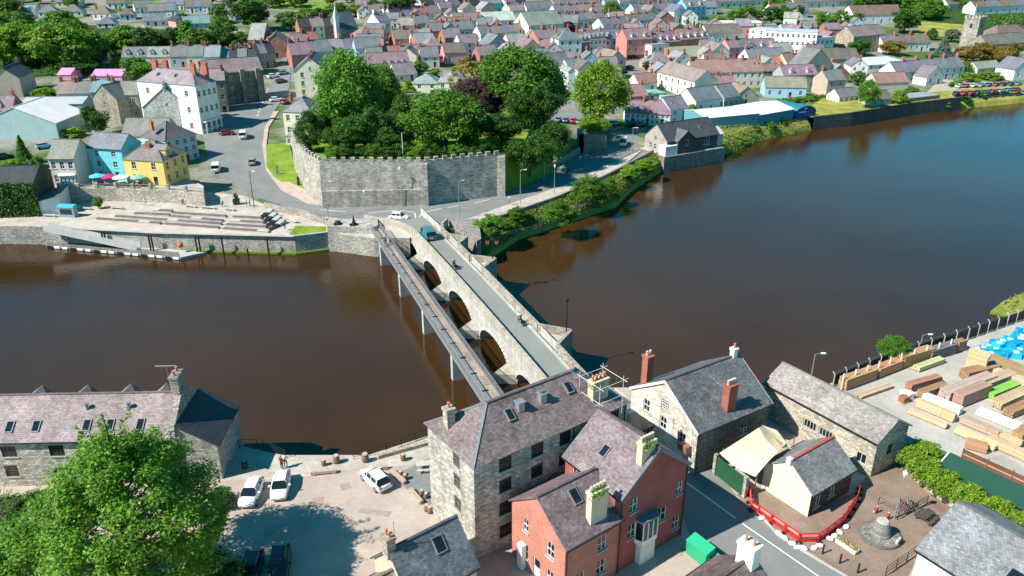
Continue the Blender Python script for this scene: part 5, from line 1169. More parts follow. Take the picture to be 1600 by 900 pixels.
for a in ((155,327,20,16,'A',leaf_mid,'small young tree on the far quay in front of the stone wall'),(40,256,44,30,'K',leaf_mid,'conifer at the left above the quay roofs'),(152,214,48,46,'B',leaf_dark,'dark tree beside the corrugated warehouse'),(222,132,42,68,'B',leaf_mid,'round green tree left of the white hotel'),(114,214,18,36,'U',leaf_light,'light hedge right of the corrugated warehouse'),(70,152,18,40,'U',leaf_light,'light hedge behind the low green shed'),(120,118,22,60,'B',leaf_dark,'dark tree above the pink sheds'),(20,268,22,36,'U',leaf_light,'light shrub by the ivy-covered building'),(60,262,22,22,'U',leaf_mid,'shrub between the conifer and the quay cottage'),
 (398,48,52,70,'B',leaf_dark,'big dark tree on the hill left of the green field'),(345,36,30,30,'A',leaf_mid,'green tree left of the big dark hill tree'),(378,72,24,26,'A',leaf_mid,'small tree left of the brick market hall'),(455,48,32,44,'A',leaf_mid,'round tree below the green field, left one'),(500,44,32,48,'B',leaf_dark,'dark round tree below the green field, right one'),(478,40,28,34,'A',leaf_light,'light tree between the two round trees below the field'),(528,26,22,34,'B',leaf_mid,'green tree right of the green field'),(556,26,20,30,'A',leaf_light,'light tree above the chapel'),(585,16,18,24,'A',leaf_dark,'dark tree near the skyline above the chapel'),(630,27,34,66,'B',leaf_dark,'huge dark tree on the hill above the town'),(704,14,14,24,'A',leaf_yellow,'yellow-green tree on the skyline right of the huge tree'),(600,20,18,22,'A',leaf_mid,'green tree left of the huge dark hill tree'),(655,118,24,30,'A',leaf_mid,'green tree right of the round dormers'),(680,120,14,20,'A',leaf_light,'light shrub below the small red block'),
 (848,66,28,16,'C',leaf_yellow,'narrow yellow tree beside the big dark gable'),(890,54,20,32,'B',leaf_copper,'copper tree right of the big dark gable'),(907,60,16,18,'A',leaf_light,'light green tree among the centre shops'),(955,30,30,26,'A',leaf_mid,'round green tree in the upper centre terraces'),(966,36,16,30,'B',leaf_dark,'dark low tree right of the round green tree'),(1028,22,14,30,'A',leaf_light,'light tree near the skyline in the upper centre'),(1030,58,22,34,'A',leaf_light,'light green tree above the red brick terrace'),(1089,54,18,16,'A',leaf_mid,'small tree in the car park left of the white school'),(1010,66,10,22,'U',leaf_mid,'shrub left of the light green street tree'),
 (1150,38,24,32,'A',leaf_mid,'left tree of the trio behind the low white hall'),(1168,36,28,32,'B',leaf_mid,'middle tree of the trio behind the low white hall'),(1185,32,16,20,'A',leaf_dark,'right tree of the trio behind the low white hall'),(1120,34,10,30,'U',leaf_light,'hedge beside the bright blue house'),(1285,52,34,32,'B',leaf_mid,'left tree behind the white school'),(1310,50,36,28,'A',leaf_mid,'tall tree right behind the white school'),(1335,42,22,32,'B',leaf_mid,'tree left of the modern white building'),(1342,88,26,42,'B',leaf_dark,'dark round tree in front of the stone school'),(1412,52,38,44,'B',leaf_dark,'dark broad tree left of the dry sports field'),(1392,86,24,40,'A',leaf_yellow,'bright yellow tree by the bungalows'),(1470,96,36,40,'K',leaf_blue,'blue-grey cedar left of the church tower'),(1456,98,16,34,'U',leaf_dark,'dark round evergreen below the cedar'),(1455,62,18,20,'C',leaf_dark,'dark narrow tree left of the cedar'),(1486,66,22,24,'A',leaf_blue,'grey-green tree at the foot of the church tower'),(1492,92,18,18,'K',leaf_dark,'dark conifer right of the cedar'),
 (1518,104,38,48,'B',leaf_gold,'left one of the golden-brown trees below the church'),(1546,106,42,52,'E',leaf_gold,'middle one of the golden-brown trees below the church'),(1574,104,38,44,'B',leaf_gold,'right one of the golden-brown trees below the church'),(1352,170,46,34,'D',leaf_mid,'tree on the riverside lawn'),(1340,134,24,28,'A',leaf_mid,'tree behind the riverside lawn tree'),(1403,168,30,26,'A',leaf_light,'light tree left of the riverside pavilion'),(1424,148,14,26,'U',leaf_mid,'shrub behind the riverside pavilion'),(1468,166,14,30,'U',leaf_light,'light shrub right of the riverside pavilion'),(1512,128,18,34,'U',leaf_light,'light shrub above the riverside car park, left'),(1548,124,14,40,'U',leaf_light,'light shrub above the riverside car park, middle'),(1494,136,12,26,'U',leaf_mid,'shrub at the left end of the riverside car park'),(1585,104,10,30,'U',leaf_light,'light hedge right of the golden-brown trees'),(1532,152,12,11,'A',leaf_mid,'small tree among the parked cars by the river'),(1505,158,10,26,'U',leaf_dark,'dark hedge below the riverside car park'),
 (1080,182,20,22,'A',leaf_light,'light green tree right of the riverside road terrace'),(1066,158,14,22,'U',leaf_light,'shrub below the cream warehouse'),(1164,160,16,18,'U',leaf_light,'ivy shrub by the brown-roofed house'),(1148,152,10,12,'A',leaf_light,'small tree right of the two grey gables'),(1178,208,16,22,'V',leaf_mid,'left bush in front of the riverside sheds'),(1200,204,18,26,'V',leaf_mid,'middle bush in front of the riverside sheds'),(1222,200,16,14,'C',leaf_dark,'narrow dark bush in front of the teal shed'),(1240,204,12,26,'V',leaf_light,'right bush in front of the boathouse'),(1150,222,14,40,'V',leaf_light,'low bank bush right of the riverside restaurant'),(1010,180,26,34,'Q',leaf_copper,'copper tree in front of the white riverside terrace'),(990,150,18,24,'A',leaf_mid,'tree between the brick cottage and the street'),(806,70,10,14,'A',leaf_light,'small light tree in the middle of the town'),(760,46,10,12,'A',leaf_light,'small light tree in the upper town'),(1252,64,10,14,'A',leaf_light,'small shrub in front of the white school'),(745,60,20,16,'C',leaf_dark,'dark narrow tree right of the tall white house')): tree(*a)
for i in range(8):
    f=i/7; tree(1214+f*82,163-f*8,11,17,'U',leaf_mid if i%2 else leaf_light,f'{ORD[i]} clump from the left in the hedge above the riverside lawn',name='hedge_clump',cat='hedge')
# woods: single trees, kept clear of the houses they stand among
BX=[(30,14,132,30),(140,12,335,52),(340,12,372,34),(0,102,75,160),(90,108,196,130),(190,88,350,106),(1480,14,1545,80),(1425,30,1500,62),(1520,0,1602,26),(1330,12,1410,38),(1240,0,1332,14),(1550,44,1602,82),(1282,50,1330,90)]
WK=[('A',leaf_mid,'mid-green round-crowned'),('B',leaf_dark,'dark broad-crowned'),('A',leaf_dark,'dark round-crowned'),('B',leaf_mid,'mid-green lobed'),('C',leaf_mid,'tall mid-green'),('A',leaf_light,'light green round-crowned')]
def grove(reg,n,hp,lab,grp,seed):
    rr=random.Random(seed); k=0; tries=0; pts=[]
    while k<n and tries<4000:
        tries+=1; x=rr.uniform(reg[0],reg[2]); y=rr.uniform(reg[1],reg[3]); h=hp*(.55+.6*(y-reg[1])/(reg[3]-reg[1]))*rr.uniform(.8,1.2); w=h*rr.uniform(.85,1.15)
        if any(x+w*.4>b[0] and x-w*.4<b[2] and y>b[1]+2 and y-h*.85<b[3] for b in BX): continue
        if any(abs(x-a)<w*.42 and abs(y-c)<h*.28 for a,c in pts): continue
        pts.append((x,y)); k+=1
    pts.sort(key=lambda p:p[1]); nr=max(1,min(6,len(pts)//9)); pr=-(-len(pts)//nr); od=[]
    for r in range(nr): od+=[(r,i,x,y) for i,(x,y) in enumerate(sorted(pts[r*pr:(r+1)*pr]))]
    RN=['back','second','third','fourth','fifth','sixth'][:nr-1]+['front']
    for r,i,x,y in od:
        q=WK[rr.randrange(6)]; h=hp*(.55+.6*(y-reg[1])/(reg[3]-reg[1]))*rr.uniform(.85,1.2)
        tree(x,y,h,h*rr.uniform(.9,1.2),q[0],q[1],f'{q[2]} tree, {ORD[i]} from left, {RN[r]} row {lab}',group=grp)
grove((-10,30,200,122),52,58,'of the upper left wood','upper left wood',3)
grove((190,34,350,90),18,40,'above the white hotel','trees above the hotel',4)
grove((-10,-2,140,30),14,28,'near the upper left bungalows','upper left skyline trees',5)
grove((330,-3,620,14),20,22,'on the left skyline','left skyline trees',6)
grove((1340,-6,1600,66),44,32,'of the church wood','church wood',7)
grove((1190,-4,1345,40),18,24,'behind the white school','school wood',8)
grove((640,-5,1200,2),14,14,'on the town skyline','skyline trees',9)
grove((1500,60,1610,126),8,18,'beside the church tower','churchyard trees',12)
grove((600,20,1340,140),34,13,'among the town houses','garden trees of the town',13)
grove((290,50,420,92),8,18,'beside the high street','trees by the high street',14)
# undergrowth that closes the woods
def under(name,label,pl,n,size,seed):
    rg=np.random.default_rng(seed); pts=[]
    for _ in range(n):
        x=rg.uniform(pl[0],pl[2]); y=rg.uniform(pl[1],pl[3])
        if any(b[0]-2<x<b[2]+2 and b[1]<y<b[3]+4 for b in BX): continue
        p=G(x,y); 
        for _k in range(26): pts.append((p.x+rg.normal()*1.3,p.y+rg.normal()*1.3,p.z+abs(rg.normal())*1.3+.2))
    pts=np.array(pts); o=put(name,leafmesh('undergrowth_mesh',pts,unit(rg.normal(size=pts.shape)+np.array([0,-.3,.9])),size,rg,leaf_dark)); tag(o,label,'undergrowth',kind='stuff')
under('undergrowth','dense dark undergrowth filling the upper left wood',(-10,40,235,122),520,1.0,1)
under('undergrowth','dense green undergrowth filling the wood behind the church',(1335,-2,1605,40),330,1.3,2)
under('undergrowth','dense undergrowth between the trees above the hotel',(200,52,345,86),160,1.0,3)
# big foreground tree
rng=np.random.default_rng(77); H0,R0=18.5,7.1
nc=330; d=unit(rng.normal(size=(nc,3))); rad=rng.uniform(.35,1,nc)**.5; c=d*rad[:,None]*np.array([R0,R0,7.2]); c[:,2]+=8.8; top=np.clip((c[:,2]-9)/8,0,1); c[:,:2]*=(1.08-.55*top)[:,None]
cr=rng.uniform(.7,1.6,nc); per=190
o=unit(rng.normal(size=(nc*per,3))); k=np.repeat(np.arange(nc),per); pos=c[k]+o*(rng.uniform(0,1,nc*per)**.45*cr[k])[:,None]*np.array([1,1,.65]); nr=unit(o*.5+np.array([0,0,.9])+rng.normal(size=o.shape)*.5)
for i in range(16):
    az_,tl_=rng.uniform(0,6.28),rng.uniform(.05,.5); ln=rng.uniform(3.5,6.5); n_=90; f_=rng.uniform(.1,1,n_); base_=np.array([rng.normal(0,1.2),rng.normal(0,1.2),12.8]); dd_=np.array([math.sin(tl_)*math.cos(az_),math.sin(tl_)*math.sin(az_),math.cos(tl_)])
    pos=np.vstack([pos,base_+dd_*(f_*ln)[:,None]+rng.normal(size=(n_,3))*np.array([.4,.4,.22])*(1.25-f_)[:,None]]); nr=np.vstack([nr,unit(rng.normal(size=(n_,3))+np.array([0,0,.8]))])
ft=thing('foreground_tree','big bright green leafy tree in front of the stone mill row','tree',P(232,934))
put('crown',leafmesh('crown_mesh',pos,nr,.27,rng,foliage('leaves_fresh_green',(.055,.15,.012),(.18,.33,.03),.3,.4)),ft)
b=MB(); b.tube([(0,0,-.3),(.2,.1,4),(0,.2,8),(.1,0,13),(0,0,18.5)],[.5,.4,.3,.16,.03],8)
rr=random.Random(4)
for i in range(46):
    a=rr.uniform(0,6.28); z=rr.uniform(3.5,15); l=rr.uniform(2.5,6.5)*(1-.045*z); b.tube([(.05,.1,z),(l*.5*math.cos(a),l*.5*math.sin(a),z+l*.22),(l*math.cos(a),l*math.sin(a),z+l*.6)],[.14,.08,.02],5)
b.build('trunk',bark,ft,smooth=True)
for i,(x,y,hh_,ww,m,l) in enumerate(((60,905,6.5,7,leaf_mid,'leafy tree at the lower left corner beside the big foreground tree'),(120,806,3,5.5,leaf_light,'light green hedge mass in front of the stone mill windows'),(20,880,4,6,leaf_dark,'dark shrub mass at the lower left corner'),(330,930,5,6,leaf_dark,'dark bush under the right side of the big foreground tree'),(350,790,2.6,2.6,leaf_dark,'dark shrub by the parked white car'),(15,812,2.6,5,leaf_dark,'low dark shrub at the left edge below the mill windows'),(62,800,2.4,4.5,leaf_mid,'low green shrub between the bare tree and the light hedge'),(-10,850,4,5,leaf_mid,'green shrub cut by the left frame edge'),(150,790,2.8,5,leaf_mid,'green hedge end right of the light hedge mass'))):
    tree(0,0,hh_,ww,'D' if hh_>6 else 'V',m,l,at=P(x,y))
bt=thing('bare_tree','leafless pale twiggy tree in front of the mill at the left edge','tree',P(20,860)); b=MB(); rr=random.Random(8)
def twig(p,dv,l,r,dep):
    q=p+dv*l; b.tube([p,p.lerp(q,.5)+Vector((rr.uniform(-.1,.1),rr.uniform(-.1,.1),0))*l,q],[r,r*.75,r*.5],5)
    if dep:
        for _ in range(3): twig(p.lerp(q,rr.uniform(.55,1)),(dv+Vector((rr.uniform(-.7,.7),rr.uniform(-.7,.7),rr.uniform(-.1,.5)))).normalized(),l*.66,r*.5,dep-1)
twig(Vector((0,0,-.2)),Vector((.05,0,1)),4.5,.14,4); b.build('trunk',plain('pale_bark',(.3,.25,.18),.9,.2,3),bt,smooth=True)
# ivy hedge on the right, yard tree, ivy on the dark quay building
hp_=[P(*p,2.5).xy.to_3d() for p in ((1426,702),(1448,726),(1478,748),(1515,770),(1560,792),(1615,816))]
b=MB()
for a,c_ in zip(hp_[:-1],hp_[1:]): b.beam(a+Z*1.9,c_+Z*1.9,.5,2.2)
o=b.build('ivy_wall',stone,color=(.5,.45,.36)); tag(o,'stone garden wall under bright green ivy at the right','wall')
rng=np.random.default_rng(9); pos=[];
for a,c_ in zip(hp_[:-1],hp_[1:]):
    n=4200; f=rng.uniform(0,1,n); pp=np.array(a)[None]+f[:,None]*(np.array(c_)-np.array(a))[None]; ang=rng.uniform(-.3,PI+.3,n); r_=rng.uniform(.7,1.15,n)*(1+.25*np.sin(f*9)); dd=(c_-a).normalized()
    pp[:,0]+=-dd.y*np.cos(ang)*r_*1.25; pp[:,1]+=dd.x*np.cos(ang)*r_*1.25; pp[:,2]=1.75+np.sin(ang)*r_*1.0; pos.append(pp)
pos=np.vstack(pos)+rng.normal(size=(len(np.vstack(pos)),3))*.08
ih=thing('ivy_hedge','bright yellow-green ivy hedge running over the garden wall at the right','hedge',hp_[0]); o=put('foliage',leafmesh('ivy_mesh',pos-np.array(hp_[0]),unit(rng.normal(size=pos.shape)+np.array([-.4,-.3,1.2])),.24,rng,foliage('leaves_lime',(.12,.24,.015),(.26,.4,.03),.25,.9)),ih)
tree(1440,722,36,62,'V',MATS['leaves_lime'],'round lime-green shrub at the end of the ivy hedge',name='shrub',cat='shrub')
tree(1394,564,38,48,'D',leaf_mid,'small leafy tree on the river side of the timber yard fence',zb=-.2)
iv=[o for o in bpy.data.objects if o.name.startswith('ivy_building')][0]; W,D,H,rs=iv['dims']; rng=np.random.default_rng(3); n=9000
pos=np.stack([rng.uniform(-.5,W+.3,n),rng.normal(-.35,.3,n),rng.uniform(-.5,H+.3,n)],1); o=put('ivy',leafmesh('ivy_mesh',pos,unit(rng.normal(size=pos.shape)*.6+np.array([0,-1,.5])),.42,rng,leaf_dark),iv)
rng=np.random.default_rng(6)
# rough grass on the riverbank and marsh
pos=[]
for i in range(3):
    n=900; f=rng.uniform(0,1,n); g=rng.uniform(.3,9,n); A_=np.array([inl(UR,i,0)])*(1-f[:,None])+np.array([inl(UR,i+1,0)])*f[:,None]; B_=np.array([inl(UR,i,1)])*(1-f[:,None])+np.array([inl(UR,i+1,1)])*f[:,None]; pp=A_+(B_-A_)*g[:,None]; pp[:,2]=np.interp(g,[0,1.2,2.6,4,13],[WL-.5,-2.4,-.6,.5,.9])+.2; pos.append(pp)
for a,t in ((bk,tp),):
    for i in range(5):
        n=1500; f=rng.uniform(0,1,n); g=rng.uniform(.05,.85,n)
        A_=np.array(a[i])*(1-f[:,None])+np.array(a[i+1])*f[:,None]; T_=np.array(t[i])*(1-f[:,None])+np.array(t[i+1])*f[:,None]
        pp=A_*(1-g[:,None])+T_*g[:,None]; pp[:,2]=np.interp(g,[0,.25,.6,1],[-3,-1.1,-.1,.4])+.2; pos.append(pp)
pos=np.vstack(pos); o=put('bank_grass',leafmesh('tuft_mesh',pos,unit(rng.normal(size=pos.shape)),.75,rng,foliage('bank_grass_blades',(.1,.18,.02),(.25,.26,.06),.3,.4),.35)); tag(o,'rough green grass and weeds along the riverbank right of the bridge','grass',kind='stuff')
n=2500; pp=np.stack([rng.uniform(80,128,n),rng.uniform(110,150,n),np.full(n,WL+.8)],1); pp=pp[inside(pp[:,0],pp[:,1],[Vector(q) for q in mr])]
o=put('marsh_reeds',leafmesh('reed_mesh',pp,unit(rng.normal(size=pp.shape)),.9,rng,MATS['bank_grass_blades'],.3)); tag(o,'yellow-green reeds on the marshy spit at the right edge','reeds',kind='stuff')

# weeds growing on the cream chimneys
for root,x,y,z,w in ((br,-2.2,.7,9.55,1.5),(br,3.1,.55,12.2,1.0),(wh,14.9,1.3,12.9,1.7)):
    rg=np.random.default_rng(int(abs(x)*10)); n=220; pp=np.stack([rg.normal(x-w*.15,w*.3,n),rg.normal(y-.35,.14,n),rg.normal(z,.16,n)],1); put('chimney_weeds',leafmesh('weeds_mesh',pp,unit(rg.normal(size=pp.shape)+np.array([0,-.5,.8])),.2,rg,leaf_light),root)
# ============================================================= vehicles
def loft(b,secs,m=0,cap=True):
    n=len(secs[0]); k=len(b.v)
    for s in secs: b.v+=[tuple(p) for p in s]
    for i in range(len(secs)-1):
        for j in range(n):
            q=(j+1)%n; b.f.append((k+i*n+j,k+(i+1)*n+j,k+(i+1)*n+q,k+i*n+q)); b.m.append(m)
    if cap: b.f+= [tuple(k+j for j in range(n)),tuple(k+(len(secs)-1)*n+j for j in range(n))[::-1]]; b.m+=[m,m]
CARM={}
def carmesh(kind):
    if kind in CARM: return CARM[kind]
    van=kind=='van'; Lh=2.45 if van else 2.05
    b=MB(); secs=[]
    S=[(-Lh,.4,.78,.72),(-Lh+.08,.27,.9,.82),(-1.2,.2,.97,.88),(0,.2,.96,.89),(1.0,.2,.94,.88),(Lh-.35,.24,.8,.82),(Lh-.06,.3,.68,.74),(Lh,.38,.58,.66)]
    if van: S=[(-Lh,.4,1.0,.84),(-Lh+.08,.3,1.1,.92),(-1.2,.25,1.1,.95),(0,.25,1.1,.95),(1.3,.25,1.1,.94),(Lh-.3,.3,.95,.88),(Lh,.4,.7,.74)]
    for x,zl,zh,hw in S: secs.append([(x,-hw*.92,zl),(x,-hw,zl+.15),(x,-hw,zh-.12),(x,-hw*.9,zh),(x,hw*.9,zh),(x,hw,zh-.12),(x,hw,zl+.15),(x,hw*.92,zl)])
    loft(b,secs); body=b
    g=MB(); r=MB()
    C=[(-1.9,.9,.76,1.0,.75),(-1.35,.9,.78,1.4,.62),(-.2,.9,.79,1.47,.63),(.35,.9,.79,1.42,.62),(1.1,.9,.76,.97,.74)]
    if van: C=[(-2.42,1.05,.9,1.9,.84),(-2.3,1.05,.92,2.02,.85),(0,1.05,.92,2.05,.85),(.95,1.05,.92,1.95,.82),(1.75,1.05,.88,1.14,.84)]
    loft(g,[[(x,-wl,zl),(x,-wh_,zh-.04),(x,wh_,zh-.04),(x,wl,zl)] for x,zl,wl,zh,wh_ in C])
    K=C[1:4] if not van else C[0:4]
    loft(r,[[(x,-wh_-.03,zh-.12),(x,-wh_+.06,zh),(x,wh_-.06,zh),(x,wh_+.03,zh-.12)] for x,zl,wl,zh,wh_ in K])
    if van: loft(r,[[(x,-.955+.03*(zz>1.5),zz) ,(x,-.955+.03,zz+.0),(x,.955-.03,zz),(x,.955,zz)] for x,zz in ((-2.4,1.0),(-2.4,1.0))],cap=False)
    pl=MB()
    if van:
        for s in (-1,1): pl.hexa([(-2.42,s*.85,1.0),(.3,s*.85,1.0),(.3,s*.93,1.0),(-2.42,s*.93,1.0)],[(-2.42,s*.8,1.98),(.1,s*.8,1.98),(.1,s*.88,1.98),(-2.42,s*.88,1.98)])
    else:
        for s in (-1,1):
            for x0,x1 in ((-.42,-.34),(-1.5,-1.38),(.42,.5)): pl.hexa([(x0,s*.74,.9),(x1,s*.74,.9),(x1,s*.81,.9),(x0,s*.81,.9)],[(x0*.95,s*.58,1.4),(x1*.95,s*.58,1.4),(x1*.95,s*.65,1.4),(x0*.95,s*.65,1.4)])
    r.mesh(pl.v,pl.f)
    w=MB(); w.tube([(0,-.11,0),(0,.11,0)],.32,14); ri=MB(); ri.tube([(0,-.118,0),(0,.118,0)],.2,10)
    hl=MB(); hl.box(-.06,.05,-.16,.16,-.07,.07); tl=MB(); tl.box(-.04,.05,-.1,.1,-.12,.12); np_=MB(); np_.box(-.02,.02,-.26,.26,-.06,.06); mi=MB(); mi.box(-.08,.08,-.12,.12,-.07,.08)
    lampm=MATS.get('lamp_glass') or plain('lamp_glass',(.75,.76,.78),.15,.02,2); tm=MATS.get('tail_light') or plain('tail_light',(.4,.01,.01),.25,.05,2)
    CARM[kind]=dict(body=body.data('car_body_mesh',carpaint,True),glass=g.data('car_glass_mesh',glass),roof=r.data('car_roof_mesh',carpaint),tyre=w.data('tyre_mesh',rubber),rim=ri.data('rim_mesh',metal),head=hl.data('headlight_mesh',lampm),tail=tl.data('tail_light_mesh',tm),plate=np_.data('plate_mesh',white),mir=mi.data('mirror_mesh',carpaint),L=Lh,van=van)
    for k_ in ('body',): 
        me=CARM[kind][k_]
    return CARM[kind]
def car(kind,col,pos,ang,label,group=None,full=True,cat=None):
    m=carmesh(kind); t=thing('parked_car' if kind!='van' else 'van',label,cat or ('car' if kind!='van' else 'van'),pos,ang,group)
    bd_=put('body',m['body'],t,col); put('window_glass',m['glass'],t); put('roof',m['roof'],t,col)
    Lh=m['L']
    for sx in (-1,1):
        for sy in (-1,1):
            w=put('wheel',m['tyre'],t,None,(sx*Lh*.62,sy*.78,.32))
            if full: put('rim',m['rim'],w)
    for sy in (-1,1):
        if full: put('headlight',m['head'],t,None,(Lh-.12,sy*.56,.66)); put('tail_light',m['tail'],t,None,(-Lh+.03,sy*.66,.82)); put('wing_mirror',m['mir'],t,col,(.62,sy*.98,1.0))
    if full:
        put('number_plate',m['plate'],t,None,(Lh+.005,0,.48)); put('number_plate',m['plate'],t,None,(-Lh-.01,0,.62))
    return t
def angp(a,b): d=(b-a); return math.atan2(d.y,d.x)
CW=(.8,.8,.79)
def carpx(kind,col,rear,front,label,z=None,group=None,full=True):
    f=(lambda q:P(*q,z)) if z is not None else (lambda q:G(*q)); a,b=f(rear),f(front); c=(a+b)/2
    if z is None: c.z=max(hs(c.x,c.y),0)+.16
    return car(kind,col,c,angp(a,b),label,group,full)
carpx('car',CW,(402,757),(385,796),'white hatchback nearest the foreground tree in the quay car park',.02)
carpx('car',CW,(443,748),(436,783),'white saloon parked second from the left in the quay car park',.02)
carpx('car',CW,(601,767),(574,742),'white hatchback parked alone beside the timber beams',.02)
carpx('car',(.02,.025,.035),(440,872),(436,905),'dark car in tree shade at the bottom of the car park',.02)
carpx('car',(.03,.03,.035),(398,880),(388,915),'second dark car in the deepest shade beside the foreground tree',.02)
carpx('car',CW,(608,344),(640,346),'white car waiting at the far end of the bridge')
c=bp(54,-1.6,deck(54)); car('van',(.05,.2,.25),c,BRZ,'teal van driving off the far end of the stone bridge')
carpx('van',CW,(337,276),(340,259),'white van parked on the main street nearest the yellow house'); carpx('van',CW,(379,224),(383,208),'white van driving up the main street'); carpx('car',(.12,.02,.02),(347,212),(364,211),'dark red car in the hotel shadow'); carpx('car',(.3,.33,.35),(394,263),(395,251),'grey car on the main street opposite the castle green')
carpx('van',CW,(977,221),(970,236),'white van on the riverside road by the restaurant')
carpx('car',CW,(424,160),(440,158),'white car at the foot of the high street'); carpx('car',(.5,.05,.1),(441,166),(449,158),'red car beside the white car at the foot of the high street')
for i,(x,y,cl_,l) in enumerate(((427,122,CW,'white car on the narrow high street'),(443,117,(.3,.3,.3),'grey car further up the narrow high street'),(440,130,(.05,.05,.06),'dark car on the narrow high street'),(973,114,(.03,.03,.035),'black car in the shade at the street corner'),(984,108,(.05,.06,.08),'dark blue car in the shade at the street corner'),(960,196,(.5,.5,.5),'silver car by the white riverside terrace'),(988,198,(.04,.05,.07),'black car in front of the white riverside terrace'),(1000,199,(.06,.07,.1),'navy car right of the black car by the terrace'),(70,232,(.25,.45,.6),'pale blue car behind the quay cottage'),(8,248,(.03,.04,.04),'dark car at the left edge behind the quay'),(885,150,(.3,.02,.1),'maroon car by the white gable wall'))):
    carpx('car',cl_,(x-6,y+1),(x+6,y-1),l,full=False)
carpx('van',CW,(1004,107),(1004,99),'white van parked in the street beside the brick hotel')
for i,(x,y,cl_) in enumerate(((872,190,(.2,.22,.24)),(884,191,(.12,.2,.3)),(896,192,(.5,.03,.05)),(905,193,(.25,.27,.28)))): carpx('car',cl_,(x-3,y+5),(x+3,y-5),['grey car','blue car','red car','silver car'][i]+' parked in the castle car park',full=False)
CC=[((.7,.7,.7),'white'),((.05,.06,.08),'black'),((.06,.15,.3),'blue'),((.35,.36,.37),'silver'),((.4,.03,.06),'red'),((.1,.3,.38),'teal')]; CR=random.Random(3)
for r in range(2):
    for i in range(9):
        x=1494+i*11.5+r*4; y=150-r*12-i*.5; k=CR.randrange(6); carpx('car',CC[k][0],(x-5,y+1.2),(x+5,y-1.2),f'{CC[k][1]} car, {ORD[i]} from the left in the {["front","back"][r]} row of the riverside car park',group='cars in the riverside car park',full=False)
for i in range(7):
    k=CR.randrange(6); x=1056+i*8; carpx('car',CC[k][0],(x-3,50),(x+4,48),f'{CC[k][1]} car, {ORD[i]} from the left in the upper town car park',group='cars in the upper town car park',full=False)
# ============================================================= people and motorbikes
def bodymesh(pose):
    V=[(0,0,.95),(0,0,1.12),(0,0,1.3),(.0,0,1.43),(.01,0,1.52),(.03,0,1.6),(.02,0,1.7)]; r=[.13,.125,.14,.1,.05,.085,.07]; E=[(i,i+1) for i in range(6)]
    leg={'walk':{1:((.18,.5),(.02,.09)),-1:((.02,.5),(-.28,.12))},'stand':{1:((.02,.5),(0,.09)),-1:((.03,.5),(0,.09))},'sit':{1:((.42,.93),(.44,.5)),-1:((.42,.93),(.46,.5))},'ride':{1:((.38,.82),(.1,.5)),-1:((.38,.82),(.1,.5))}}[pose]
    arm={'walk':{1:((-.12,1.16),(-.02,.94)),-1:((.1,1.16),(.26,.98))},'stand':{1:((-.03,1.15),(.06,.92)),-1:((-.02,1.15),(.14,.98))},'sit':{1:((.06,1.17),(.3,1.1)),-1:((.06,1.17),(.3,1.08))},'ride':{1:((.26,1.2),(.55,1.16)),-1:((.26,1.2),(.55,1.16))}}[pose]
    for s in (1,-1):
        (kx,kz),(ax,az)=leg[s]; i=len(V); w=1.3 if pose=='ride' else 1
        V+=[(0,s*.1*w,.9),(kx,s*.12*w*w,kz),(ax,s*.12*w*w,az),(ax+.17,s*.13*w*w,az-.05)]; r+=[.1,.068,.045,.04]; E+=[(0,i),(i,i+1),(i+1,i+2),(i+2,i+3)]
        (ex,ez),(hx,hz_)=arm[s]; i=len(V); V+=[(0,s*.19,1.42),(ex,s*.25,ez),(hx,s*.24,hz_),(hx+.05,s*.24,hz_-.07)]; r+=[.065,.045,.034,.036]; E+=[(3,i),(i,i+1),(i+1,i+2),(i+2,i+3)]
        h=len(V)-1
        for q in range(4): j=len(V); l=(.055,.065,.06,.045)[q]; V+=[(hx+.075,s*.24+(q-1.5)*.02,hz_-.1),(hx+.085,s*.24+(q-1.5)*.02,hz_-.1-l)]; r+=[.01,.008]; E+=[(h,j),(j,j+1)]
        j=len(V); V+=[(hx+.08,s*.2,hz_-.05),(hx+.1,s*.19,hz_-.09)]; r+=[.011,.009]; E+=[(h-1,j),(j,j+1)]
    me=bpy.data.meshes.new('skeleton'); me.from_pydata(V,E,[]); o=bpy.data.objects.new('skeleton',me); COL.objects.link(o)
    o.modifiers.new('skin','SKIN'); sv=me.skin_vertices[0].data
    for i,x in enumerate(r): sv[i].radius=(x,x*(.8 if i<4 else 1)) if i<4 else (x,x)
    sv[0].use_root=True; sm=o.modifiers.new('sub','SUBSURF'); sm.levels=1
    dg=bpy.context.evaluated_depsgraph_get(); ne=bpy.data.meshes.new_from_object(o.evaluated_get(dg)); bpy.data.objects.remove(o)
    ne.name='body_mesh'
    while len(ne.materials)<4: ne.materials.append(cloth)
    for p in ne.polygons:
        c=p.center; hand=math.hypot(c.x-arm[1][1][0],0)<.16 and abs(c.y)>.19 and c.z<arm[1][1][1]+.02 and pose!='x' and c.z>.75
        p.material_index=2 if (c.z>1.5 or hand) else 0 if c.z>.97 else 1
        if c.z>1.655 or (c.z>1.56 and c.x<-.01): p.material_index=3
        p.use_smooth=True
    return ne
PM={k:bodymesh(k) for k in ('walk','stand','sit','ride')}; SKIN=plain('skin',(.55,.33,.24),.6,.05,5); CLM={}
def cm(c):
    k=tuple(c)
    if k not in CLM: CLM[k]=plain('cloth_%d'%len(CLM),c,.85,.1,6)
    return CLM[k]
def person(pos,rz,pose,top,leg,label,hair=(.05,.03,.02),group=None):
    o=put('person',PM[pose],None,None,pos,rz); tag(o,label,'person',group)
    for i,m in enumerate((cm(top),cm(leg),SKIN,cm(hair))): o.material_slots[i].link='OBJECT'; o.material_slots[i].material=m
    return o
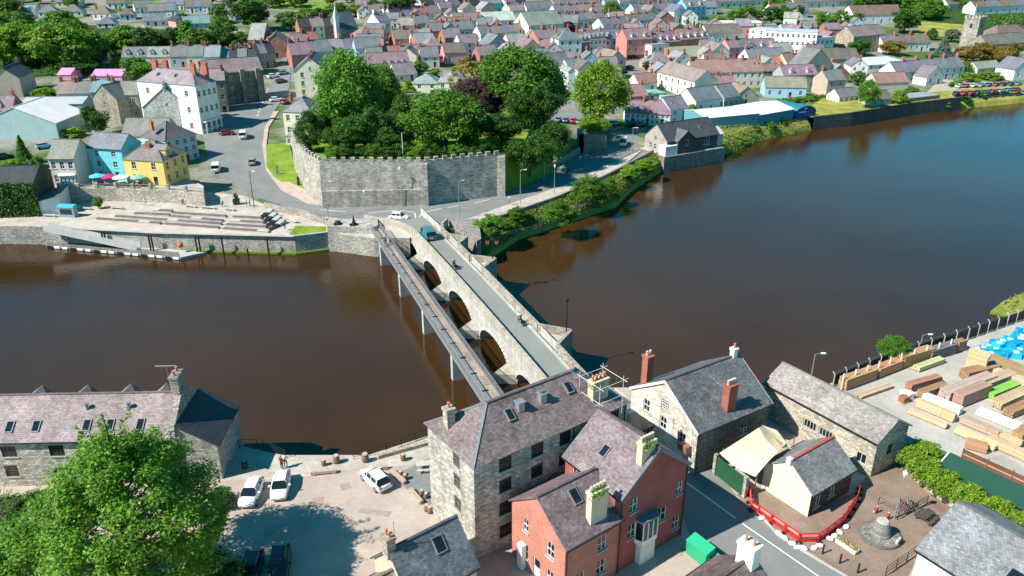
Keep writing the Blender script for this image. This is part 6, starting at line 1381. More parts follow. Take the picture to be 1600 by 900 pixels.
def motorbike(pos,rz,col,label):
    t=thing('motorbike',label,'motorbike',pos,rz)
    for x in (-.7,.72):
        b=MB(); n=16; pr=[]
        for i in range(n): a=2*PI*i/n; pr.append((x+.3*math.cos(a),0,.32+.3*math.sin(a)))
        b.tube(pr+[pr[0]],.055,6,cap=False); w=b.build('wheel',rubber,t); b=MB(); b.tube([(x,-.04,.32),(x,.04,.32)],.2,10); b.build('hub',metal,w)
    b=MB(); b.tube([(.72,.0,.32),(.5,0,.9),(.42,0,1.02)],.04,6); b.tube([(-.7,0,.32),(-.2,0,.5),(.45,0,.8)],.05,6); b.build('frame',dmetal,t)
    b=MB(); b.lathe([(.05,.0),(.2,.05),(.2,.25),(.06,.32)],8,c=(0,0,.3)); b.build('engine',metal,t)
    b=MB(); loft(b,[[(x,-w,z),(x,-w*.8,z+h),(x,w*.8,z+h),(x,w,z)] for x,w,z,h in ((-.05,.1,.72,.12),(.1,.16,.7,.24),(.35,.15,.72,.24),(.5,.06,.78,.12))]); b.build('tank',carpaint,t,col)
    b=MB(); b.box(-.75,0,-.14,.14,.74,.84); b.build('seat',rubber,t); b=MB(); b.tube([(.38,-.38,1.08),(.45,0,1.04),(.38,.38,1.08)],.02,5); b.build('handlebar',dmetal,t)
    b=MB(); b.lathe([(.09,0),(.1,.08),(.03,.14)],8,c=(.6,0,.86)); b.build('headlamp',metal,t); b=MB(); b.box(-.95,-.6,-.3,.3,.5,.82); b.build('pannier',dmetal,t)
    return t
for s,n,dr,col,l,tp_,hl in ((37.5,-1.2,0,(.02,.02,.02),'black motorbike in the middle of the stone bridge',(.03,.03,.035),(.02,.02,.02)),(14.4,-3.3,0,(.5,.48,.45),'touring motorbike near the right parapet of the stone bridge',(.05,.05,.055),(.6,.6,.6))):
    p=bp(s,n,deck(s)+.01); motorbike(p,BRZ+PI*dr,col,l); person(p+Vector((0,0,-.12)),BRZ+PI*dr,'ride',tp_,(.03,.03,.035),'rider in black on the '+l.split(' of')[0].split(' near')[0].replace('black ','') +(' in mid bridge' if s>20 else ' by the parapet'),hl)
p=P(887,268,.6); p.z=hs(p.x,p.y)+.16; motorbike(p,angp(G(880,275),G(895,262)),(.03,.03,.03),'black motorbike on the shaded riverside road'); person(p-Z*.12,angp(G(880,275),G(895,262)),'ride',(.03,.03,.03),(.03,.03,.03),'rider in black on the shaded riverside road',(.03,.03,.03))
fzz=FZd+.03
person(bp(53.0,fe(53,.8),fzz),BRZ+PI,'walk',(.05,.35,.45),(.05,.05,.07),'walker in a teal top on the footbridge'); person(bp(53.8,fe(53,.45),fzz),BRZ+PI,'walk',(.03,.05,.2),(.1,.08,.06),'walker in navy beside the teal-topped walker')
person(P(447,730,.03),R(100),'stand',(.75,.74,.7),(.08,.09,.12),'person in a white top standing by the quay railing'); person(P(441,733,.03),R(60),'stand',(.22,.04,.03),(.04,.04,.05),'person in dark red beside the one in white on the quay')
person(P(227,321,.08),R(10),'walk',(.75,.74,.72),(.5,.48,.42),'person in white walking on the far quay below the stone wall'); person(P(796,318,.6),R(30),'walk',(.7,.5,.45),(.1,.1,.15),'pedestrian on the pavement right of the castle wall')
for x,y,l,c_ in ((287,322,'left',(.05,.05,.06)),(349,325,'right',(.1,.1,.12))): person(P(x,y,-.42+.08),R(-90),'sit',c_,(.05,.05,.07),f'person in dark clothes sitting on the {l} white bench of the quay')
person(P(445,360,.0),R(-60),'sit',(.04,.04,.05),(.05,.05,.06),'person in black sitting at the foot of the quay steps'); person(P(386,322,.08),R(190),'stand',(.6,.25,.35),(.1,.15,.3),'person in pink near the quay planter'); person(P(391,322,.08),R(170),'stand',(.35,.45,.6),(.1,.1,.12),'person in pale blue near the quay planter')
person(P(98,380,WL+.6),R(30),'sit',(.75,.75,.73),(.1,.1,.15),'left person in white sitting on the floating pontoon'); person(P(106,381,WL+.6),R(160),'sit',(.72,.72,.72),(.2,.2,.25),'right person in white sitting on the floating pontoon')
# ============================================================= street furniture
def lamp(p,top,label,style='arm',col=None,az=0):
    t=thing('street_lamp',label,'street lamp',p,az); h=top-p.z; m=metal if col is None else col
    b=MB(); b.tube([(0,0,-.2),(0,0,1.0),(0,0,h)],[.1,.085,.055],7); b.build('pole',m,t)
    if style=='arm': b=MB(); b.tube([(0,0,h),(.35,0,h+.12),(1.0,0,h+.15)],.035,5); b.build('arm',m,t); b=MB(); b.box(.7,1.3,-.12,.12,h+.1,h+.22); b.build('lamp_head',white,t)
    else: b=MB(); b.lathe([(.09,0),(.2,.25),(.24,.5),(.1,.62),(.03,.8)],6,c=(0,0,h)); b.build('lantern',dmetal if style=='lantern' else white,t)
    return t
LZ=lambda x,y:max(hs(*P(x,y,.3).xy),0)+.1
for x,y,ty,l,s in ((513,339,285,'pale street lamp at the left corner of the castle wall','arm'),(628,322,266,'tall white pole in front of the castle wall centre','top'),(718,341,284,'street lamp by the junction right of the bridge','arm'),(813,319,266,'first street lamp along the riverside road','arm'),(866,302,262,'second street lamp along the riverside road','top'),(850,284,224,'street lamp on the pavement below the castle trees','arm'),(397,322,268,'dark street lamp at the quay edge of the main street','arm'),(987,238,200,'street lamp beside the white van on the riverside road','arm'),(571,328,302,'short signpost in front of the castle wall','top')):
    p=P(x,y,.3); p.z=max(hs(p.x,p.y),0)+.15; lamp(p,hz(p.copy(),ty),l,s,dmetal if 'dark' in l else None,VG.uniform(-.5,.5))
bl=lamp(bp(36.6,-7.6,deck(36)+1.1),deck(36)+6.0,'lamp post with pink flower baskets on the middle bridge refuge','lantern',dmetal)
for s in (-1,1):
    b=MB(); b.tube([(0,0,2.9),(s*.7,0,3.1)],.025,5); b.build('bracket',dmetal,bl); rg=np.random.default_rng(5+s); pp=unit(rg.normal(size=(160,3)))*rg.uniform(.15,.38,(160,1))+np.array([s*.75,0,2.85]); put('flower_basket',leafmesh('flowers',pp,unit(rg.normal(size=pp.shape)),.13,rg,foliage('pink_flowers',(.5,.06,.12),(.6,.25,.3),.2) if s<0 else MATS['pink_flowers']),bl)
lamp(bp(8.3,-7.5,deck(8)+1.1),deck(8)+5.4,'dark lantern post on the near bridge refuge','lantern',dmetal)
lamp(P(1397,810),hz(P(1397,810),745),'grey lamp post on the brick plaza by the bicycles','top'); lamp(P(1266,597,.02),4,'small lamp behind the long stone shed','arm'); lamp(P(1437,545,.02),hz(P(1437,545,.02),524),'curved lamp at the timber yard fence','arm')
fp=thing('flagpole','white flagpole behind the castle battlements','flagpole',P(630,248,8.3)); b=MB(); b.tube([(0,0,0),(0,0,5.6)],.07,6); b.build('pole',white,fp)
# railings
def railing(pts,label,h=1.0,mat=None,step=1.6,rails=3,name='railing'):
    mat=mat or dmetal; t=thing(name,label,'railing',pts[0]); o=pts[0]
    for a,c in zip(pts[:-1],pts[1:]):
        n=max(1,int((c-a).length/step))
        for i in range(n+1):
            q=a.lerp(c,i/n)-o; b=MB(); b.tube([q,q+Z*h],.035,5); b.build('post',mat,t)
        for k in range(rails): b=MB(); b.tube([a-o+Z*h*(k+1)/rails,c-o+Z*h*(k+1)/rails],.025,5); b.build('rail',mat,t)
    return t
railing([P(346,701),P(403,698)],'black quay railing beside the mill lean-to'); railing([P(411,699),P(447,716)],'black railing at the top of the quay steps'); railing([P(553,718),P(604,706),P(672,680)],'black railing along the ramp left of the stone warehouse'); railing([P(1383,900),P(1432,866)],'black railing in the lower right corner of the plaza',1.1)
railing([P(755,378,-.8),P(830,362,-.6),P(880,336,-.4),P(930,318,-.3)],'grey handrail along the riverbank path',1.0,metal)
# barrels and beams on the near quay
bb_=MB(); bb_.lathe([(.27,0),(.33,.25),(.35,.45),(.33,.65),(.27,.9),(.25,.88)],14); BARM=bb_.data('barrel_mesh',wood,True); hp2=MB()
for z in (.14,.45,.74): hp2.lathe([(.345 if z==.45 else .32,z),(.352 if z==.45 else .327,z+.05)],14)
HOOP=hp2.data('hoop_mesh',dmetal); tb=MB(); tb.lathe([(.24,.88),(.24,.9)],12); BTOP=tb.data('barrel_top_mesh',concrete)
for i,(x,y,s,l) in enumerate(((506,727,.8,'small barrel at the left end of the quay row'),(526,723,1.1,'tall barrel second in the quay row'),(571,721,1.15,'tall barrel beside the ramp railing'),(630,719,.9,'barrel on the ramp left of the warehouse'),(626,744,.75,'front barrel behind the alone-parked white hatchback'),(633,749,.75,'rear barrel behind the alone-parked white hatchback'),(659,774,.75,'barrel on the slate terrace edge'),(666,778,.7,'low barrel next to the one on the slate terrace edge'),(667,798,.85,'left barrel of the pair at the warehouse corner'),(672,801,.85,'right barrel of the pair at the warehouse corner'),(383,731,1.0,'dark barrel in the shade by the mill'))):
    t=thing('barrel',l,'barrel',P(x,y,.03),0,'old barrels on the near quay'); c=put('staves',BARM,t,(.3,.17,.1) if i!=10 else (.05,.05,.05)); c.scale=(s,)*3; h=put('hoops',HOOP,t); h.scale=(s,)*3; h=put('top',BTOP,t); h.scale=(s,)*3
for a,c,l in (((486,742),(526,738),'weathered timber beam lying along the quay edge, left one'),((561,738),(607,732),'weathered timber beam behind the alone-parked hatchback'),((611,737),(633,757),'timber beam edging the slate terrace, upper one'),((641,767),(659,788),'timber beam edging the slate terrace, lower one')):
    A,B=P(*a,.03),P(*c,.03); t=thing('timber_beam',l,'beam',A); b=MB(); b.beam(Z*.42,(B-A)+Z*.42,.38,.3); b.build('beam',wood,t,(.45,.34,.26)); b=MB()
    for f in (.1,.9): b=MB(); q=(B-A)*f; b.box(q.x-.2,q.x+.2,q.y-.2,q.y+.2,0,.12); b.build('support',wood,t,(.3,.22,.16))
b=MB(); b.beam(P(590,711,.45),P(672,688,.45),.5,.5); o=b.build('ramp_kerb',stone,color=(.45,.4,.33)); tag(o,'low stone kerb along the ramp left of the warehouse','kerb')
def picnic(pos,rz,label,col):
    t=thing('picnic_table',label,'picnic table',pos,rz)
    for k in range(5): b=MB(); b.box(-.9,.9,-.36+k*.15,-.23+k*.15,.7,.74); b.build('top_board',wood,t,col)
    for s in (-1,1):
        for k in range(2): b=MB(); b.box(-.9,.9,s*.72-.13+k*.14,s*.72-.01+k*.14,.42,.46); b.build('seat_board',wood,t,col)
        for y in (-1,1): b=MB(); b.beam((s*.6,y*.75,0),(s*.6,y*.2,.7),.07,.08); b.build('leg',wood,t,col)
        b=MB(); b.box(s*.6-.04,s*.6+.04,-.8,.8,.36,.42); b.build('crossbar',wood,t,col)
    return t
picnic(P(1446,812,.04),R(35),'dark picnic table beside the ivy wall on the plaza',(.08,.075,.065)); picnic(P(664,733,.04),R(10),'small outdoor table against the warehouse wall',(.55,.5,.42))
# plaza: barriers, bags, bollards, planter, stone monument, bicycles
bpx=[(1152,757),(1171,775),(1173,797),(1185,803),(1249,847),(1279,846),(1316,818),(1339,783),(1343,763)]; bw=[P(*p,.04) for p in bpx]
def alongp(pts,step):
    out=[]; 
    for a,c in zip(pts[:-1],pts[1:]):
        n=max(1,round((c-a).length/step))
        for i in range(n): out.append((a.lerp(c,i/n),a.lerp(c,(i+1)/n)))
    return out
redp=plain('barrier_plastic',(.62,.02,.015),.45,.08,3)
bm=MB(); 
for z0,z1 in ((.05,.16),(.5,.6),(.92,1.02)): bm.box(0,1,-.03,.03,z0,z1)
for k in range(9): bm.box(k*.12,k*.12+.045,-.022,.022,.16,.5); bm.box(k*.12,k*.12+.045,-.022,.022,.6,.92)
BARR=bm.data('barrier_mesh',redp); ws=MB(); ws.box(.1,.9,-.035,.035,.62,.84); WSTR=ws.data('stripe_mesh',plain('reflective_strip',(.75,.3,.27),.4,.1,3)); bf_=MB(); bf_.box(-.1,.1,-.35,.35,0,.07); BFT=bf_.data('foot_mesh',rubber)
segs=alongp(bw,1.35)
for i,(a,c) in enumerate(segs):
    t=thing('road_barrier',f'red plastic barrier panel, {ORD[i] if i<20 else "last"} in the line starting beside the green gates','barrier',a,angp(a,c),'red barrier panels round the workshop'); l=(c-a).length*.97
    p=put('panel',BARR,t); p.scale=(l,1,1); p=put('reflective_strip',WSTR,t); p.scale=(l,1,1)
    for x in (.08,l-.08): put('foot',BFT,t,loc=(x,0,0))
sb=MB(); sb.lathe([(.05,0),(.42,.04),(.45,.16),(.3,.27),(.08,.3)],10); SBM=sb.data('bag_mesh',cloth,True)
for i,(x,y) in enumerate(((1190,810),(1217,834),(1226,841),(1238,850),(1246,856),(1256,857),(1272,857),(1281,853),(1296,842),(1304,838),(1312,832),(1322,824))):
    o=put('sandbag',SBM,None,(.8,.79,.76),P(x,y,.045),VG.uniform(0,3)); o.scale=(.9,.6,.7); tag(o,f'white sandbag against the red barriers, {ORD[i]} counted from the green gates','sandbag','white sandbags at the barrier feet')
bo2=MB(); bo2.lathe([(.1,0),(.085,.1),(.075,.85),(.1,.9),(.1,1.0),(.03,1.08)],10); BOM=bo2.data('bollard_mesh',dmetal,True)
for i,(x,y) in enumerate(((1285,865),(1312,880),(1340,895))): o=put('bollard',BOM,None,None,P(x,y,.04)); tag(o,['black bollard nearest the red barriers','middle black bollard of the three at the kerb','black bollard nearest the bottom edge of the plaza'][i],'bollard','kerb bollards')
A,B=P(1308,846,.04),P(1338,866,.04); t=thing('planter_trough','long white planter trough with yellow-green plants on the plaza','planter',A,angp(A,B)); l=(B-A).length
b=MB(); b.hexa([(0,-.25,0),(l,-.25,0),(l,.25,0),(0,.25,0)],[(-.05,-.32,.42),(l+.05,-.32,.42),(l+.05,.32,.42),(-.05,.32,.42)]); b.build('trough',wood,t,(.75,.7,.6)); rg=np.random.default_rng(4); pp=np.stack([rg.uniform(0,l,350),rg.uniform(-.25,.25,350),rg.uniform(.38,.6,350)],1); put('plants',leafmesh('plants_mesh',pp,unit(rg.normal(size=pp.shape)+np.array([0,0,1])),.14,rg,leaf_yellow),t)
t=thing('stone_monument','truncated stone cone on a round stepped slate base on the plaza','monument',P(1374,838,.04)); b=MB(); b.lathe([(1.85,0),(1.85,.3),(1.6,.32)],26); b.build('base',stone,t,(.25,.24,.21)); b=MB(); b.lathe([(.95,.3),(.62,1.75),(.6,1.8)],20); b.build('cone',stone,t,(.3,.29,.26)); b=MB(); b.lathe([(.55,1.8),(.5,1.9),(.1,1.92)],20); b.build('cap',concrete,t); b=MB(); b.hexa([(.9,-1.5,.32),(1.5,-1.0,.32),(1.4,-.8,.32),(.8,-1.3,.32)],[(.95,-1.5,.75),(1.45,-1.05,.75),(1.4,-.85,.75),(.85,-1.3,.75)]); b.build('plaque_stone',concrete,t)
def bicycle(pos,rz,col,label):
    t=thing('bicycle',label,'bicycle',pos,rz,'bicycles in the plaza rack')
    for x in (-.5,.52):
        b=MB(); pr=[(x+.33*math.cos(2*PI*i/14),0,.34+.33*math.sin(2*PI*i/14)) for i in range(15)]; b.tube(pr,.022,4,cap=False); w=b.build('wheel',rubber,t)
        b=MB()
        for k in range(6): a=PI*k/6; b.tube([(x+.32*math.cos(a),0,.34+.32*math.sin(a)),(x-.32*math.cos(a),0,.34-.32*math.sin(a))],.005,3)
        o=b.build('spokes',metal,w)
    b=MB()
    for q in (((-.5,0,.34),(-.15,0,.85)),((-.15,0,.82),(.38,0,.82)),((-.05,0,.3),(.38,0,.82)),((-.05,0,.3),(-.18,0,.92)),((-.5,0,.34),(-.05,0,.3)),((.36,0,.95),(.52,0,.34))): b.tube(list(q),.02,5)
    b.build('frame',paint,t,col); b=MB(); b.box(-.32,-.05,-.06,.06,.92,.97); b.build('saddle',rubber,t); b=MB(); b.tube([(.3,-.28,1.0),(.38,0,.98),(.3,.28,1.0)],.015,4); b.build('handlebar',dmetal,t)
for i,(x,y,c_) in enumerate(((1404,792,(.05,.05,.06)),(1412,797,(.3,.05,.04)),(1420,793,(.1,.15,.2)),(1428,798,(.06,.06,.06)))): bicycle(P(x,y,.04),R(70+8*i),c_,f'{ORD[i]} bicycle from the left in the plaza rack')
railing([P(1372,788,.04),P(1400,802,.04)],'dark timber rail with life rings on the plaza',.9,dmetal,1.2,2); railing([P(1402,812,.04),P(1448,786,.04)],'dark rail in front of the plaza bicycles',.9,dmetal,1.4,3)
for i,(x,y) in enumerate(((1369,796),(1387,806))):
    t=thing('life_ring',['left red and white life ring on the plaza rail','right red and white life ring on the plaza rail'][i],'life ring',P(x,y,.5),R(30),'life rings'); n=16; pr=[(.32*math.cos(2*PI*k/n),0,.32*math.sin(2*PI*k/n)) for k in range(n+1)]
    for q in range(4): b=MB(); b.tube(pr[q*4:q*4+5],.09,7); b.build('ring_section',paint,t,(.75,.05,.04) if q%2 else (.8,.8,.78))
# marquee over the inn yard
def fabric(name,grid,mat,col,parent):
    b=MB(); n=len(grid[0])
    for r0,r1 in zip(grid[:-1],grid[1:]):
        for i in range(n-1): b.poly([r0[i],r0[i+1],r1[i+1],r1[i]])
    o=b.build(name,mat,parent,col); return o
t=thing('yard_marquee','tan fabric marquee stretched between the inn and the small workshop','marquee',(0,0,0))
g0=[P(1124,708,3.0),P(1152,690,4.3),P(1186,668,4.9),P(1192,665,4.7)]; g1=[P(1180,745,2.6),P(1196,726,3.9),P(1216,705,4.5),P(1234,688,3.4)]
def gr(a,c,n=6): return [[p.lerp(q,k/n)-Z*.35*math.sin(PI*k/n) for p,q in zip(a,c)] for k in range(n+1)]
fabric('canopy',gr(g0,g1),cloth,(.66,.54,.36),t)
h0=[P(1196,664,4.6),P(1216,676,4.2)]; 
fabric('canopy_wing',[[P(1190,664,4.6),P(1214,672,4.2)],[P(1207,680,4.4),P(1226,688,3.9)],[P(1222,700,4.1),P(1238,702,3.2)]],cloth,(.68,.57,.4),t)
for p in (P(1126,735),P(1178,772),P(1236,715)): b=MB(); b.tube([p,p+Z*2.8],.05,6); b.build('pole',metal,t)
b=MB()
A,B=P(1118,742),P(1160,775); t=thing('green_gates','dark green timber gates below the tan marquee','gate',A,angp(A,B)); l=(B-A).length
for k in range(10): b=MB(); b.box(l*k/10+.01,l*(k+1)/10-.01,-.04,.04,0,2.3); b.build('board',wood,t,(.02,.09,.04))
for x in (-.2,l+.2): b=MB(); b.box(x-.18,x+.18,-.18,.18,0,2.5); b.build('gate_post',stone,t,(.45,.4,.33))
for i,(x,y,s,l) in enumerate(((1092,872,1.0,'large bright green box bin at the roadside by the brick house'),(1113,884,.62,'small bright green box bin right of the large one'))):
    t=thing('green_bin',l,'bin',P(x,y,.04),R(-55),'green bins'); b=MB(); b.hexa([(-1.1*s,-.5,0),(1.1*s,-.5,0),(1.1*s,.5,0),(-1.1*s,.5,0)],[(-1.2*s,-.55,1.5*s),(1.2*s,-.55,1.5*s),(1.2*s,.55,1.8*s),(-1.2*s,.55,1.8*s)]); b.build('body',paint,t,(.02,.36,.16)); b=MB(); b.hexa([(-1.22*s,-.58,1.5*s),(1.22*s,-.58,1.5*s),(1.22*s,.58,1.8*s),(-1.22*s,.58,1.8*s)],[(-1.22*s,-.58,1.56*s),(1.22*s,-.58,1.56*s),(1.22*s,.58,1.86*s),(-1.22*s,.58,1.86*s)]); b.build('lid',paint,t,(.03,.4,.2))
# green canopy shed and brown fence on the right
A=P(1462,731,2.4); B=P(1640,816,2.4); t=thing('green_canopy','long dark green canopy roof behind the ivy hedge','canopy',(A.x,A.y,0),angp(A,B)); l=(B-A).length; b=MB(); b.hexa([(0,0,2.3),(l,0,2.3),(l,2.6,3.1),(0,2.6,3.1)],[(0,0,2.38),(l,0,2.38),(l,2.6,3.18),(0,2.6,3.18)]); b.build('canopy',cloth,t,(.015,.07,.045)); b=MB(); b.beam((0,0,2.42),(0,2.6,3.22),.12,.1); b.build('edge_trim',white,t)
for x in np.linspace(.1,l-.1,5):
    for y,z in ((.1,2.3),(2.5,3.0)): b=MB(); b.tube([(x,y,0),(x,y,z)],.05,6); b.build('post',metal,t)
A=P(1500,725); B=P(1660,800); t=thing('panel_fence','brown boarded fence with pale rails behind the green canopy','fence',A,angp(A,B)); l=(B-A).length; n=int(l/2.2)
for i in range(n):
    x0=l*i/n; x1=l*(i+1)/n; b=MB(); b.box(x0+.05,x1-.05,-.03,.03,.1,1.9); pn=b.build('panel',planks,t,(.2,.085,.05)); 
    for z in (.5,1.3): b=MB(); b.box(x0+.05,x1-.05,-.06,-.03,z,z+.09); b.build('rail',wood,pn,(.55,.42,.34))
    b=MB(); b.box(x0-.06,x0+.06,-.08,.06,0,2.05); b.build('post',wood,t,(.18,.09,.06))
# ============================================================= timber yard
YR=random.Random(2)
def pack(a,c,w,h,col,label,z=.05,n=None,wrap=False):
    A,B=P(*a,z),P(*c,z); l=(B-A).length; t=thing('timber_pack',label,'timber stack',A,angp(A,B),'timber stacks in the yard')
    if wrap: b=MB(); b.box(0,l,-w/2,w/2,.1,h); b.build('wrap',timber if max(col)<.7 else cloth,t,col)
    else:
        ly=max(2,int(h/.22)); nb=max(2,int(w/.26)); b=MB()
        for k in range(ly):
            for j in range(nb):
                e0,e1=YR.uniform(0,.18),YR.uniform(0,.18); y0=-w/2+w*j/nb; b.box(e0,l-e1,y0+.012,y0+w/nb-.012,.1+h*k/ly*.97+.008,.1+h*(k+1)/ly*.97-.008)
        o=b.build('boards',timber,t,tuple(x*YR.uniform(.9,1.1) for x in col)); o['kind']='stuff'
    for f in (.12,.5,.88): b=MB(); b.box(l*f-.06,l*f+.06,-w/2,w/2,0,.1); b.build('bearer',wood,t,(.3,.22,.14))
    return t
OR=(.62,.36,.17); TN=(.68,.5,.3); YW=(.76,.6,.36); RBn=(.5,.27,.16); PKw=(.64,.48,.38)
for a,c,w,h,col,l,kw in (
 ((1314,608),(1364,590),1.2,1.5,OR,'orange boards on the fence rack, left end',{}),((1366,589),(1404,574),1.2,1.3,OR,'orange boards second along the fence rack',{}),((1404,573),(1452,559),1.3,1.7,OR,'tall orange boards third along the fence rack',{}),((1448,562),(1488,550),1.2,1.5,(.25,.25,.23),'grey boards fourth along the fence rack',{}),((1430,580),(1471,565),1.0,.6,YW,'low yellow boards in front of the grey rack boards',{}),((1490,549),(1504,545),1.0,1.5,RBn,'short red-brown boards at the right rack end',{}),
 ((1507,574),(1540,584),1.0,2.9,YW,'tall upright stack of yellow planks beside the blue bundles',{}),((1417,611),(1466,597),1.0,1.0,RBn,'red-brown stack left of the pale wrapped stack',{}),((1436,622),(1476,608),1.0,.9,RBn,'second red-brown stack beside the white sacks',{}),((1503,592),(1556,579),1.4,1.1,RBn,'long red-brown stack behind the pale pink stack',{}),((1472,626),(1547,597),1.5,1.3,PKw,'long pale pink timber stack in the yard centre',{}),((1494,634),(1538,616),1.3,1.7,(.55,.33,.25),'pinkish covered stack in front of the pale pink stack',{'wrap':True}),((1532,608),(1580,590),1.4,1.0,TN,'tan stack right of the pale pink stack',{}),((1544,622),(1586,605),1.2,.8,(.3,.62,.12),'bright green wrapped timber pack',{'wrap':True}),((1553,638),(1604,615),1.4,.8,TN,'tan stack right of the green wrapped pack',{}),
 ((1431,634),(1492,660),.9,1.0,YW,'yellow boards on the near rack',{}),((1418,644),(1480,670),.8,.5,YW,'yellow boards below the near rack',{}),((1442,624),(1500,648),.9,.9,(.8,.79,.76),'white wrapped boards behind the near rack',{'wrap':True}),((1527,646),(1592,672),1.2,.7,(.82,.81,.78),'white wrapped pack at the right of the yard',{'wrap':True}),((1500,658),(1562,684),1.2,.7,TN,'tan boards in front of the white wrapped pack',{}),((1492,674),(1556,704),1.1,.6,YW,'nearest yellow boards by the brown fence',{}),((1514,664),(1597,698),1.0,.5,YW,'long yellow boards second from the brown fence',{}),((1540,690),(1610,722),1.2,.8,TN,'tan stack at the right edge by the brown fence',{}),((1507,697),(1542,706),1.2,.8,OR,'small orange stack next to the brown fence',{}),((1545,566),(1610,592),1.0,1.2,(.5,.3,.16),'brown boards on the right rack below the blue bundles',{}),((1545,582),(1610,607),1.0,.9,YW,'yellow boards in front of the right rack',{}),((1572,652),(1610,636),1.2,.9,RBn,'short dark red stack at the right edge',{}),((1340,622),(1392,604),.9,.3,TN,'loose boards on the ground behind the long shed',{}),((1585,690),(1612,676),1.2,1.1,OR,'orange offcut stack at the right edge',{})): pack(a,c,w,h,col,l,**kw)
poly=[P(*p) for p in ((1514,556),(1600,515),(1680,480),(1700,540),(1600,565),(1560,566))]; xs_=[p.x for p in poly]; ys_=[p.y for p in poly]; k=0; cells=[]
bx_=MB(); bx_.hexa([(-.5,-.5,0),(.5,-.5,0),(.5,.5,0),(-.5,.5,0)],[(-.42,-.44,.8),(.45,-.4,.86),(.4,.46,.78),(-.46,.42,.9)]); BUN=bx_.data('bundle_mesh',carpaint); tp2=MB(); tp2.hexa([(-.3,-.2,.8),(.2,-.25,.82),(.25,.1,.8),(-.25,.2,.82)],[(-.25,-.15,.95),(.15,-.2,.97),(.2,.05,.93),(-.2,.15,.96)]); BUT=tp2.data('bundle_label_mesh',white)
y=min(ys_)
while y<max(ys_):
    x=min(xs_)
    while x<max(xs_):
        if inside(np.array([x]),np.array([y]),poly)[0]: cells.append((x,y))
        x+=1.2
    y+=1.2
cells=[c for c in cells if pj(c[0],c[1],0)[0]<1612]
nrow=sorted({round(c[1],2) for c in cells})
for x,y in cells:
    r=nrow.index(round(y,2)); i=[c[0] for c in cells if round(c[1],2)==round(y,2)].index(x)
    t=thing('blue_bundle',f'blue plastic-wrapped bundle, {ORD[min(i,19)]} from the left in row {["one","two","three","four","five","six","seven","eight","nine","ten","eleven","twelve","thirteen","fourteen"][min(r,13)]} from the front','bundle',(x+YR.uniform(-.2,.2),y+YR.uniform(-.2,.2),.03),YR.uniform(-.5,.5),'blue wrapped bundles in the timber yard'); g=YR.uniform(.7,1.3); s=YR.uniform(.9,1.35)
    p=put('wrap',BUN,t,(.012*g,.36*g,.68*g)); p.scale=(s*1.05,s*.95,s*YR.uniform(.7,1.05))
    if YR.random()<.4: q=put('label_sheet',BUT,t); q.scale=p.scale
# yard river fence
fpts=[P(*p,.02) for p in ((1300,604),(1390,568),(1510,531),(1600,499),(1680,470))]; fr=thing('yard_fence','dark board fence with pale cranked posts along the river side of the timber yard','fence',fpts[0]); o0=fpts[0]
for a,c_ in alongp(fpts,2.4):
    a,c_=a-o0,c_-o0; b=MB(); b.beam(a+Z*1.6,c_+Z*1.6,.06,1.5); b.build('panel',planks,fr,(.07,.05,.045)); d=(c_-a).normalized(); n=Vector((d.y,-d.x,0)); b=MB(); b.tube([a+n*.1,a+n*.1+Z*1.75,a-n*.25+Z*2.05],.07,5); b.build('post',concrete,fr)
for z in (1.7,1.85,2.0):
    for a,c_ in zip(fpts[:-1],fpts[1:]): b=MB(); b.tube([a-o0+Z*z,c_-o0+Z*z],.012,4); b.build('wire',metal,fr)
rk=thing('timber_rack','pale steel rack frame along the yard river fence','rack',P(1314,612)); o0=P(1314,612)
for a,c_ in alongp([P(1314,610),P(1404,577),P(1500,549)],2.2): a=a-o0; b=MB(); b.beam(a+Z*2.4-Vector((.06,0,0)),a+Z*2.4+Vector((.06,0,0)),.12,2.4); b.build('upright',white,rk)
for i,(x,y) in enumerate(((1413,620),(1419,622),(1411,628))): t=thing('bulk_bag',['white bulk bag behind the brown crate','second white bulk bag behind the brown crate','brown crate beside the white bulk bags'][i],'bag' if i<2 else 'crate',P(x,y,.03),.4); b=MB(); b.hexa([(-.4,-.4,0),(.4,-.4,0),(.4,.4,0),(-.4,.4,0)],[(-.45,-.45,.8),(.42,-.46,.9),(.46,.42,.8),(-.42,.45,.86)]); b.build('body',cloth if i<2 else wood,t,(.8,.79,.77) if i<2 else (.3,.13,.07)); b=MB(); b.box(-.5,.5,-.5,.5,-.02,.1); b.build('pallet',wood,t,(.4,.28,.16))
# ============================================================= far quay furniture
TZ=2.9; tl=[P(*p,TZ) for p in ((92,296),(180,294),(262,297),(318,302))]; bk2=[P(*p,TZ) for p in ((318,290),(268,268),(140,268),(70,276))]
b=MB(); b.prism([(p.x,p.y) for p in tl+bk2],-1,TZ,0,1); o=b.build('quay_terrace',[stone,pavepale],color=(.5,.44,.35)); tag(o,'pale stone retaining wall with terrace in front of the coloured houses','terrace')
te=[p+Vector((0,.3,0)) for p in tl]
rt=thing('terrace_railing','timber railing with stone posts on top of the quay retaining wall','railing',te[0])
for a,c_ in alongp(te,4.2):
    a,c_=a-te[0],c_-te[0]; b=MB(); b.box(a.x-.28,a.x+.28,a.y-.28,a.y+.28,0,1.15); b.build('post',stone,rt,(.55,.48,.38))
    for z in (.45,.95): b=MB(); b.beam(a+Z*z,c_+Z*z,.08,.14); b.build('rail',wood,rt,(.25,.24,.23))
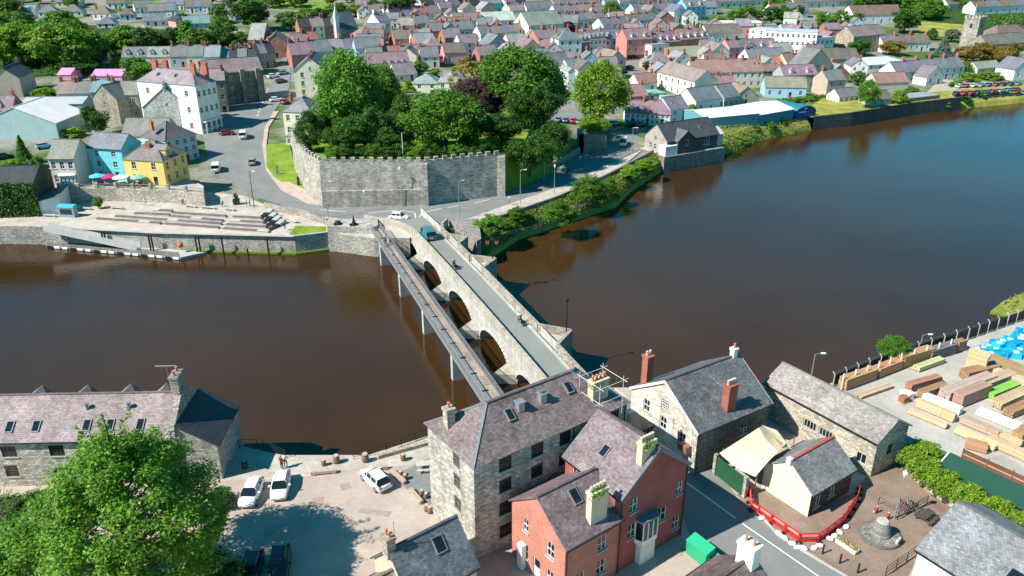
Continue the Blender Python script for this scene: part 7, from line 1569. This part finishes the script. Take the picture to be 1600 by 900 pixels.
def parasol(p,col,label):
    t=thing('parasol',label,'parasol',p); b=MB(); b.tube([(0,0,0),(0,0,2.5)],.03,6); b.build('pole',wood,t,(.5,.4,.3)); n=8; R1=1.7; cn=put('canopy',None,t) if 0 else None
    b=MB()
    for k in range(n):
        a0,a1=2*PI*k/n,2*PI*(k+1)/n; b.poly([(R1*math.cos(a0),R1*math.sin(a0),2.05),(R1*math.cos(a1),R1*math.sin(a1),2.05),(0,0,2.65)]); b.poly([(R1*math.cos(a0),R1*math.sin(a0),1.88),(R1*math.cos(a1),R1*math.sin(a1),1.88),(R1*math.cos(a1),R1*math.sin(a1),2.05),(R1*math.cos(a0),R1*math.sin(a0),2.05)])
    b.build('canopy',cloth,t,col); b=MB(); b.lathe([(.9,.68),(.9,.72)],12); b.lathe([(.3,0),(.3,.06)],10); b.build('table',wood,t,(.3,.2,.12))
for x,y,c_,l in ((155,289,(.1,.5,.55),'teal parasol leftmost on the quay terrace'),(174,290,(.6,.03,.15),'crimson parasol second on the quay terrace'),(191,291,(.78,.77,.75),'white parasol third on the quay terrace'),(219,291,(.2,.45,.35),'green parasol in front of the yellow house')):
    p=P(x,y,TZ); parasol(p,c_,l); 
    for s in (-1,1): person(p+Vector((s*1.0,-.3,-.5)),R(0 if s<0 else 180),'sit',TR.choice([(.5,.1,.1),(.1,.1,.2),(.7,.7,.68),(.2,.3,.4)]),(.08,.08,.12),f'diner on the {"left" if s<0 else "right"} of the {l.split(" parasol")[0]} parasol',group='terrace diners')
for i,(a,c_) in enumerate((((69,338),(88,339)),((122,327),(143,328)),((174,326),(193,327)),((290,323),(307,325)),((314,325),(337,327)),((352,328),(367,330)))):
    A,B=P(*a,.05),P(*c_,.05); t=thing('quay_bench',f'long white slab bench, {ORD[i]} from the left on the far quay','bench',A,angp(A,B),'slab benches on the far quay'); l=(B-A).length; b=MB(); b.box(0,l,-.3,.3,.32,.46); b.build('seat',concrete,t); 
    for x in (.3,l-.3): b=MB(); b.box(x-.15,x+.15,-.22,.22,0,.32); b.build('support',concrete,t)
for i,(x,y) in enumerate(((272,315),(314,312),(370,319))):
    t=thing('cube_planter',f'black cube planter with a small plant, {ORD[i]} from the left on the far quay','planter',P(x,y,.05),.2,'cube planters'); b=MB(); b.hexa([(-.6,-.6,0),(.6,-.6,0),(.6,.6,0),(-.6,.6,0)],[(-.7,-.7,1.1),(.7,-.7,1.1),(.7,.7,1.1),(-.7,.7,1.1)]); b.build('box',paint,t,(.02,.022,.024)); c=put('plant',PR['U'],t,None,(0,0,1.0)); c.scale=(1.2,1.2,1.0 if i<2 else 1.8); vis(c,leaf_dark)
t=thing('quay_kiosk','teal and grey information kiosk on the far quay','kiosk',P(108,338,.05),R(-8)); b=MB(); b.box(-1.7,1.7,-.6,.6,0,2.0); b.build('body',paint,t,(.2,.33,.36)); b=MB(); b.hexa([(-1.8,-.7,2),(1.8,-.7,2),(1.8,.7,2),(-1.8,.7,2)],[(-1.7,-.6,2.3),(1.7,-.6,2.3),(1.7,.6,2.45),(-1.7,.6,2.45)]); b.build('roof',paint,t,(.06,.45,.5)); b=MB(); b.box(-1.3,1.3,-.64,-.6,.6,1.7); b.build('display_panel',glass,t)
SR=[((240,329.5),(270,331)),((211,334.5),(266,337)),((181,339),(262,345)),((152,343),(252,350)),((272,334),(354,339)),((268,339),(349,346)),((263,345),(347,351)),((258,351),(343,357)),((365,340),(409,342)),((359,346),(413,349)),((354,352),(417,356)),((350,358.5),(421,363))]
for i,(a,c_) in enumerate(SR):
    A,B=P(*a,.05),P(*c_,.05); t=thing('seating_step',f'long brown timber seating step, {ORD[i%4]} from the back in the {["left","middle","right"][i//4]} bank of the quay','seating step',A,angp(A,B),'tiered seating on the far quay'); l=(B-A).length; n=max(3,int(l/2.2))
    b=MB(); b.box(0,l,-.5,.3,0,.3); b.build('riser',concrete,t)
    for k in range(n): b=MB(); b.box(l*k/n+.02,l*(k+1)/n-.02,-.55,.3,.3,.4); b.build('board',wood,t,tuple(x*YR.uniform(.85,1.15) for x in (.17,.135,.12)) if YR.random()>.12 else (.5,.46,.42))
for i in range(4):
    A=P(407+i*4,341+i*6.6,.06); B=P(425+i*6.5,331+i*5.5,.06); t=thing('quay_stair',f'dark stair flight, {ORD[i]} from the back beside the tiered seating','stairs',A,angp(A,B),'dark stair flights on the far quay'); l=(B-A).length
    for k in range(5): b=MB(); b.box(l*k/5,l*(k+1)/5-.03,-.55,.55,0,.1+.16*k); b.build('step',concrete if k>2 else dmetal,t)
sgn=[P(415,325,.05),P(440,332,.05),P(470,337,.05),P(512,352,.05)]; b=MB()
for a,c_ in zip(sgn[:-1],sgn[1:]): b.beam(a+Z*1.3,c_+Z*1.3,.5,1.4)
o=b.build('road_wall',stone,color=(.42,.36,.3)); tag(o,'stone wall dividing the quay from the main road with a small pink sign','wall'); 
A=P(459,341,.9); t=thing('wall_sign','small pink sign on the wall between quay and road','sign',A,angp(sgn[1],sgn[2])); b=MB(); b.box(-.7,.7,-.62,-.56,-.3,.5); b.build('board',paint,t,(.75,.5,.5))
# pontoon, gangway, fenders, buoy, piles
pz=WL+.55; q=[P(72,383,pz),P(282,402,pz),P(320,394,pz),P(240,386,pz),P(72,374,pz)]; t=thing('floating_pontoon','long grey floating pontoon moored along the far quay wall','pontoon',q[0]); o0=q[0]
b=MB(); b.prism([(p.x-o0.x,p.y-o0.y) for p in q],-.5,-.02); b.build('hull',concrete,t)
nb=40
for k in range(nb):
    f0,f1=k/nb+.0015,(k+1)/nb-.0015; b=MB(); e=lambda f:q[0].lerp(q[1],f)-o0; w_=(q[4]-q[0])*.8; b.hexa([e(f0)-Z*.02,e(f1)-Z*.02,e(f1)+w_-Z*.02,e(f0)+w_-Z*.02],[e(f0)+Z*.03,e(f1)+Z*.03,e(f1)+w_+Z*.03,e(f0)+w_+Z*.03]); g=YR.uniform(.8,1.15); b.build('deck_board',wood,t,(.17*g,.155*g,.14*g))
for k in range(17):
    f0=k/17+.008; f1=(k+1)/17-.012; b=MB(); n_=Vector((0,-.25,0)); a_,c_=e(f0),e(f1); b.hexa([a_+n_-Z*.42,c_+n_-Z*.42,c_-Z*.42,a_-Z*.42],[a_+n_-Z*.06,c_+n_-Z*.06,c_-Z*.06,a_-Z*.06]); b.build('fender',white if k%3 else rubber,t)
t=thing('gangway','white solid-sided gangway sloping from the quay to the pontoon','gangway',P(72,357,.2)); o0=P(72,357,.2); a_,c_=Vector((0,0,0)),P(217,388,pz+.1)-o0; d=(c_-a_); n_=Vector((-d.y,d.x,0)).normalized()*.75
b=MB(); b.hexa([a_-n_-Z*.2,c_-n_-Z*.2,c_+n_-Z*.2,a_+n_-Z*.2],[a_-n_,c_-n_,c_+n_,a_+n_]); b.build('deck',metal,t)
for s in (-1,1): b=MB(); b.hexa([a_+s*n_-Z*.3,c_+s*n_-Z*.3,c_+s*n_*1.08-Z*.3,a_+s*n_*1.08-Z*.3],[a_+s*n_+Z*1.05,c_+s*n_+Z*1.05,c_+s*n_*1.08+Z*1.05,a_+s*n_*1.08+Z*1.05]); b.build('side_panel',render,t,(.55,.53,.49))
b=MB(); b.lathe([(.02,-.55),(.35,-.42),(.52,-.1),(.5,.2),(.3,.45),(.05,.55)],12); t=thing('orange_buoy','round orange buoy hanging on the quay wall','buoy',P(283,382,-1.8)+Vector((0,-.4,0))); b.build('float',paint,t,(.8,.1,.03),smooth=True); b=MB(); b.tube([(0,0,.5),(0,.2,1.9)],.03,5); b.build('rope',dmetal,t)
for i,(x,y,z0) in enumerate(((160,360,0),(164,360,0),(233,365,0),(237,365,0),(306,367,0),(311,367,0),(347,368,0),(418,370,0),(385,369,-2.2))):
    p=P(x,y,0); b=MB(); b.tube([(0,-.55,-8),(0,-.55,z0-.05)],.17,8); o=b.build('pile',plain('tarred_pile',(.03,.028,.025),.8,.2,3) if 'tarred_pile' not in MATS else MATS['tarred_pile'],None,loc=(p.x,p.y,0)); tag(o,f'black timber fender pile, {ORD[i]} along the far quay wall','pile','fender piles of the far quay')
for i,(x,y,l) in enumerate(((528,350,'low dark boat-shaped sculpture on the abutment'),(553,351,'upright dark prow sculpture on the abutment'))):
    t=thing('sculpture',l,'sculpture',P(x,y,1.3),.3); b=MB(); b.lathe([(.7,0),(.6,.4),(.5,.6)] if i==0 else [(.5,0),(.35,.5),(.15,1.3),(.03,1.9)],7); b.build('body',dmetal,t); b=MB(); b.box(-.8,.8,-.8,.8,-.1,0); b.build('base',concrete,t)
for i,(x,y) in enumerate(((434,274),(467,292))):
    p=G(x,y); t=thing('standing_stone',['pale standing stone on the castle green','dark leaning stone at the foot of the castle wall'][i],'stone',p+Z*.2,.4); b=MB(); b.hexa([(-.4,-.3,0),(.4,-.3,0),(.35,.3,0),(-.35,.3,0)],[(-.2,-.15,2.3),(.22,-.12,2.2),(.2,.15,2.0),(-.18,.14,2.4)]); b.build('stone',stone,t,(.5,.45,.38) if i==0 else (.1,.1,.1))

# small marks of use on the near car park
tarp=plain('tar_patch',(.33,.275,.235),.9,.2,1.5)
for i,(x,y,w,h,rz) in enumerate(((496,783,.6,.6,.2),(432,826,1.2,.5,.3),(540,760,.5,.5,.5),(585,800,1.6,.4,-.2))):
    b=MB(); b.box(-w,w,-h,h,-.01,.006); o=b.build('ground_patch' if i%2 else 'manhole_cover',tarp if i%2 else plain('rusty_cover_%d'%i,(.36,.25,.2),.8,.2,3),None,loc=P(x,y,.022),rz=rz)
    tag(o,['rusty square cover in the middle of the car park','rectangular tar patch near the tree shadow','small cover beside the alone-parked hatchback','long tar patch right of the tree shadow'][i],'patch' if i%2 else 'cover')
